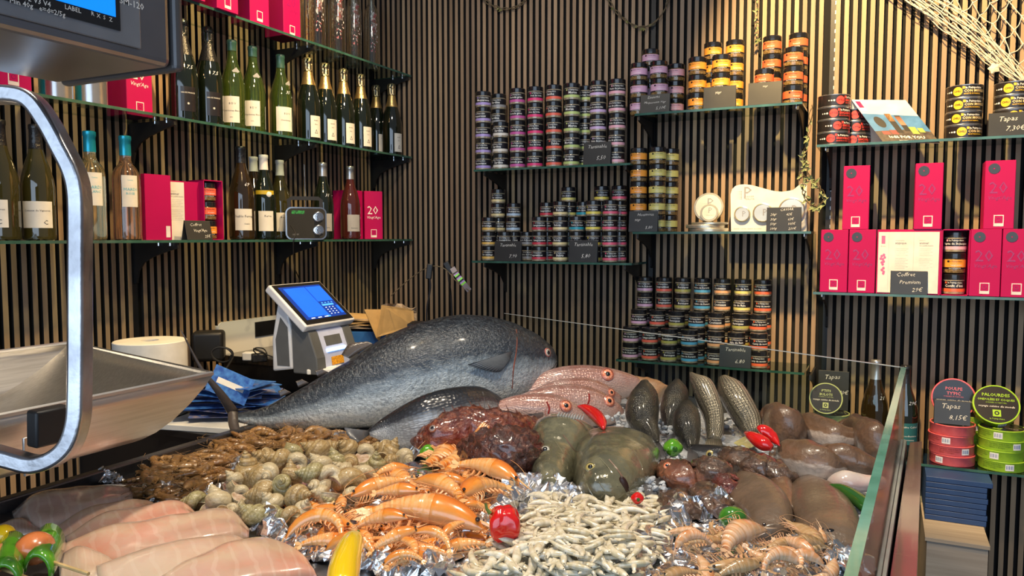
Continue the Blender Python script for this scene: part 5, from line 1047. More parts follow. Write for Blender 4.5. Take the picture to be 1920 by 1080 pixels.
# ================================================================== fish tools
def fish_mat(name, stops, rough=0.28, metal=0.0, warp=0.12, wscale=5, scales=None, sstr=0.5, mott=None, mscale=30, mamt=0.4, bars=None, coat=0.7, bump=0.0, bscale=40, sdark=0.0):
    """stops: [(v, colour)] from belly (0) to back (1); uv.x runs head to tail"""
    m = bpy.data.materials.new(name); m.use_nodes = True; MT[name] = m; nt = m.node_tree; L = nt.links.new; N = nt.nodes.new
    b = nt.nodes['Principled BSDF']; b.inputs['Roughness'].default_value = rough; b.inputs['Metallic'].default_value = metal; b.inputs['Coat Weight'].default_value = coat; b.inputs['Coat Roughness'].default_value = 0.12
    uv = N('ShaderNodeUVMap'); uv.uv_map = 'uv'; sep = N('ShaderNodeSeparateXYZ'); L(uv.outputs[0], sep.inputs[0]); tc = N('ShaderNodeTexCoord')
    n = N('ShaderNodeTexNoise'); n.inputs['Scale'].default_value = wscale; n.inputs['Detail'].default_value = 4
    cmb = N('ShaderNodeMapping'); cmb.inputs['Scale'].default_value = (3, 1.2, 1); L(uv.outputs[0], cmb.inputs[0]); L(cmb.outputs[0], n.inputs['Vector'])
    mu = N('ShaderNodeMath'); mu.operation = 'MULTIPLY_ADD'; mu.inputs[1].default_value = warp * 2; L(n.outputs['Fac'], mu.inputs[0])
    su = N('ShaderNodeMath'); su.operation = 'SUBTRACT'; L(sep.outputs['Y'], su.inputs[0]); su.inputs[1].default_value = warp; L(su.outputs[0], mu.inputs[2])
    r = N('ShaderNodeValToRGB'); r.color_ramp.elements[0].position = stops[0][0]; r.color_ramp.elements[0].color = (*stops[0][1], 1); r.color_ramp.elements[1].position = stops[-1][0]; r.color_ramp.elements[1].color = (*stops[-1][1], 1)
    for p, c in stops[1:-1]: e_ = r.color_ramp.elements.new(p); e_.color = (*c, 1)
    L(mu.outputs[0], r.inputs[0]); col = r.outputs[0]
    def mixc(fac, a_, colour, bt='MIX', amt=1.0):
        mx = N('ShaderNodeMix'); mx.data_type = 'RGBA'; mx.blend_type = bt; L(a_, mx.inputs['A']); mx.inputs['B'].default_value = (*colour, 1)
        q = N('ShaderNodeMath'); q.operation = 'MULTIPLY'; q.inputs[1].default_value = amt; L(fac, q.inputs[0]); L(q.outputs[0], mx.inputs[0]); return mx.outputs['Result']
    if mott:
        n2 = N('ShaderNodeTexNoise'); n2.inputs['Scale'].default_value = mscale; n2.inputs['Detail'].default_value = 6; n2.inputs['Roughness'].default_value = 0.65; L(tc.outputs['Object'], n2.inputs['Vector'])
        r2 = N('ShaderNodeValToRGB'); r2.color_ramp.elements[0].position = 0.46; r2.color_ramp.elements[1].position = 0.62; L(n2.outputs['Fac'], r2.inputs[0]); col = mixc(r2.outputs[0], col, mott, amt=mamt)
    if bars:      # (frequency along, frequency across, colour, amount)
        w_ = N('ShaderNodeTexWave'); w_.inputs['Scale'].default_value = 1.0; w_.inputs['Distortion'].default_value = bars[4] if len(bars) > 4 else 2.0; w_.inputs['Detail'].default_value = 2; w_.inputs['Detail Scale'].default_value = 1.5
        mp = N('ShaderNodeMapping'); mp.inputs['Scale'].default_value = (bars[0], bars[1], 0); L(uv.outputs[0], mp.inputs[0]); L(mp.outputs[0], w_.inputs['Vector'])
        if bars[0] < bars[1]: w_.bands_direction = 'Y'
        r3 = N('ShaderNodeValToRGB'); r3.color_ramp.elements[0].position = bars[5] if len(bars) > 5 else 0.62; r3.color_ramp.elements[1].position = bars[5] + .08 if len(bars) > 5 else 0.86; L(w_.outputs['Fac'], r3.inputs[0]); col = mixc(r3.outputs[0], col, bars[2], amt=bars[3])
    h = None
    if scales:
        v_ = N('ShaderNodeTexVoronoi'); v_.inputs['Scale'].default_value = 1.0; v_.inputs['Randomness'].default_value = 0.55; mp = N('ShaderNodeMapping'); mp.inputs['Scale'].default_value = (scales[0], scales[1], 0); L(uv.outputs[0], mp.inputs[0]); L(mp.outputs[0], v_.inputs['Vector']); h = v_.outputs['Distance']
        if sdark: col = mixc(h, col, (0, 0, 0), amt=sdark)
    L(col, b.inputs['Base Color'])
    if h is not None:
        bp = N('ShaderNodeBump'); bp.inputs['Strength'].default_value = sstr; bp.inputs['Distance'].default_value = 0.0015; L(h, bp.inputs['Height']); L(bp.outputs[0], b.inputs['Normal']); last = bp
    if bump:
        n3 = N('ShaderNodeTexNoise'); n3.inputs['Scale'].default_value = bscale; n3.inputs['Detail'].default_value = 5; L(tc.outputs['Object'], n3.inputs['Vector'])
        bp2 = N('ShaderNodeBump'); bp2.inputs['Strength'].default_value = min(1, bump); bp2.inputs['Distance'].default_value = 0.004 * max(1, bump); L(n3.outputs['Fac'], bp2.inputs['Height'])
        if h is not None: L(bp.outputs[0], bp2.inputs['Normal'])
        L(bp2.outputs[0], b.inputs['Normal'])
    return m
from mathutils.bvhtree import BVHTree
LAST = [None]
def zb(x, y, h=0.0):
    p = bed(x, y, h); return (p - CAM).dot(FW)
def surf(x, y, z):
    if LAST[0]:
        h = LAST[0].ray_cast(CAM, ray(x, y).normalized())
        if h[0]: return h[0], (h[1] if h[1].dot(FW) < 0 else -h[1])
    return at(x, y, z), -FW
def body(stations, widths, nseg=5, n=24, lump=0.0, lscale=20.0, cap=True, power=1.0):
    """stations: (x_back, y_back, x_belly, y_belly, depth[, belly depth offset]) in photo pixels; widths = half thickness in metres"""
    ce = []; dv = []
    for s in stations:
        if s[0] > 500 and s[4] < 1.79: s = list(s); s[4] = min(s[4], zb((s[0] + s[2]) / 2, max(s[1], s[3]), .007))
        a = at(s[0], s[1], s[4]); b = at(s[2], s[3], s[4] + (s[5] if len(s) > 5 else 0)); ce.append((a + b) / 2); dv.append((a - b) / 2)
    C_ = catmull(ce, nseg); D_ = catmull(dv, nseg); W_ = catmull([(w_, 0, 0) for w_ in widths], nseg); m = len(C_); v = []; uv = []
    for i in range(m):
        t = (C_[min(m - 1, i + 1)] - C_[max(0, i - 1)]).normalized(); d = D_[i]; lat = t.cross(d).normalized() * max(W_[i][0], 0.0008)
        for k in range(n):
            a = 2 * PI * k / n; ca, sa_ = math.cos(a), math.sin(a)
            if power != 1: ca = math.copysign(abs(ca) ** power, ca); sa_ = math.copysign(abs(sa_) ** power, sa_)
            p = C_[i] + d * ca + lat * sa_
            if lump: p = p + (p - C_[i]).normalized() * lump * noise.noise(p * lscale)
            if p.z < 1.0415 and p.y < 2.6 and p.x > -1.31: p = Vector((p.x, p.y, 1.0415))
            v.append(p); uv.append((i / (m - 1), (math.cos(a) + 1) / 2))
    f = [(i * n + k, i * n + (k + 1) % n, (i + 1) * n + (k + 1) % n, (i + 1) * n + k) for i in range(m - 1) for k in range(n)]
    if cap: f.append(tuple(range(n - 1, -1, -1))); f.append(tuple((m - 1) * n + k for k in range(n)))
    return v, f, uv
def fin(base, edge, rays=14, th=0.0012, rip=0.0015, rag=0.0):
    """base and edge: lists of photo points (x, y, depth)"""
    base = [(x, y, min(z, zb(x, y, .022))) for x, y, z in base]; edge = [(x, y, min(z, zb(x, y, .022))) for x, y, z in edge]; A = catmull([at(*p) for p in base], 6) if len(base) > 1 else [at(*base[0])] * 7; E_ = catmull([at(*p) for p in edge], 6)
    n = rays * 2; row = []; rr = random.Random(int(edge[0][0]))
    def smp(P_, u): x = u * (len(P_) - 1); i = min(int(x), len(P_) - 2); return P_[i].lerp(P_[i + 1], x - i)
    nrm = (smp(E_, 1) - smp(A, 0)).cross(smp(E_, 0) - smp(A, 1)).normalized(); P2 = []
    for i in range(n + 1):
        u = i / n; a = smp(A, u); e_ = smp(E_, u); q = 1 - rag * (rr.random() if i % 2 else 0)
        P2.append([a.lerp(a + (e_ - a) * q, t) + nrm * rip * (1 if i % 2 else -1) * t for t in (0, .33, .66, 1)])
    front = gridmesh(P2); back = gridmesh([[p - nrm * th for p in r_] for r_ in P2]); o = len(front[0])
    v = front[0] + back[0]; f = front[1] + [tuple(x + o for x in q[::-1]) for q in back[1]]; m = 4; N_ = len(P2)
    for i in range(N_ - 1):
        for c in (0, m - 1): f.append((i * m + c, (i + 1) * m + c, o + (i + 1) * m + c, o + i * m + c) if c else (o + i * m + c, o + (i + 1) * m + c, (i + 1) * m + c, i * m + c))
    uv = [(j / 3, i / n) for i in range(N_) for j in range(4)]; return v, f, uv * 2
def addf(mb, r_, mi=0): mb.add((r_[0], r_[1]), mi, None, r_[2]); return mb
pupil_m = mat('fish_pupil', (0.006, 0.006, 0.008), 0.06, coat=1.0)
def eye(parent, x, y, z, r, iris, ring=None, nrm=None, pr=0.5, off=(0, 0), squash=0.32):
    c, nn = surf(x, y, z); nn = (nn * .6 + (nrm or -FW).normalized() * .4).normalized(); M_ = basis(c, RT, nn)
    o = MB().add(ball((0, 0, 0), (r, r, r * squash), 18, 10), 0, M_).build('eye', iris, parent)
    if ring: MB().add(lathe([(r * 0.98, -0.001), (r * 1.22, -0.001), (r * 1.12, r * .16), (r * .98, r * .22)], 22, cap=False), 0, M_).build('eye_ring', ring, o)
    MB().add(ball((off[0], off[1], r * squash * .62), (r * pr, r * pr, r * .30), 14, 8), 0, M_).build('pupil', pupil_m, o); return o
def fish(name, label, cat, st, wd, m, group=None, **k):
    t = thing(name, label, cat, (0, 0, 0), group=group); B_ = body(st, wd, **k); LAST[0] = BVHTree.FromPolygons([tuple(p) for p in B_[0]], B_[1]); addf(MB(), B_).build('body', m, t, angle=180); return t
fin_dark = fish_mat('fin_dark', [(0, (0.10, 0.10, 0.11)), (1, (0.05, 0.05, 0.055))], 0.35, bars=None, warp=.3, coat=.4)
def sd_(x, y): return (surf(x, y, 1.9)[0] - CAM).dot(FW) - .012
# ------------------------------------------------------------------ tuna
tm = fish_mat('tuna_skin', [(0.0, (0.66, 0.60, 0.48)), (0.22, (0.74, 0.71, 0.63)), (0.40, (0.58, 0.63, 0.65)), (0.54, (0.26, 0.31, 0.35)), (0.66, (0.030, 0.040, 0.055)), (1.0, (0.006, 0.009, 0.014))], 0.30, 0.15, 0.10, 9, scales=(230, 80), sstr=0.5, mott=(0.10, 0.12, 0.14), mscale=130, mamt=0.45, bump=0.9, bscale=120, coat=.12)
st = [(436, 776, 438, 790, 1.80), (500, 762, 506, 803, 1.82), (575, 722, 590, 806, 1.85), (650, 678, 672, 806, 1.88), (740, 622, 768, 806, 1.92), (830, 594, 858, 800, 1.96), (900, 591, 920, 790, 1.99), (960, 604, 965, 768, 2.02), (1005, 626, 1000, 738, 2.04), (1030, 645, 1026, 712, 2.05), (1043, 666, 1040, 692, 2.055)]
wd = [.010, .022, .045, .072, .100, .112, .108, .095, .068, .045, .012]
t = fish('tuna', 'whole large tuna with dark blue back lying across the back of the counter', 'fish', st, wd, tm, nseg=7, n=40, lump=.002, lscale=25)
tf = fish_mat('tuna_fin', [(0, (0.045, 0.035, 0.03)), (1, (0.09, 0.07, 0.06))], 0.35, coat=.5, warp=.3, bump=.5)
v = MB(); addf(v, body([(338, 618, 341, 620, 1.74), (375, 694, 381, 690, 1.76), (408, 744, 420, 734, 1.78), (428, 778, 448, 770, 1.80)], [.0012, .0025, .004, .006], n=12)); v.build('tail_upper_lobe', tf, t, angle=180)
v = MB(); addf(v, body([(428, 768, 446, 772, 1.80), (428, 795, 448, 796, 1.775), (440, 826, 456, 822, 1.74), (458, 862, 466, 860, 1.70)], [.006, .006, .004, .002], n=12)); v.build('tail_lower_lobe', tf, t, angle=180)
addf(MB(), fin([(960, 658, sd_(960, 658)), (957, 672, sd_(957, 672))], [(876, 684, sd_(876, 684)), (905, 693, sd_(905, 693)), (935, 698, sd_(935, 698)), (950, 684, sd_(950, 684))], 16, rip=.0012)).build('pectoral_fin', fish_mat('tuna_pectoral', [(0, (0.13, 0.14, 0.15)), (1, (0.03, 0.03, 0.035))], .3, warp=.2), t, angle=180)
for i, (x, y) in enumerate(((560, 727), (596, 707), (527, 745))): addf(MB(), fin([(x, y, 1.85), (x + 20, y - 9, 1.86)], [(x - 6, y - 12, 1.85), (x + 6, y - 16, 1.855)], 5)).build('finlet', tf, t, angle=180)
addf(MB(), fin([(655, 672, 1.90), (700, 645, 1.92)], [(640, 665, 1.9), (655, 645, 1.91), (690, 640, 1.92)], 8)).build('dorsal_fin', tf, t, angle=180)
red_iris = mat('red_iris', (0.45, 0.06, 0.05), 0.1, coat=1.0, col2=(0.55, 0.25, 0.2), scale=300); silver_iris = mat('silver_iris', (0.55, 0.52, 0.45), 0.1, coat=1.0); gold_iris = mat('gold_iris', (0.55, 0.45, 0.16), 0.1, coat=1.0, col2=(0.35, 0.28, 0.10)); orange_iris = mat('orange_iris', (0.75, 0.16, 0.06), 0.12, coat=1.0, col2=(0.85, 0.45, 0.3), scale=300); grey_iris = mat('grey_iris', (0.16, 0.17, 0.13), 0.1, coat=1.0)
eye(t, 1027, 661, 1.985, 0.0100, silver_iris, red_iris, nrm=-FW + RT * .9, pr=.62)
gill_m = mat('gill_slit', (0.30, 0.08, 0.05), 0.4, col2=(0.10, 0.04, 0.03))
def gill(parent, pts, r=.0018, m=gill_m, name='gill_edge'): return MB().add(tube(catmull([surf(*p)[0] for p in pts], 5), r, 6)).build(name, m, parent)
gill(t, [(968, 618, 1.955), (969, 650, 1.925), (963, 690, 1.915), (960, 728, 1.925)]); gill(t, [(1043, 680, 2.04), (1036, 690, 2.02), (1028, 697, 2.0)], .0014, mat('mouth_dark', (0.02, 0.02, 0.02), .5), 'mouth')
# ------------------------------------------------------------------ bass in front of the tuna
bm = fish_mat('bass_skin', [(0.0, (0.62, 0.62, 0.62)), (0.38, (0.62, 0.63, 0.64)), (0.62, (0.46, 0.48, 0.50)), (0.74, (0.07, 0.075, 0.09)), (1.0, (0.015, 0.017, 0.02))], 0.26, 0.15, 0.05, 8, scales=(60, 24), sstr=1, sdark=.6, coat=.3)
st = [(690, 806, 694, 818, 1.64), (730, 775, 742, 836, 1.66), (790, 742, 808, 842, 1.68), (850, 726, 862, 835, 1.71), (895, 724, 902, 820, 1.74), (925, 736, 925, 800, 1.77), (948, 752, 942, 772, 1.79)]
t = fish('sea_bass', 'silver dark backed bass lying in front of the tuna belly', 'fish', st, [.008, .024, .038, .042, .040, .03, .010], bm, nseg=6, n=28)
addf(MB(), fin([(690, 808, 1.64), (692, 816, 1.64)], [(645, 803, 1.62), (652, 818, 1.60), (668, 832, 1.60)], 12, rag=.08)).build('tail_fin', fin_dark, t, angle=180)
gill(t, [(905, 735, 1.705), (908, 760, 1.695), (900, 790, 1.70)], .0014, fin_dark)
# ------------------------------------------------------------------ red sea breams
rb = fish_mat('bream_skin', [(0.0, (0.64, 0.52, 0.45)), (0.4, (0.60, 0.42, 0.35)), (0.75, (0.48, 0.26, 0.21)), (1.0, (0.28, 0.12, 0.09))], 0.24, 0.15, 0.08, 6, scales=(60, 26), sstr=1.0, mott=(0.58, 0.46, 0.42), mscale=18, mamt=.4, bars=(.3, 4, (0.68, 0.45, 0.42), .25), sdark=.2)
def bream(label, st, wd, e, tail=None, red=None):
    t = fish('red_bream', label, 'fish', st, wd, rb, 'red breams', nseg=6, n=26)
    if e: eye(t, e[0], e[1], e[2], e[3], orange_iris, mat('bream_lid', (0.45, 0.14, 0.10), .3, coat=.6), nrm=-FW + UP * .25 + RT * .1, pr=.45)
    if tail: addf(MB(), fin(*tail)).build('tail_fin', rb, t, angle=180)
    pl = lambda x, y: (x, y, (surf(x, y, 1.9)[0] - CAM).dot(FW) - .006)
    if e:
        x, y = e[0] - 34, e[1] + 6; gill(t, [(x + 2, y - 8, 1), (x - 5, y + 6, 1), (x + 2, y + 20, 1)], .0009, MT['bream_lid'], 'gill_cover_edge')
        addf(MB(), fin([pl(x - 8, y + 6), pl(x - 8, y + 14)], [pl(x - 42, y + 10), pl(x - 40, y + 18), pl(x - 28, y + 22)], 8)).build('pectoral_fin', rb, t, angle=180)
    if red: gill(t, red, .0022, mat('blood_red', (0.28, 0.02, 0.015), .3, coat=.5), 'gill_edge')
    return t
bream('red bream at the back, eye wide open, snout towards the jars', [(945, 742, 950, 752, 1.95), (985, 714, 1000, 760, 1.97), (1040, 690, 1052, 762, 1.99), (1095, 684, 1105, 758, 2.01), (1145, 690, 1140, 756, 2.02), (1185, 702, 1175, 745, 2.03), (1212, 716, 1208, 726, 2.035)], [.006, .02, .03, .036, .034, .024, .008], (1139, 702, 1.972, .0150))
bream('red bream half hidden second from the back of the pile', [(985, 738, 990, 752, 1.90), (1040, 714, 1050, 770, 1.92), (1095, 708, 1100, 775, 1.94), (1135, 720, 1130, 775, 1.95), (1165, 742, 1160, 762, 1.96)], [.008, .022, .03, .026, .008], (1146, 736, 1.915, .0095))
bream('red bream in the middle with scales showing and dark gill mark', [(950, 750, 960, 762, 1.83), (1010, 728, 1024, 790, 1.85), (1070, 720, 1076, 806, 1.87), (1120, 730, 1122, 802, 1.88), (1155, 752, 1146, 796, 1.885), (1170, 768, 1160, 786, 1.89)], [.006, .025, .036, .036, .026, .010], (1142, 752, 1.838, .0125), red=[(1104, 738, 1.833), (1105, 748, 1.83), (1102, 758, 1.832)])
bream('red bream at the front of the pile with red gill streak', [(900, 768, 905, 778, 1.74), (955, 744, 965, 792, 1.76), (1010, 737, 1016, 806, 1.775), (1055, 744, 1056, 806, 1.78), (1090, 764, 1084, 798, 1.785), (1112, 784, 1104, 796, 1.79)], [.006, .022, .032, .032, .022, .008], (1061, 761, 1.748, .0125), red=[(1025, 753, 1.742), (1030, 765, 1.739), (1028, 776, 1.742)])
ob = fish_mat('dry_skin', [(0, (0.30, 0.20, 0.11)), (.5, (0.42, 0.27, 0.15)), (1, (0.32, 0.17, 0.08))], .4, 0, .3, 8, mott=(0.45, 0.22, 0.10), mscale=60, mamt=.5, bump=.8, bscale=60)
t = fish('gurnard', 'tan orange fish head behind the dark breams', 'fish', [(1165, 712, 1172, 745, 2.03), (1200, 706, 1205, 762, 2.04), (1232, 712, 1228, 770, 2.03), (1252, 722, 1244, 738, 2.02)], [.02, .032, .028, .006], ob, nseg=5, lump=.006, lscale=60)
# ------------------------------------------------------------------ scorpion fish
sm = fish_mat('scorpion_red', [(0, (0.30, 0.08, 0.04)), (.4, (0.20, 0.035, 0.02)), (.8, (0.12, 0.022, 0.015)), (1, (0.07, 0.02, 0.015))], .22, 0, .35, 12, mott=(0.33, 0.10, 0.045), mscale=70, mamt=.55, coat=1, bump=1.6, bscale=110)
sd = fish_mat('scorpion_dark', [(0, (0.10, 0.03, 0.02)), (.5, (0.06, 0.02, 0.015)), (1, (0.045, 0.018, 0.015))], .2, 0, .35, 12, mott=(0.18, 0.055, 0.03), mscale=80, mamt=.6, coat=1, bump=1.8, bscale=110)
t = fish('scorpion_fish', 'red scorpion fish with blunt head facing left beside the bass', 'fish', [(774, 822, 780, 838, 1.585), (796, 800, 800, 852, 1.60), (830, 776, 828, 856, 1.62), (880, 764, 880, 850, 1.64), (940, 770, 938, 850, 1.66), (990, 780, 985, 840, 1.67), (1014, 792, 1010, 815, 1.68)], [.012, .03, .045, .05, .045, .03, .012], sm, nseg=8, n=44, lump=.011, lscale=70)
eye(t, 811, 803, 1.545, .0075, mat('cloudy_eye', (0.28, 0.22, 0.20), .15, coat=1), sm, pr=.5)
of = fish_mat('orange_fin', [(0, (0.65, 0.22, 0.04)), (1, (0.40, 0.08, 0.03))], .3, warp=.3, bars=(1, 14, (0.75, 0.45, 0.15), .6))
addf(MB(), fin([(868, 838, 1.55), (878, 846, 1.55)], [(905, 788, 1.55), (918, 800, 1.54), (905, 828, 1.53)], 10, rag=.2)).build('pectoral_fin', of, t, angle=180)
for i in range(9): MB().add(tube([at(835 + i * 17, 774 - 8 * math.sin(i * .4), 1.62), at(829 + i * 17, 758 - 8 * math.sin(i * .4) + 3 * (i % 3), 1.63)], [.0022, .0003], 5)).build('spine', sd, t)
t = fish('scorpion_fish', 'dark maroon scorpion fish with shrivelled skin left of the grey heads', 'fish', [(872, 826, 880, 872, 1.52), (900, 808, 905, 890, 1.53), (940, 800, 945, 896, 1.54), (980, 802, 980, 890, 1.55), (1008, 815, 1004, 860, 1.56)], [.02, .042, .05, .042, .015], sd, nseg=9, n=44, lump=.013, lscale=85)
# ------------------------------------------------------------------ grey green john dory heads
gm = fish_mat('dory_skin', [(0, (0.17, 0.16, 0.10)), (.45, (0.125, 0.12, 0.075)), (.8, (0.08, 0.08, 0.052)), (1, (0.05, 0.05, 0.038))], .16, .1, .25, 5, mott=(0.24, 0.22, 0.13), mscale=34, mamt=.5, coat=.8, bump=.9, bscale=45)
t = fish('grey_fish', 'grey green glossy fish head left of a pair, pointing down at the foil', 'fish', [(1000, 800, 1096, 806, 1.60), (992, 822, 1104, 822, 1.575), (990, 850, 1094, 850, 1.545), (990, 880, 1082, 880, 1.50), (996, 908, 1066, 912, 1.46), (1012, 924, 1050, 926, 1.44)], [.035, .055, .06, .058, .045, .025], gm, nseg=7, n=32, power=.85, lump=.003, lscale=30)
hump = addf(MB(), body([(1012, 800, 1034, 776, 1.60), (1030, 812, 1062, 778, 1.60), (1060, 822, 1098, 792, 1.60), (1100, 834, 1128, 812, 1.61)], [.03, .05, .05, .02], n=24)).build('back', gm, t, angle=180)
eye(t, 1022, 843, 1.488, .0085, silver_iris, gm, pr=.62)
gill(t, [(1056, 816, 1.525), (1072, 838, 1.50), (1084, 858, 1.475)], .0018, mat('lip_pale', (0.20, 0.12, 0.08), .2, coat=1), 'mouth_edge')
for i in range(10): MB().add(tube([at(1046 + i * 5, 779 + i * .8, 1.56), at(1050 + i * 5, 772 + i * .6, 1.555)], [.003, .0004], 5)).build('spine', silver_iris, t)
for q in ([(1012, 858, 1), (1020, 885, 1), (1018, 910, 1)], [(1030, 860, 1), (1040, 885, 1), (1040, 908, 1)], [(1040, 826, 1), (1056, 850, 1), (1064, 880, 1)]): gill(t, q, .0011, gm, 'cheek_fold')
t = fish('grey_fish', 'grey green glossy fish head right of the pair, with yellow eye', 'fish', [(1098, 814, 1222, 838, 1.60), (1080, 838, 1236, 862, 1.565), (1076, 868, 1234, 890, 1.525), (1078, 900, 1212, 918, 1.48), (1088, 926, 1180, 938, 1.44), (1110, 942, 1160, 946, 1.42)], [.03, .058, .068, .062, .045, .022], gm, nseg=7, n=36, power=.85, lump=.004, lscale=30)
eye(t, 1107, 876, 1.462, .0085, gold_iris, gm, pr=.5)
gill(t, [(1142, 862, 1.452), (1160, 884, 1.440), (1174, 908, 1.425), (1182, 930, 1.41)], .002, MT['lip_pale'], 'mouth_edge'); MB().add(ball((0, 0, 0), (.007, .015, .004), 12, 8), 0, basis(surf(1170, 908, 1.415)[0], RT + UP * .4, -FW)).build('mouth', mat('mouth_dark2', (0.03, 0.01, 0.008), .4), t)
for q in ([(1096, 890, 1), (1102, 912, 1), (1112, 930, 1)], [(1116, 888, 1), (1126, 908, 1), (1140, 928, 1)], [(1124, 858, 1), (1146, 884, 1), (1158, 912, 1)], [(1190, 850, 1), (1204, 876, 1), (1202, 902, 1)]): gill(t, q, .0011, gm, 'cheek_fold')
for i in range(9): MB().add(tube([at(1104 + i * 9, 822 + i * 1.2, 1.56), at(1106 + i * 9, 811 + i * 1.2, 1.555)], [.003, .0004], 5)).build('spine', gm, t)
addf(MB(), fin([(1206, 908, 1.50), (1222, 895, 1.53)], [(1212, 940, 1.46), (1236, 925, 1.49), (1252, 905, 1.52)], 10, rag=.2)).build('pectoral_fin', fin_dark, t, angle=180)
# ------------------------------------------------------------------ black breams standing tail down
bk = fish_mat('black_bream', [(0, (0.05, 0.046, 0.034)), (.5, (0.030, 0.028, 0.022)), (1, (0.010, 0.010, 0.010))], .34, .1, .15, 8, scales=(48, 26), sstr=1, mott=(0.085, 0.075, 0.045), mscale=40, mamt=.5, coat=.3)
def bb_(label, st, wd, tb, te, m=bk, nm='black_bream', fm=fin_dark, grp='dark fish standing tail down in the ice'):
    t = fish(nm, label, 'fish', st, wd, m, grp, nseg=6, n=26); addf(MB(), fin(tb, te, 12, rag=.06)).build('tail_fin', fm, t, angle=180)
    return t
bb_('black bream standing tail down, leftmost and largest of three', [(1200, 716, 1216, 716, 1.78), (1180, 742, 1232, 738, 1.76), (1172, 775, 1236, 765, 1.73), (1184, 800, 1234, 795, 1.70), (1212, 818, 1236, 808, 1.67), (1225, 836, 1236, 830, 1.64)], [.012, .03, .038, .032, .018, .008], [(1226, 832, 1.64), (1236, 830, 1.64)], [(1234, 862, 1.60), (1246, 862, 1.60), (1250, 850, 1.60)])
bb_('black bream standing tail down at the back between two others', [(1262, 714, 1276, 716, 1.86), (1245, 735, 1290, 735, 1.84), (1238, 765, 1288, 765, 1.81), (1242, 795, 1272, 792, 1.78), (1250, 818, 1262, 815, 1.75)], [.012, .026, .032, .024, .008], [(1250, 816, 1.75), (1262, 815, 1.75)], [(1250, 845, 1.72), (1262, 845, 1.72)])
bb_('black bream standing tail down, right and lowest of three', [(1280, 754, 1296, 754, 1.74), (1264, 775, 1310, 775, 1.72), (1262, 802, 1314, 800, 1.69), (1276, 825, 1312, 825, 1.66), (1290, 842, 1306, 842, 1.63)], [.012, .028, .034, .026, .008], [(1290, 840, 1.63), (1305, 840, 1.63)], [(1286, 880, 1.56), (1300, 884, 1.56), (1312, 876, 1.56)])
ml = fish_mat('mullet_skin', [(0, (0.50, 0.44, 0.31)), (.4, (0.40, 0.34, 0.23)), (.75, (0.20, 0.17, 0.11)), (1, (0.09, 0.08, 0.055))], .3, .3, .05, 6, scales=(34, 24), sstr=1.0, bars=(.25, 2.7, (0.06, 0.05, 0.035), .85, 1.0), coat=.6, sdark=.3)
bb_('striped mullet standing tail down, left one with pointed top', [(1292, 698, 1300, 700, 1.80), (1296, 722, 1332, 712, 1.79), (1306, 752, 1348, 744, 1.77), (1320, 785, 1357, 780, 1.74), (1324, 812, 1356, 812, 1.71), (1326, 826, 1350, 826, 1.69)], [.004, .026, .034, .032, .022, .012], [(1326, 824, 1.69), (1351, 824, 1.69)], [(1314, 854, 1.65), (1338, 856, 1.65), (1362, 852, 1.65)], ml, 'striped_mullet', ml)
bb_('striped mullet leaning tail down beside the brown monkfish', [(1346, 710, 1366, 708, 1.84), (1346, 735, 1392, 722, 1.82), (1362, 768, 1412, 752, 1.79), (1382, 798, 1428, 788, 1.76), (1398, 818, 1430, 812, 1.73)], [.014, .03, .036, .030, .014], [(1398, 818, 1.73), (1428, 812, 1.73)], [(1376, 832, 1.69), (1398, 842, 1.69), (1420, 836, 1.69)], ml, 'striped_mullet', fish_mat('yellow_fin', [(0, (0.45, 0.40, 0.16)), (1, (0.25, 0.22, 0.10))], .4, warp=.3))
t = fish('whiting', 'slim silver fish head lying left among the small dark fish', 'fish', [(1296, 834, 1304, 846, 1.60), (1325, 834, 1328, 864, 1.61), (1360, 836, 1362, 874, 1.62), (1400, 842, 1400, 872, 1.64)], [.008, .022, .026, .020], bm, nseg=5, n=24); eye(t, 1331, 852, 1.585, .0085, gold_iris, None, pr=.5)
# ------------------------------------------------------------------ monkfish tails
mk = fish_mat('monk_skin', [(0, (0.62, 0.50, 0.44)), (.50, (0.62, 0.50, 0.42)), (.56, (0.24, 0.14, 0.085)), (.7, (0.18, 0.10, 0.058)), (1, (0.12, 0.07, 0.04))], .34, 0, .10, 5, mott=(0.20, 0.13, 0.09), mscale=60, mamt=.35, coat=.45, bump=1.0, bscale=60)
mkd = fish_mat('monk_skin_brown', [(0, (0.22, 0.125, 0.075)), (.5, (0.185, 0.10, 0.058)), (1, (0.13, 0.07, 0.04))], .34, 0, .25, 5, mott=(0.11, 0.065, 0.045), mscale=55, mamt=.7, coat=.45, bump=1.0, bscale=55)
flesh = fish_mat('monk_flesh', [(0, (0.60, 0.50, 0.46)), (.5, (0.62, 0.44, 0.40)), (1, (0.66, 0.56, 0.50))], .2, 0, .25, 5, mott=(0.58, 0.30, 0.27), mscale=22, mamt=.4, coat=1, bump=.2)
def monk(label, st, wd, m=mk, **k): return fish('monkfish_tail', label, 'fish', st, [w_ * .62 for w_ in wd], m, 'skinned monkfish on the right', nseg=6, n=32, lump=.009, lscale=26, **k)
monk('brown monkfish piece upright beside the striped mullet', [(1424, 776, 1436, 830, 1.80), (1440, 758, 1462, 842, 1.79), (1470, 760, 1485, 846, 1.78), (1490, 772, 1500, 836, 1.79), (1500, 790, 1504, 815, 1.80)], [.02, .045, .05, .035, .015], mkd)
monk('brown monkfish piece with white cut face in the middle', [(1497, 776, 1499, 792, 1.79), (1520, 778, 1526, 822, 1.77), (1558, 786, 1562, 834, 1.75), (1595, 800, 1596, 838, 1.74), (1624, 804, 1622, 836, 1.73), (1630, 810, 1629, 830, 1.73)], [.015, .035, .042, .035, .025, .015])
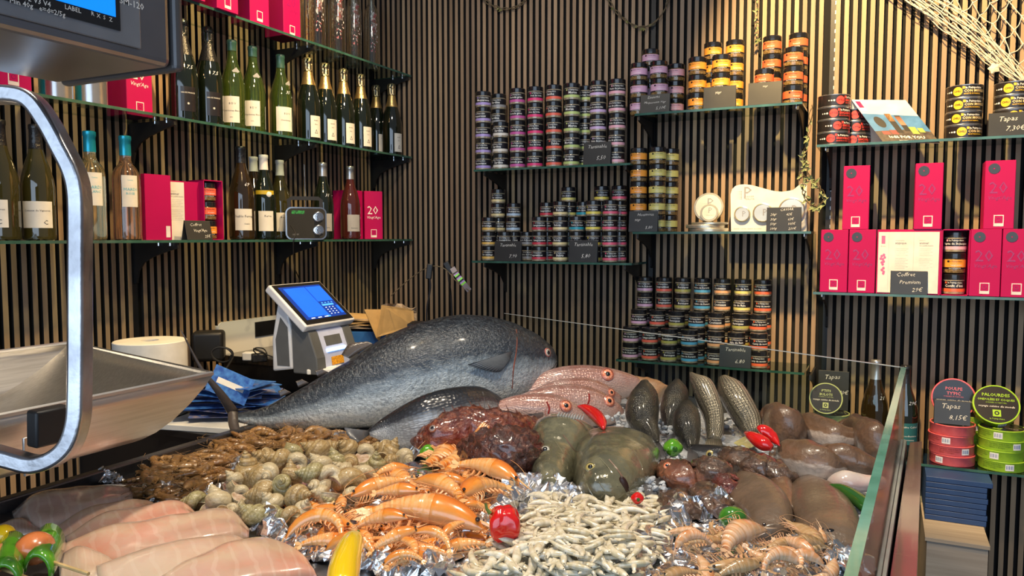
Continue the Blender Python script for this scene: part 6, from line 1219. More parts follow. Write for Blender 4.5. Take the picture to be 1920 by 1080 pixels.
monk('brown monkfish piece at the back right against the glass', [(1574, 796, 1580, 812, 1.84), (1600, 779, 1604, 846, 1.81), (1634, 786, 1636, 862, 1.78), (1656, 802, 1654, 868, 1.76), (1664, 822, 1662, 850, 1.76)], [.015, .042, .045, .032, .012], mkd)
monk('brown monkfish piece with wide white underside at the front', [(1455, 842, 1460, 862, 1.60), (1485, 824, 1492, 884, 1.58), (1525, 832, 1530, 898, 1.55), (1562, 848, 1562, 900, 1.53), (1580, 862, 1578, 888, 1.52), (1586, 872, 1584, 880, 1.52)], [.02, .045, .05, .04, .022, .01])
monk('brown monkfish piece lying right of the white bellied one', [(1528, 836, 1534, 852, 1.66), (1565, 830, 1570, 886, 1.63), (1605, 838, 1606, 892, 1.60), (1640, 856, 1638, 894, 1.58), (1652, 868, 1650, 886, 1.58)], [.02, .042, .045, .032, .015], mkd)
monk('pale pink monkfish flesh beside the green chilli', [(1546, 902, 1552, 908, 1.47), (1575, 888, 1582, 922, 1.45), (1610, 885, 1612, 926, 1.44), (1640, 888, 1640, 924, 1.43), (1650, 896, 1650, 915, 1.43)], [.008, .028, .034, .028, .015], flesh)
# ------------------------------------------------------------------ small brown scorpion fish
hm = fish_mat('rascasse_brown', [(0, (0.16, 0.08, 0.045)), (.5, (0.10, 0.055, 0.035)), (1, (0.05, 0.032, 0.024))], .22, 0, .35, 10, mott=(0.20, 0.10, 0.06), mscale=75, mamt=.5, coat=1, bump=1.4, bscale=110)
ho = fish_mat('rascasse_orange', [(0, (0.42, 0.16, 0.07)), (.5, (0.28, 0.10, 0.05)), (1, (0.14, 0.06, 0.04))], .22, 0, .3, 8, mott=(0.12, 0.05, 0.035), mscale=60, mamt=.5, coat=1, bump=1.0, bscale=90)
hr = fish_mat('rascasse_red', [(0, (0.28, 0.06, 0.04)), (1, (0.10, 0.025, 0.02))], .2, 0, .35, 10, mott=(0.05, 0.02, 0.015), mscale=80, mamt=.6, coat=1, bump=1.6, bscale=110)
def rasc(label, st, wd, m, e=None):
    t = fish('small_scorpion_fish', label, 'fish', st, wd, m, 'small brown rockfish in the middle', nseg=7, n=32, lump=.007, lscale=95)
    if e: eye(t, e[0], e[1], e[2], .0065, e[3] if len(e) > 3 else gold_iris, m, pr=.5)
    return t
rasc('small rockfish with orange brown head, leftmost of the brown group', [(1240, 868, 1246, 880, 1.50), (1256, 862, 1262, 902, 1.48), (1282, 866, 1284, 922, 1.46), (1300, 880, 1298, 924, 1.45), (1318, 905, 1312, 935, 1.44), (1345, 932, 1338, 950, 1.42)], [.014, .030, .036, .028, .02, .01], ho, (1251, 873, 1.445, orange_iris))
rasc('small black brown rockfish right of the orange headed one', [(1306, 868, 1312, 890, 1.52), (1322, 856, 1326, 912, 1.50), (1346, 858, 1346, 918, 1.49), (1362, 876, 1360, 910, 1.49)], [.015, .032, .034, .015], hm)
rasc('small brown rockfish with pale lip, back of the brown group', [(1350, 846, 1354, 868, 1.58), (1375, 838, 1378, 886, 1.565), (1405, 844, 1406, 892, 1.56), (1428, 860, 1426, 880, 1.56)], [.015, .034, .036, .015], hm, (1368, 876, 1.515))
rasc('small rockfish with orange mouth below the red pepper', [(1390, 866, 1394, 890, 1.52), (1415, 850, 1416, 902, 1.505), (1445, 858, 1444, 906, 1.50), (1470, 872, 1466, 912, 1.49), (1494, 888, 1488, 912, 1.48)], [.014, .034, .036, .026, .012], hm)
rasc('small dark rockfish tail hanging over the white shrimps', [(1240, 922, 1244, 940, 1.40), (1262, 920, 1264, 958, 1.385), (1290, 934, 1288, 968, 1.37), (1318, 952, 1314, 972, 1.36)], [.014, .028, .028, .012], hm)
rasc('small dark rockfish tail behind the foil of pink prawns', [(1298, 900, 1304, 922, 1.43), (1322, 905, 1322, 945, 1.41), (1345, 925, 1340, 962, 1.39), (1360, 950, 1352, 974, 1.37)], [.014, .03, .028, .012], hm)
rasc('small red skinned rockfish in the hollow beside the grey rays', [(1338, 888, 1342, 905, 1.46), (1352, 884, 1356, 925, 1.445), (1368, 895, 1368, 940, 1.43), (1378, 915, 1374, 935, 1.43)], [.014, .024, .024, .012], hr)
# ------------------------------------------------------------------ grey brown rays / soles
ry = fish_mat('ray_skin', [(0, (0.15, 0.105, 0.072)), (.5, (0.13, 0.09, 0.062)), (1, (0.11, 0.075, 0.052))], .3, 0, .3, 3, mott=(0.20, 0.13, 0.085), mscale=18, mamt=.6, coat=.35, bump=.5, bscale=90)
def ray_(label, st, wd, m=ry): return fish('ray_wing', label, 'fish', st, wd, m, 'smooth grey brown ray wings', nseg=7, n=32, power=.8)
ray_('smooth grey brown ray wing, left one above the pink prawns', [(1374, 910, 1398, 886, 1.44), (1368, 945, 1440, 900, 1.42), (1386, 970, 1475, 930, 1.37), (1400, 992, 1486, 965, 1.32), (1412, 1012, 1480, 1000, 1.26)], [.012, .022, .026, .026, .016])
ray_('smooth grey brown ray wing, right one with a black spot', [(1484, 915, 1530, 898, 1.41), (1480, 945, 1572, 922, 1.37), (1488, 985, 1606, 962, 1.31), (1510, 1020, 1618, 1005, 1.25), (1540, 1042, 1612, 1035, 1.21)], [.014, .026, .03, .028, .014])
q_ = surf(1557, 994, 1.2); MB().add(ball((0, 0, 0), (.0055, .004, .0012), 12, 6), 0, basis(q_[0], RT, q_[1])).build('black_spot', pupil_m, [o for o in COL.objects if o.name.startswith('ray_wing')][-1])
ray_('brown ray piece bridging the gap between the two wings', [(1436, 906, 1480, 892, 1.47), (1445, 930, 1490, 920, 1.44), (1456, 965, 1494, 955, 1.39)], [.015, .022, .012], mkd)
# ================================================================== heaps on the bed
VUP = (Vector((0, 0, 1)) * 0.75 - FW * 0.65).normalized()
def lay(root, ax, ay, bx_, by_, ha, hb, roll=0.0, zup=None):
    """lay a unit-length model from photo point a (head) to b (tail), ha/hb above the bed"""
    A = bed(ax, ay, ha); Bp = bed(bx_, by_, hb); X = Bp - A; s = X.length; Z = (zup or VUP)
    M_ = basisx(A, X, Z) @ Matrix.Rotation(roll, 4, 'X') @ Matrix.Scale(s, 4); root.matrix_world = M_; return root
# ------------------------------------------------------------------ prawns
or_ = fish_mat('prawn_orange', [(0, (0.85, 0.50, 0.22)), (.35, (0.85, 0.33, 0.05)), (.7, (0.80, 0.24, 0.02)), (1, (0.62, 0.15, 0.02))], .22, 0, .15, 6, mott=(0.88, 0.55, 0.28), mscale=5, mamt=.5, coat=.9, bars=(3.2, .6, (0.90, 0.58, 0.30), .3, 4.0), bump=.15, bscale=9)
def plain(src, **k):
    MT[src.name + '_head'] = fish_mat(src.name + '_head', **k)
for n_, c_, d_ in (('prawn_orange', (0.88, 0.52, 0.22), (0.85, 0.40, 0.12)), ('prawn_pink', (0.84, 0.58, 0.40), (0.80, 0.48, 0.28)), ('prawn_olive', (0.66, 0.46, 0.27), (0.5, 0.32, 0.16))): mat(n_ + '_band', c_, .22, coat=.9, col2=d_, scale=8)
plain(or_, stops=[(0, (0.80, 0.45, 0.20)), (.4, (0.80, 0.27, 0.03)), (1, (0.60, 0.13, 0.015))], rough=.22, warp=.2, wscale=5, mott=(0.60, 0.30, 0.08), mscale=4, mamt=.35, coat=.9, bump=.1, bscale=8)
or_leg = mat('prawn_leg', (0.80, 0.42, 0.18), .3, col2=(0.75, 0.25, 0.06), scale=6, coat=.5)
pk_ = fish_mat('prawn_pink', [(0, (0.80, 0.55, 0.36)), (.5, (0.76, 0.36, 0.16)), (1, (0.58, 0.22, 0.08))], .25, 0, .2, 6, mott=(0.42, 0.32, 0.16), mscale=5, mamt=.45, coat=.9, bars=(3.2, .6, (0.85, 0.68, 0.55), .3, 4.0))
gr_ = fish_mat('prawn_olive', [(0, (0.60, 0.38, 0.19)), (.5, (0.36, 0.22, 0.09)), (1, (0.16, 0.11, 0.05))], .25, 0, .2, 6, mott=(0.60, 0.32, 0.14), mscale=6, mamt=.5, coat=.9, bars=(3.2, .6, (0.66, 0.50, 0.34), .25, 4.0))
pk_leg = mat('prawn_leg_pink', (0.72, 0.40, 0.22), .4, col2=(0.50, 0.28, 0.12), scale=6)
eyeb = mat('prawn_eye', (0.025, 0.015, 0.012), .1, coat=1)
def prawn_proto(name, label, cat, group, m, ml_, arch, curl=0.0, hi=True, seed=0):
    rr = random.Random(seed); t = thing(name, label, cat, group=group)
    def P_(u, y=0.0, z=0.0):           # u along 0 head .. 1 tail ; y across the bend (+ = back side)
        a = (u - 0.5) * (arch * 2.2 + curl); x = 0.5 + math.sin(a) * 0.5 / max(math.sin((arch * 2.2 + curl) / 2), .3) * 1.0; yy = (math.cos(a) - math.cos((arch * 2.2 + curl) / 2)) * 0.5 / max(math.sin((arch * 2.2 + curl) / 2), .3)
        tx, ty = math.cos(a), -math.sin(a); return Vector((x - ty * y * 1.0, yy + tx * y, z))
    def loft(us, ra, rb_, n=14, uv0=0, uv1=1):
        v = []; uv = []; f = []
        for i, (u, a_, b_) in enumerate(zip(us, ra, rb_)):
            for k in range(n):
                g = 2 * PI * k / n; v.append(P_(u, a_ * 1.36 * math.cos(g) + (a_ * .06), b_ * 1.36 * math.sin(g))); uv.append((uv0 + (uv1 - uv0) * i / (len(us) - 1), (math.cos(g) + 1) / 2))
        for i in range(len(us) - 1):
            for k in range(n): f.append((i * n + k, (i + 1) * n + k, (i + 1) * n + (k + 1) % n, i * n + (k + 1) % n))
        f.append(tuple(range(n))); f.append(tuple((len(us) - 1) * n + k for k in range(n - 1, -1, -1))); return v, f, uv
    addf(MB(), loft([.0, .05, .12, .20, .28, .36, .42, .44], [.008, .032, .056, .076, .088, .094, .092, .070], [.006, .022, .042, .058, .068, .074, .074, .06], uv0=.0, uv1=.4)).build('carapace', MT.get(m.name + '_head', m), t, angle=60)
    us = []; ra = []; rb_ = []
    for s in range(6):
        u0 = .41 + s * .078; R = .088 - s * .0108
        for q, k_ in ((0, 1.08), (.35, 1.05), (.75, .98), (.97, .94)): us.append(u0 + q * .078); ra.append(R * k_); rb_.append(R * k_ * .80)
    mb = addf(MB(), loft(us, ra, rb_, uv0=.4, uv1=1)); mb.m = [1 if i < 23 * 14 and (i // 14) % 4 >= 2 else 0 for i in range(len(mb.f))]; mb.build('abdomen', [m, MT[m.name + '_band']], t, angle=60)
    tf_ = MB()
    for s, (yy, zz, ln) in enumerate(((.0, .0, .14), (.045, .02, .12), (-.045, .02, .12), (.07, -.015, .10), (-.06, -.02, .10))):
        a = P_(.87, .0, 0); b = P_(.87 + ln, yy, zz); d = (b - a); sd_ = d.cross(Vector((0, 0, 1))).normalized() * .032
        tf_.add(([a - sd_ * .4, a + sd_ * .4, a + d * .65 + sd_, b, a + d * .65 - sd_, a + d * .5 + Vector((0, 0, .010))], [(0, 1, 5), (1, 2, 5), (2, 3, 5), (3, 4, 5), (4, 0, 5), (4, 3, 2, 1, 0)]), 0)
    tf_.build('tail_fan', m, t, angle=20)
    MB().add(tube([P_(.10, .035), P_(.0, .045), P_(-.10, .065), P_(-.17, .095)], [.016, .013, .007, .001], 6)).build('rostrum', m, t)
    for s in (1, -1): MB().add(ball(P_(.055, .02, s * .055), .021, 10, 7)).build('eye', eyeb, t)
    nl = 6 if hi else 3
    for i in range(nl):
        u = .12 + i * (.05 if hi else .1); q = rr.uniform(-.03, .03)
        MB().add(tube(catmull([P_(u, -.10, .02), P_(u - .05, -.16 + q, .04), P_(u - .12, -.20 + q, .01), P_(u - .19 + q, -.16, -.01)], 3), [.0075, .0075, .007, .007, .006, .006, .005, .004, .003, .002], 5)).build('leg', ml_, t)
    for i in range(4 if hi else 0):
        u = .48 + i * .085; MB().add(tube([P_(u, -.09, .01), P_(u + .02, -.15, .02), P_(u + .06, -.17, .01)], [.018, .018, .004], 5)).build('swimmeret', ml_, t)
    for s in (1, -1):
        MB().add(tube(catmull([P_(.02, -.01, .01 * s), P_(-.08, .0 - .03 * s, .04), P_(-.02, .16 * s - .03, .07), P_(.25, .23 * s - .02, .05), P_(.55, .25 * s, .03)], 4), .0028, 4)).build('antenna', ml_, t)
    return t
PG = 'cooked orange prawns on the foil tray'
protos = [prawn_proto('orange_prawn', 'x', 'prawn', PG, or_, or_leg, a_, c_, seed=i) for i, (a_, c_) in enumerate(((.25, 0), (.5, 0), (.85, .2), (1.2, .5)))]
GL_ = [  # head x,y tail x,y  proto flip label
    (905, 992, 664, 974, 1, 1, 'largest orange prawn, arched across the middle of the heap'), (770, 878, 702, 894, 1, 1, 'orange prawn at the upper left edge of the heap, eye right'),
    (652, 932, 778, 897, 0, 0, 'orange prawn with trailing legs at the left edge beside the whelks'), (792, 921, 690, 928, 0, 1, 'orange prawn with a greenish patch on its head'),
    (776, 902, 868, 948, 1, 0, 'smooth orange prawn tail lying above the largest prawn'), (884, 909, 778, 896, 0, 1, 'orange prawn with black eye at upper centre of the heap'),
    (972, 908, 842, 874, 1, 1, 'long orange prawn reaching the dark maroon scorpion fish'), (842, 836, 790, 872, 0, 0, 'orange prawn claw pointing up beside the green pepper'),
    (884, 842, 812, 874, 0, 0, 'orange prawn at the top of the heap below the scorpion fish'), (866, 930, 962, 918, 1, 0, 'ridged orange prawn at the right edge of the heap'),
    (764, 972, 658, 996, 1, 1, 'orange prawn lying directly under the largest one'), (790, 990, 686, 1036, 0, 1, 'orange prawn with two black eyes right of the yellow chilli'),
    (636, 946, 548, 994, 0, 1, 'orange prawn at the left corner near the lowest whelks'), (664, 988, 622, 940, 1, 0, 'small pale prawn with head facing the camera, left side'),
    (536, 1010, 634, 1022, 3, 0, 'tightly curled orange prawn at the left end of the tray'), (776, 1000, 842, 1040, 2, 0, 'curled orange prawn at the lower right of the heap'),
    (742, 1012, 768, 1056, 2, 0, 'small orange prawn tail pointing down at the foil'), (718, 1062, 798, 1058, 2, 0, 'orange prawn at the very bottom of the heap on foil'),
    (866, 948, 928, 964, 1, 0, 'orange prawn near the red habanero'), (830, 1008, 880, 978, 1, 0, 'orange prawn behind the red habanero, low in the heap'),
    (640, 1010, 690, 1044, 2, 0, 'orange prawn behind the tip of the yellow chilli'), (820, 884, 905, 900, 1, 0, 'orange prawn wedged at the top right of the heap'),
    (700, 900, 742, 930, 2, 0, 'orange prawn wedged at the upper left of the heap'), (845, 960, 790, 950, 1, 0, 'orange prawn half buried in the middle of the heap'),
    (930, 935, 868, 958, 2, 0, 'orange prawn half buried near the habanero'), (610, 985, 660, 1015, 2, 1, 'orange prawn half buried at the lower left'), (700, 960, 760, 985, 1, 0, 'orange prawn half buried below the arched largest one'), (800, 1030, 740, 1005, 2, 0, 'orange prawn half buried between yellow chilli and foil'),
    (600, 1035, 560, 1000, 1, 0, 'orange prawn half buried under the tightly curled one'), (720, 905, 800, 935, 0, 0, 'orange prawn half buried just above the largest prawn'), (905, 975, 850, 1000, 1, 0, 'orange prawn half buried left of the habanero'), (930, 880, 870, 905, 1, 1, 'orange prawn wedged under the long one at the right'), (680, 940, 640, 965, 1, 0, 'orange prawn wedged between whelks and yellow chilli')]
used = set()
for i, (ax, ay, bx_, by_, pi_, fl_, lb) in enumerate(GL_):
    def hf(x, y): return .020 + .050 * math.exp(-((x - 780) / 150) ** 2 - ((y - 935) / 70) ** 2)
    low = 'half buried' in lb or 'wedged' in lb
    t = protos[pi_] if pi_ not in used else dup(protos[pi_]); used.add(pi_); CHILD.setdefault(protos[pi_].name, snapshot(protos[pi_])); t['label'] = lb
    lay(t, ax, ay, bx_, by_, hf(ax, ay) * (.5 if low else 1), hf(bx_, by_) * (.5 if low else 1), PI if fl_ else 0)
rr = random.Random(77); k_ = 0
while k_ < 44:
    x = rr.uniform(540, 950); y = rr.uniform(892, 1060); e_ = ((x - 760) / 205) ** 2 + ((y - 965) / 95) ** 2
    if e_ > 1 or (x < 640 and y < 940): continue
    a = rr.uniform(0, 2 * PI); d_ = rr.uniform(48, 62); t = dup(protos[rr.choice((1, 2, 1))]); t['label'] = 'orange prawn mostly buried under the others in the heap'; k_ += 1
    lay(t, x - d_ * math.cos(a), y - d_ * .32 * math.sin(a), x + d_ * math.cos(a), y + d_ * .32 * math.sin(a), .016, .018, rr.choice((0, PI)) + rr.uniform(-.4, .4))
# ------------------------------------------------------------------ pink prawns
QG = 'pale prawns in the foil tray at the lower right'
pp = [prawn_proto('pink_prawn', 'x', 'prawn', QG, m_, l_, a_, c_, True, seed=20 + i) for i, (m_, l_, a_, c_) in enumerate(((pk_, pk_leg, .5, 0), (pk_, pk_leg, 1.0, .3), (gr_, pk_leg, .3, 0), (gr_, pk_leg, .8, 0)))]
used = set(); rr = random.Random(8)
PL = [(1256, 1000, 1300, 1012, 1), (1400, 985, 1312, 1012, 2), (1430, 1000, 1370, 1040, 0), (1300, 1040, 1250, 1068, 1), (1330, 1062, 1440, 1040, 2), (1520, 1042, 1452, 1018, 0), (1545, 1065, 1470, 1080, 1), (1480, 985, 1500, 1030, 3), (1530, 990, 1480, 1000, 1),
      (1380, 1000, 1340, 980, 3), (1420, 1062, 1350, 1082, 2), (1465, 1050, 1395, 1020, 0), (1290, 985, 1340, 1000, 3), (1560, 1050, 1520, 1078, 0), (1275, 1035, 1335, 1030, 1), (1440, 1035, 1490, 1062, 1), (1250, 1082, 1310, 1075, 2), (1500, 1068, 1440, 1085, 1), (1370, 1060, 1300, 1090, 1), (1475, 1010, 1420, 1030, 2), (1350, 1015, 1290, 1020, 2), (1545, 1030, 1500, 1048, 3)]
NM = ['pink', 'pink', 'olive brown', 'olive brown']
PP = ['beside the foil edge, far left', 'below the green pepper piece', 'left of the centre with fan upward', 'low on the left', 'lying lengthwise near the frame bottom', 'bulky one right of centre', 'rightmost near the frame bottom', 'under the right ray wing', 'orange shelled, touching the right ray wing', 'behind the centre, touching the left ray wing', 'cut by the bottom frame, centre', 'in the very centre', 'top left behind the curled one', 'far right beside the foil', 'second from the left edge', 'right of centre, on top', 'cut by the bottom frame, left', 'cut by the bottom frame, right', 'cut by bottom frame between centre and left', 'upper centre, dark head', 'upper left, long body', 'far right upper one']
for i, (ax, ay, bx_, by_, pi_) in enumerate(PL):
    t = pp[pi_] if pi_ not in used else dup(pp[pi_]); used.add(pi_); CHILD.setdefault(pp[pi_].name, snapshot(pp[pi_])); t['label'] = '%s prawn in the right foil tray, %s' % (NM[pi_], PP[i])
    s_ = 1.25 if math.hypot(ax - bx_, ay - by_) < 75 else 1.05; mx, my = (ax + bx_) / 2, (ay + by_) / 2; ax, bx_ = mx + (ax - mx) * s_, mx + (bx_ - mx) * s_; ay, by_ = my + (ay - my) * s_, my + (by_ - my) * s_
    h_ = .022 + .028 * math.exp(-((mx - 1410) / 110) ** 2); lay(t, ax, ay, bx_, by_, h_ + rr.uniform(-.006, .008), h_ + rr.uniform(-.006, .008), rr.choice((0, PI)) + rr.uniform(-.5, .5))
# ------------------------------------------------------------------ whelks
wk = [fish_mat('whelk_' + n_, [(0, b_), (.5, a_), (1, b_)], .45, 0, .3, 7, mott=c_, mscale=7, mamt=.5, coat=.25, bars=(.4, 2.4, d_, .6, 1.5), bump=.5, bscale=5) for n_, a_, b_, c_, d_ in
      (('tan', (0.46, 0.31, 0.12), (0.34, 0.22, 0.08), (0.66, 0.55, 0.36), (0.20, 0.12, 0.04)), ('cream', (0.62, 0.53, 0.36), (0.55, 0.44, 0.26), (0.38, 0.30, 0.16), (0.42, 0.32, 0.18)), ('olive', (0.40, 0.35, 0.15), (0.28, 0.23, 0.09), (0.68, 0.60, 0.42), (0.18, 0.14, 0.05)))]
in_ = mat('whelk_inside', (0.62, 0.48, 0.38), .25, coat=.5, col2=(0.40, 0.25, 0.14), scale=3); opm = mat('operculum', (0.32, 0.19, 0.07), .4, col2=(0.18, 0.10, 0.04), scale=8)
def whelk_proto(i, m):
    t = thing('whelk', 'x', 'whelk', group='whelk shells in the heap'); n = 16; turns = 4.6; steps = 110; v = []; f = []; uv = []
    for s in range(steps + 1):
        q = s / steps; g = math.exp(-2.9 * (1 - q)); th = 2 * PI * turns * q; R = .50 * g; cz = 1.0 - 1.55 * g ** .93; r_ = .50 * g
        for k in range(n):
            a = 2 * PI * k / n; rad = R * .92 + r_ * math.cos(a) * .95; zz = cz + r_ * 1.30 * math.sin(a) ; rad *= 1 + .02 * math.sin(k * 2.0 + s * .2)
            v.append((rad * math.cos(th), rad * math.sin(th), zz)); uv.append((q, k / n))
    for s in range(steps):
        for k in range(n): f.append((s * n + k, s * n + (k + 1) % n, (s + 1) * n + (k + 1) % n, (s + 1) * n + k))
    f.append(tuple(range(n))); addf(MB(), (v, f, uv)).build('shell', m, t, angle=180)
    L0 = steps * n; ap = [Vector(v[L0 + k]) for k in range(n)]; c = sum(ap, Vector()) / n; out = (ap[0] - c).cross(ap[4] - c).normalized()
    lip = tube([c + (p - c) * 1.0 for p in ap] + [ap[0]], .035, 6); MB().add(lip).build('lip', wk[1], t)
    MB().add(([c + (p - c) * .97 - out * .02 for p in ap] + [c - out * .06], [(k, (k + 1) % n, n) for k in range(n)])).build('operculum' if i != 1 else 'aperture', opm if i != 1 else in_, t)
    return t
wp_ = [whelk_proto(i, wk[i]) for i in range(3)]
WL = [(466, 880, 34), (407, 940, 33), (360, 942, 24), (481, 893, 24), (451, 922, 19), (482, 928, 24), (504, 890, 22), (530, 907, 25), (564, 928, 25), (604, 925, 22), (643, 901, 33), (612, 893, 25), (580, 889, 25), (522, 862, 27), (554, 864, 23), (586, 842, 23), (597, 868, 22), (628, 862, 23), (651, 840, 23), (684, 846, 21), (658, 868, 23), (678, 889, 25), (705, 871, 25), (733, 847, 26), (763, 856, 17), (729, 864, 20), (510, 943, 27), (471, 964, 27), (540, 967, 22), (568, 955, 24), (489, 858, 21), (437, 955, 20), (545, 845, 20), (620, 838, 18), (440, 900, 22), (500, 915, 20), (592, 912, 20), (620, 940, 18), (545, 885, 22), (665, 925, 18), (710, 840, 18), (640, 880, 20), (520, 965, 20), (424, 968, 18)]
used = set(); rr = random.Random(12)
WROW = {}
order = sorted(range(len(WL)), key=lambda i: WL[i][1]); rows = [order[i:i + 11] for i in range(0, len(order), 11)]
for ri, r_ in enumerate(rows):
    for k_, i in enumerate(sorted(r_, key=lambda j: WL[j][0])): WROW[i] = (ri, k_)
RN = ['back', 'second', 'third', 'front']
for i, (x, y, r_) in enumerate(WL):
    pi_ = (i * 7 + i // 5) % 3; t = wp_[pi_] if pi_ not in used else dup(wp_[pi_]); used.add(pi_); CHILD.setdefault(wp_[pi_].name, snapshot(wp_[pi_]))
    ri, k_ = WROW[i]; t['label'] = '%s whelk shell, %s from left in the %s row of the heap' % (['tan', 'cream', 'olive'][pi_], ORDN[k_], RN[ri])
    h_ = .022 + .042 * math.exp(-((x - 560) / 120) ** 2 - ((y - 885) / 60) ** 2); p = bed(x, y, h_); s = r_ * (p - CAM).dot(FW) / FPX * 1.22
    ax = Vector((rr.uniform(-1, 1), rr.uniform(-1, .4), rr.uniform(-.15, .9))); t.matrix_world = basis(p, Vector((rr.uniform(-1, 1), rr.uniform(-1, 1), rr.uniform(-1, 1))), ax) @ Matrix.Scale(s, 4)
# ------------------------------------------------------------------ brown and white shrimps
def small_shrimp(name, m, ml_, arch, seed, cat='shrimp', ant=True, fat=1.9):
    rr = random.Random(seed); n = 8; us = [0, .06, .16, .30, .39, .41, .50, .51, .60, .61, .69, .70, .78, .79, .87, .89, .95, 1.0]; ra = [.006, .035, .068, .092, .088, .076, .086, .066, .076, .057, .066, .048, .056, .040, .042, .03, .055, .02] if ant else [.006, .04, .08, .1, .098, .096, .088, .088, .080, .079, .070, .069, .060, .058, .045, .032, .05, .015]; v = []; uv = []; A = arch * 2.2
    def P_(u, y=0, z=0):
        a = (u - .5) * A; k = .5 / math.sin(A / 2); return Vector((.5 + math.sin(a) * k + math.sin(a) * y, (math.cos(a) - math.cos(A / 2)) * k + math.cos(a) * y, z))
    for i, u in enumerate(us):
        for k in range(n): g = 2 * PI * k / n; v.append(P_(u, ra[i] * fat * math.cos(g), ra[i] * fat * .75 * math.sin(g) * (1 if u < .9 else .3))); uv.append((u, (math.cos(g) + 1) / 2))
    f = [(i * n + k, (i + 1) * n + k, (i + 1) * n + (k + 1) % n, i * n + (k + 1) % n) for i in range(len(us) - 1) for k in range(n)] + [tuple(range(n)), tuple((len(us) - 1) * n + k for k in range(n - 1, -1, -1))]
    mb = MB(); addf(mb, (v, f, uv)); 
    if ant:
        for s in (1, -1): mb.add(tube(catmull([P_(.03), P_(-.1, .05 * s, .06), P_(-.2 + .1 * s, .25 * s, .1), P_(.1, .4 * s, .08)], 3), .006, 4), 1)
        for i in range(3): mb.add(tube([P_(.2 + i * .09, -.06), P_(.14 + i * .09, -.17), P_(.05 + i * .1, -.2)], [.014, .012, .004], 4), 1)
    else: mb.add(ball(P_(.05, .02, .045), .016, 6, 4), 2)
    mb.build(name, [m, ml_, eyeb], None, angle=60); return COL.objects[-1]
sb_ = [fish_mat('shrimp_brown_%d' % i, st_, .3, 0, .3, 6, mott=c_, mscale=6, mamt=.6, coat=.7, bump=.6, bscale=9) for i, (st_, c_) in enumerate((([(0, (0.46, 0.25, 0.08)), (1, (0.24, 0.11, 0.03))], (0.09, 0.04, 0.012)), ([(0, (0.34, 0.18, 0.055)), (1, (0.15, 0.07, 0.02))], (0.42, 0.24, 0.08))))]
sw_ = fish_mat('shrimp_white', [(0, (0.82, 0.76, 0.62)), (.5, (0.74, 0.66, 0.48)), (1, (0.60, 0.52, 0.34))], .22, 0, .3, 6, mott=(0.42, 0.33, 0.18), mscale=5, mamt=.5, coat=.9, bars=(1.2, .4, (0.84, 0.80, 0.70), .4, 3.0)); MT['shrimp_white'].node_tree.nodes['Principled BSDF'].inputs['Subsurface Weight'].default_value = .0
slb = mat('shrimp_leg', (0.30, 0.17, 0.07), .5); slw = mat('shrimp_leg_white', (0.66, 0.60, 0.46), .4)
bs = [small_shrimp('brown_shrimp', sb_[i % 2], slb, (.5, .8, 1.1, .65)[i], i, fat=1.55) for i in range(4)]; ws = [small_shrimp('white_shrimp', sw_, slw, (.35, .6, .9, .45)[i], i, ant=False, fat=1.12) for i in range(4)]
def inpoly(x, y, P_):
    c = False; j = len(P_) - 1
    for i in range(len(P_)):
        if (P_[i][1] > y) != (P_[j][1] > y) and x < (P_[j][0] - P_[i][0]) * (y - P_[i][1]) / (P_[j][1] - P_[i][1]) + P_[i][0]: c = not c
        j = i
    return c
def edge_dist(x, y, P_):
    best = 1e9
    for i in range(len(P_)):
        a = Vector(P_[i]); b = Vector(P_[(i + 1) % len(P_)]); p = Vector((x, y)); t_ = max(0, min(1, (p - a).dot(b - a) / (b - a).length_squared)); best = min(best, (p - a - (b - a) * t_).length)
    return best
def heap(poly, hmax, step=10, dropoff=28):
    return lambda x, y: hmax * (1 - math.exp(-max(0, edge_dist(x, y, poly)) / dropoff)) if inpoly(x, y, poly) else 0
def scatter(poly, n, L_, protos_, label, cat, group, hfun, seed, mind, jit=.5, spread=.6):
    rr = random.Random(seed); pts = []; xs = [p[0] for p in poly]; ys = [p[1] for p in poly]; tries = 0
    while len(pts) < n and tries < 60000:
        tries += 1; x = rr.uniform(min(xs), max(xs)); y = rr.uniform(min(ys), max(ys))
        if not inpoly(x, y, poly): continue
        q = bed(x, y)
        if any((q - o).length < mind for o, _, _ in pts): continue
        pts.append((q, x, y))
    first = set()
    for q, x, y in pts:
        k = rr.randrange(len(protos_)); o = protos_[k]
        if k in first: o = protos_[k].copy(); COL.objects.link(o)
        first.add(k); h_ = hfun(x, y) + rr.uniform(0.002, .010); p = bed(x, y, h_); a = rr.uniform(0, 2 * PI); X = Vector((math.cos(a), math.sin(a), rr.uniform(-.25, .25)))
        Zd = Vector((rr.uniform(-spread, spread), rr.uniform(-spread, spread), 1)); s = L_ * rr.uniform(.8, 1.2); Mx = basisx(p - X.normalized() * s * .5, X, Zd) @ Matrix.Scale(s, 4); o.matrix_world = Mx; tag(o, label, cat, group)
    return pts
BR = [(236, 918), (262, 892), (330, 862), (400, 838), (440, 815), (520, 806), (600, 808), (640, 818), (700, 826), (690, 838), (600, 838), (520, 846), (470, 856), (440, 880), (420, 905), (380, 926), (300, 935), (250, 930)]
hb_ = heap(BR, .030); scatter(BR, 230, .062, bs, 'small brown shrimp in the heap between black cabinet and whelks', 'shrimp', 'brown shrimps in the heap', hb_, 5, .0125)
WH = [(860, 1082), (880, 1045), (930, 1012), (970, 985), (1000, 940), (1060, 928), (1120, 932), (1180, 925), (1225, 935), (1262, 965), (1262, 990), (1222, 1030), (1190, 1082)]
hw_ = heap(WH, .045, dropoff=40); scatter(WH, 300, .054, ws, 'small translucent white shrimp in the heap on the middle foil tray', 'shrimp', 'white shrimps in the heap', hw_, 6, .0098, spread=.6)
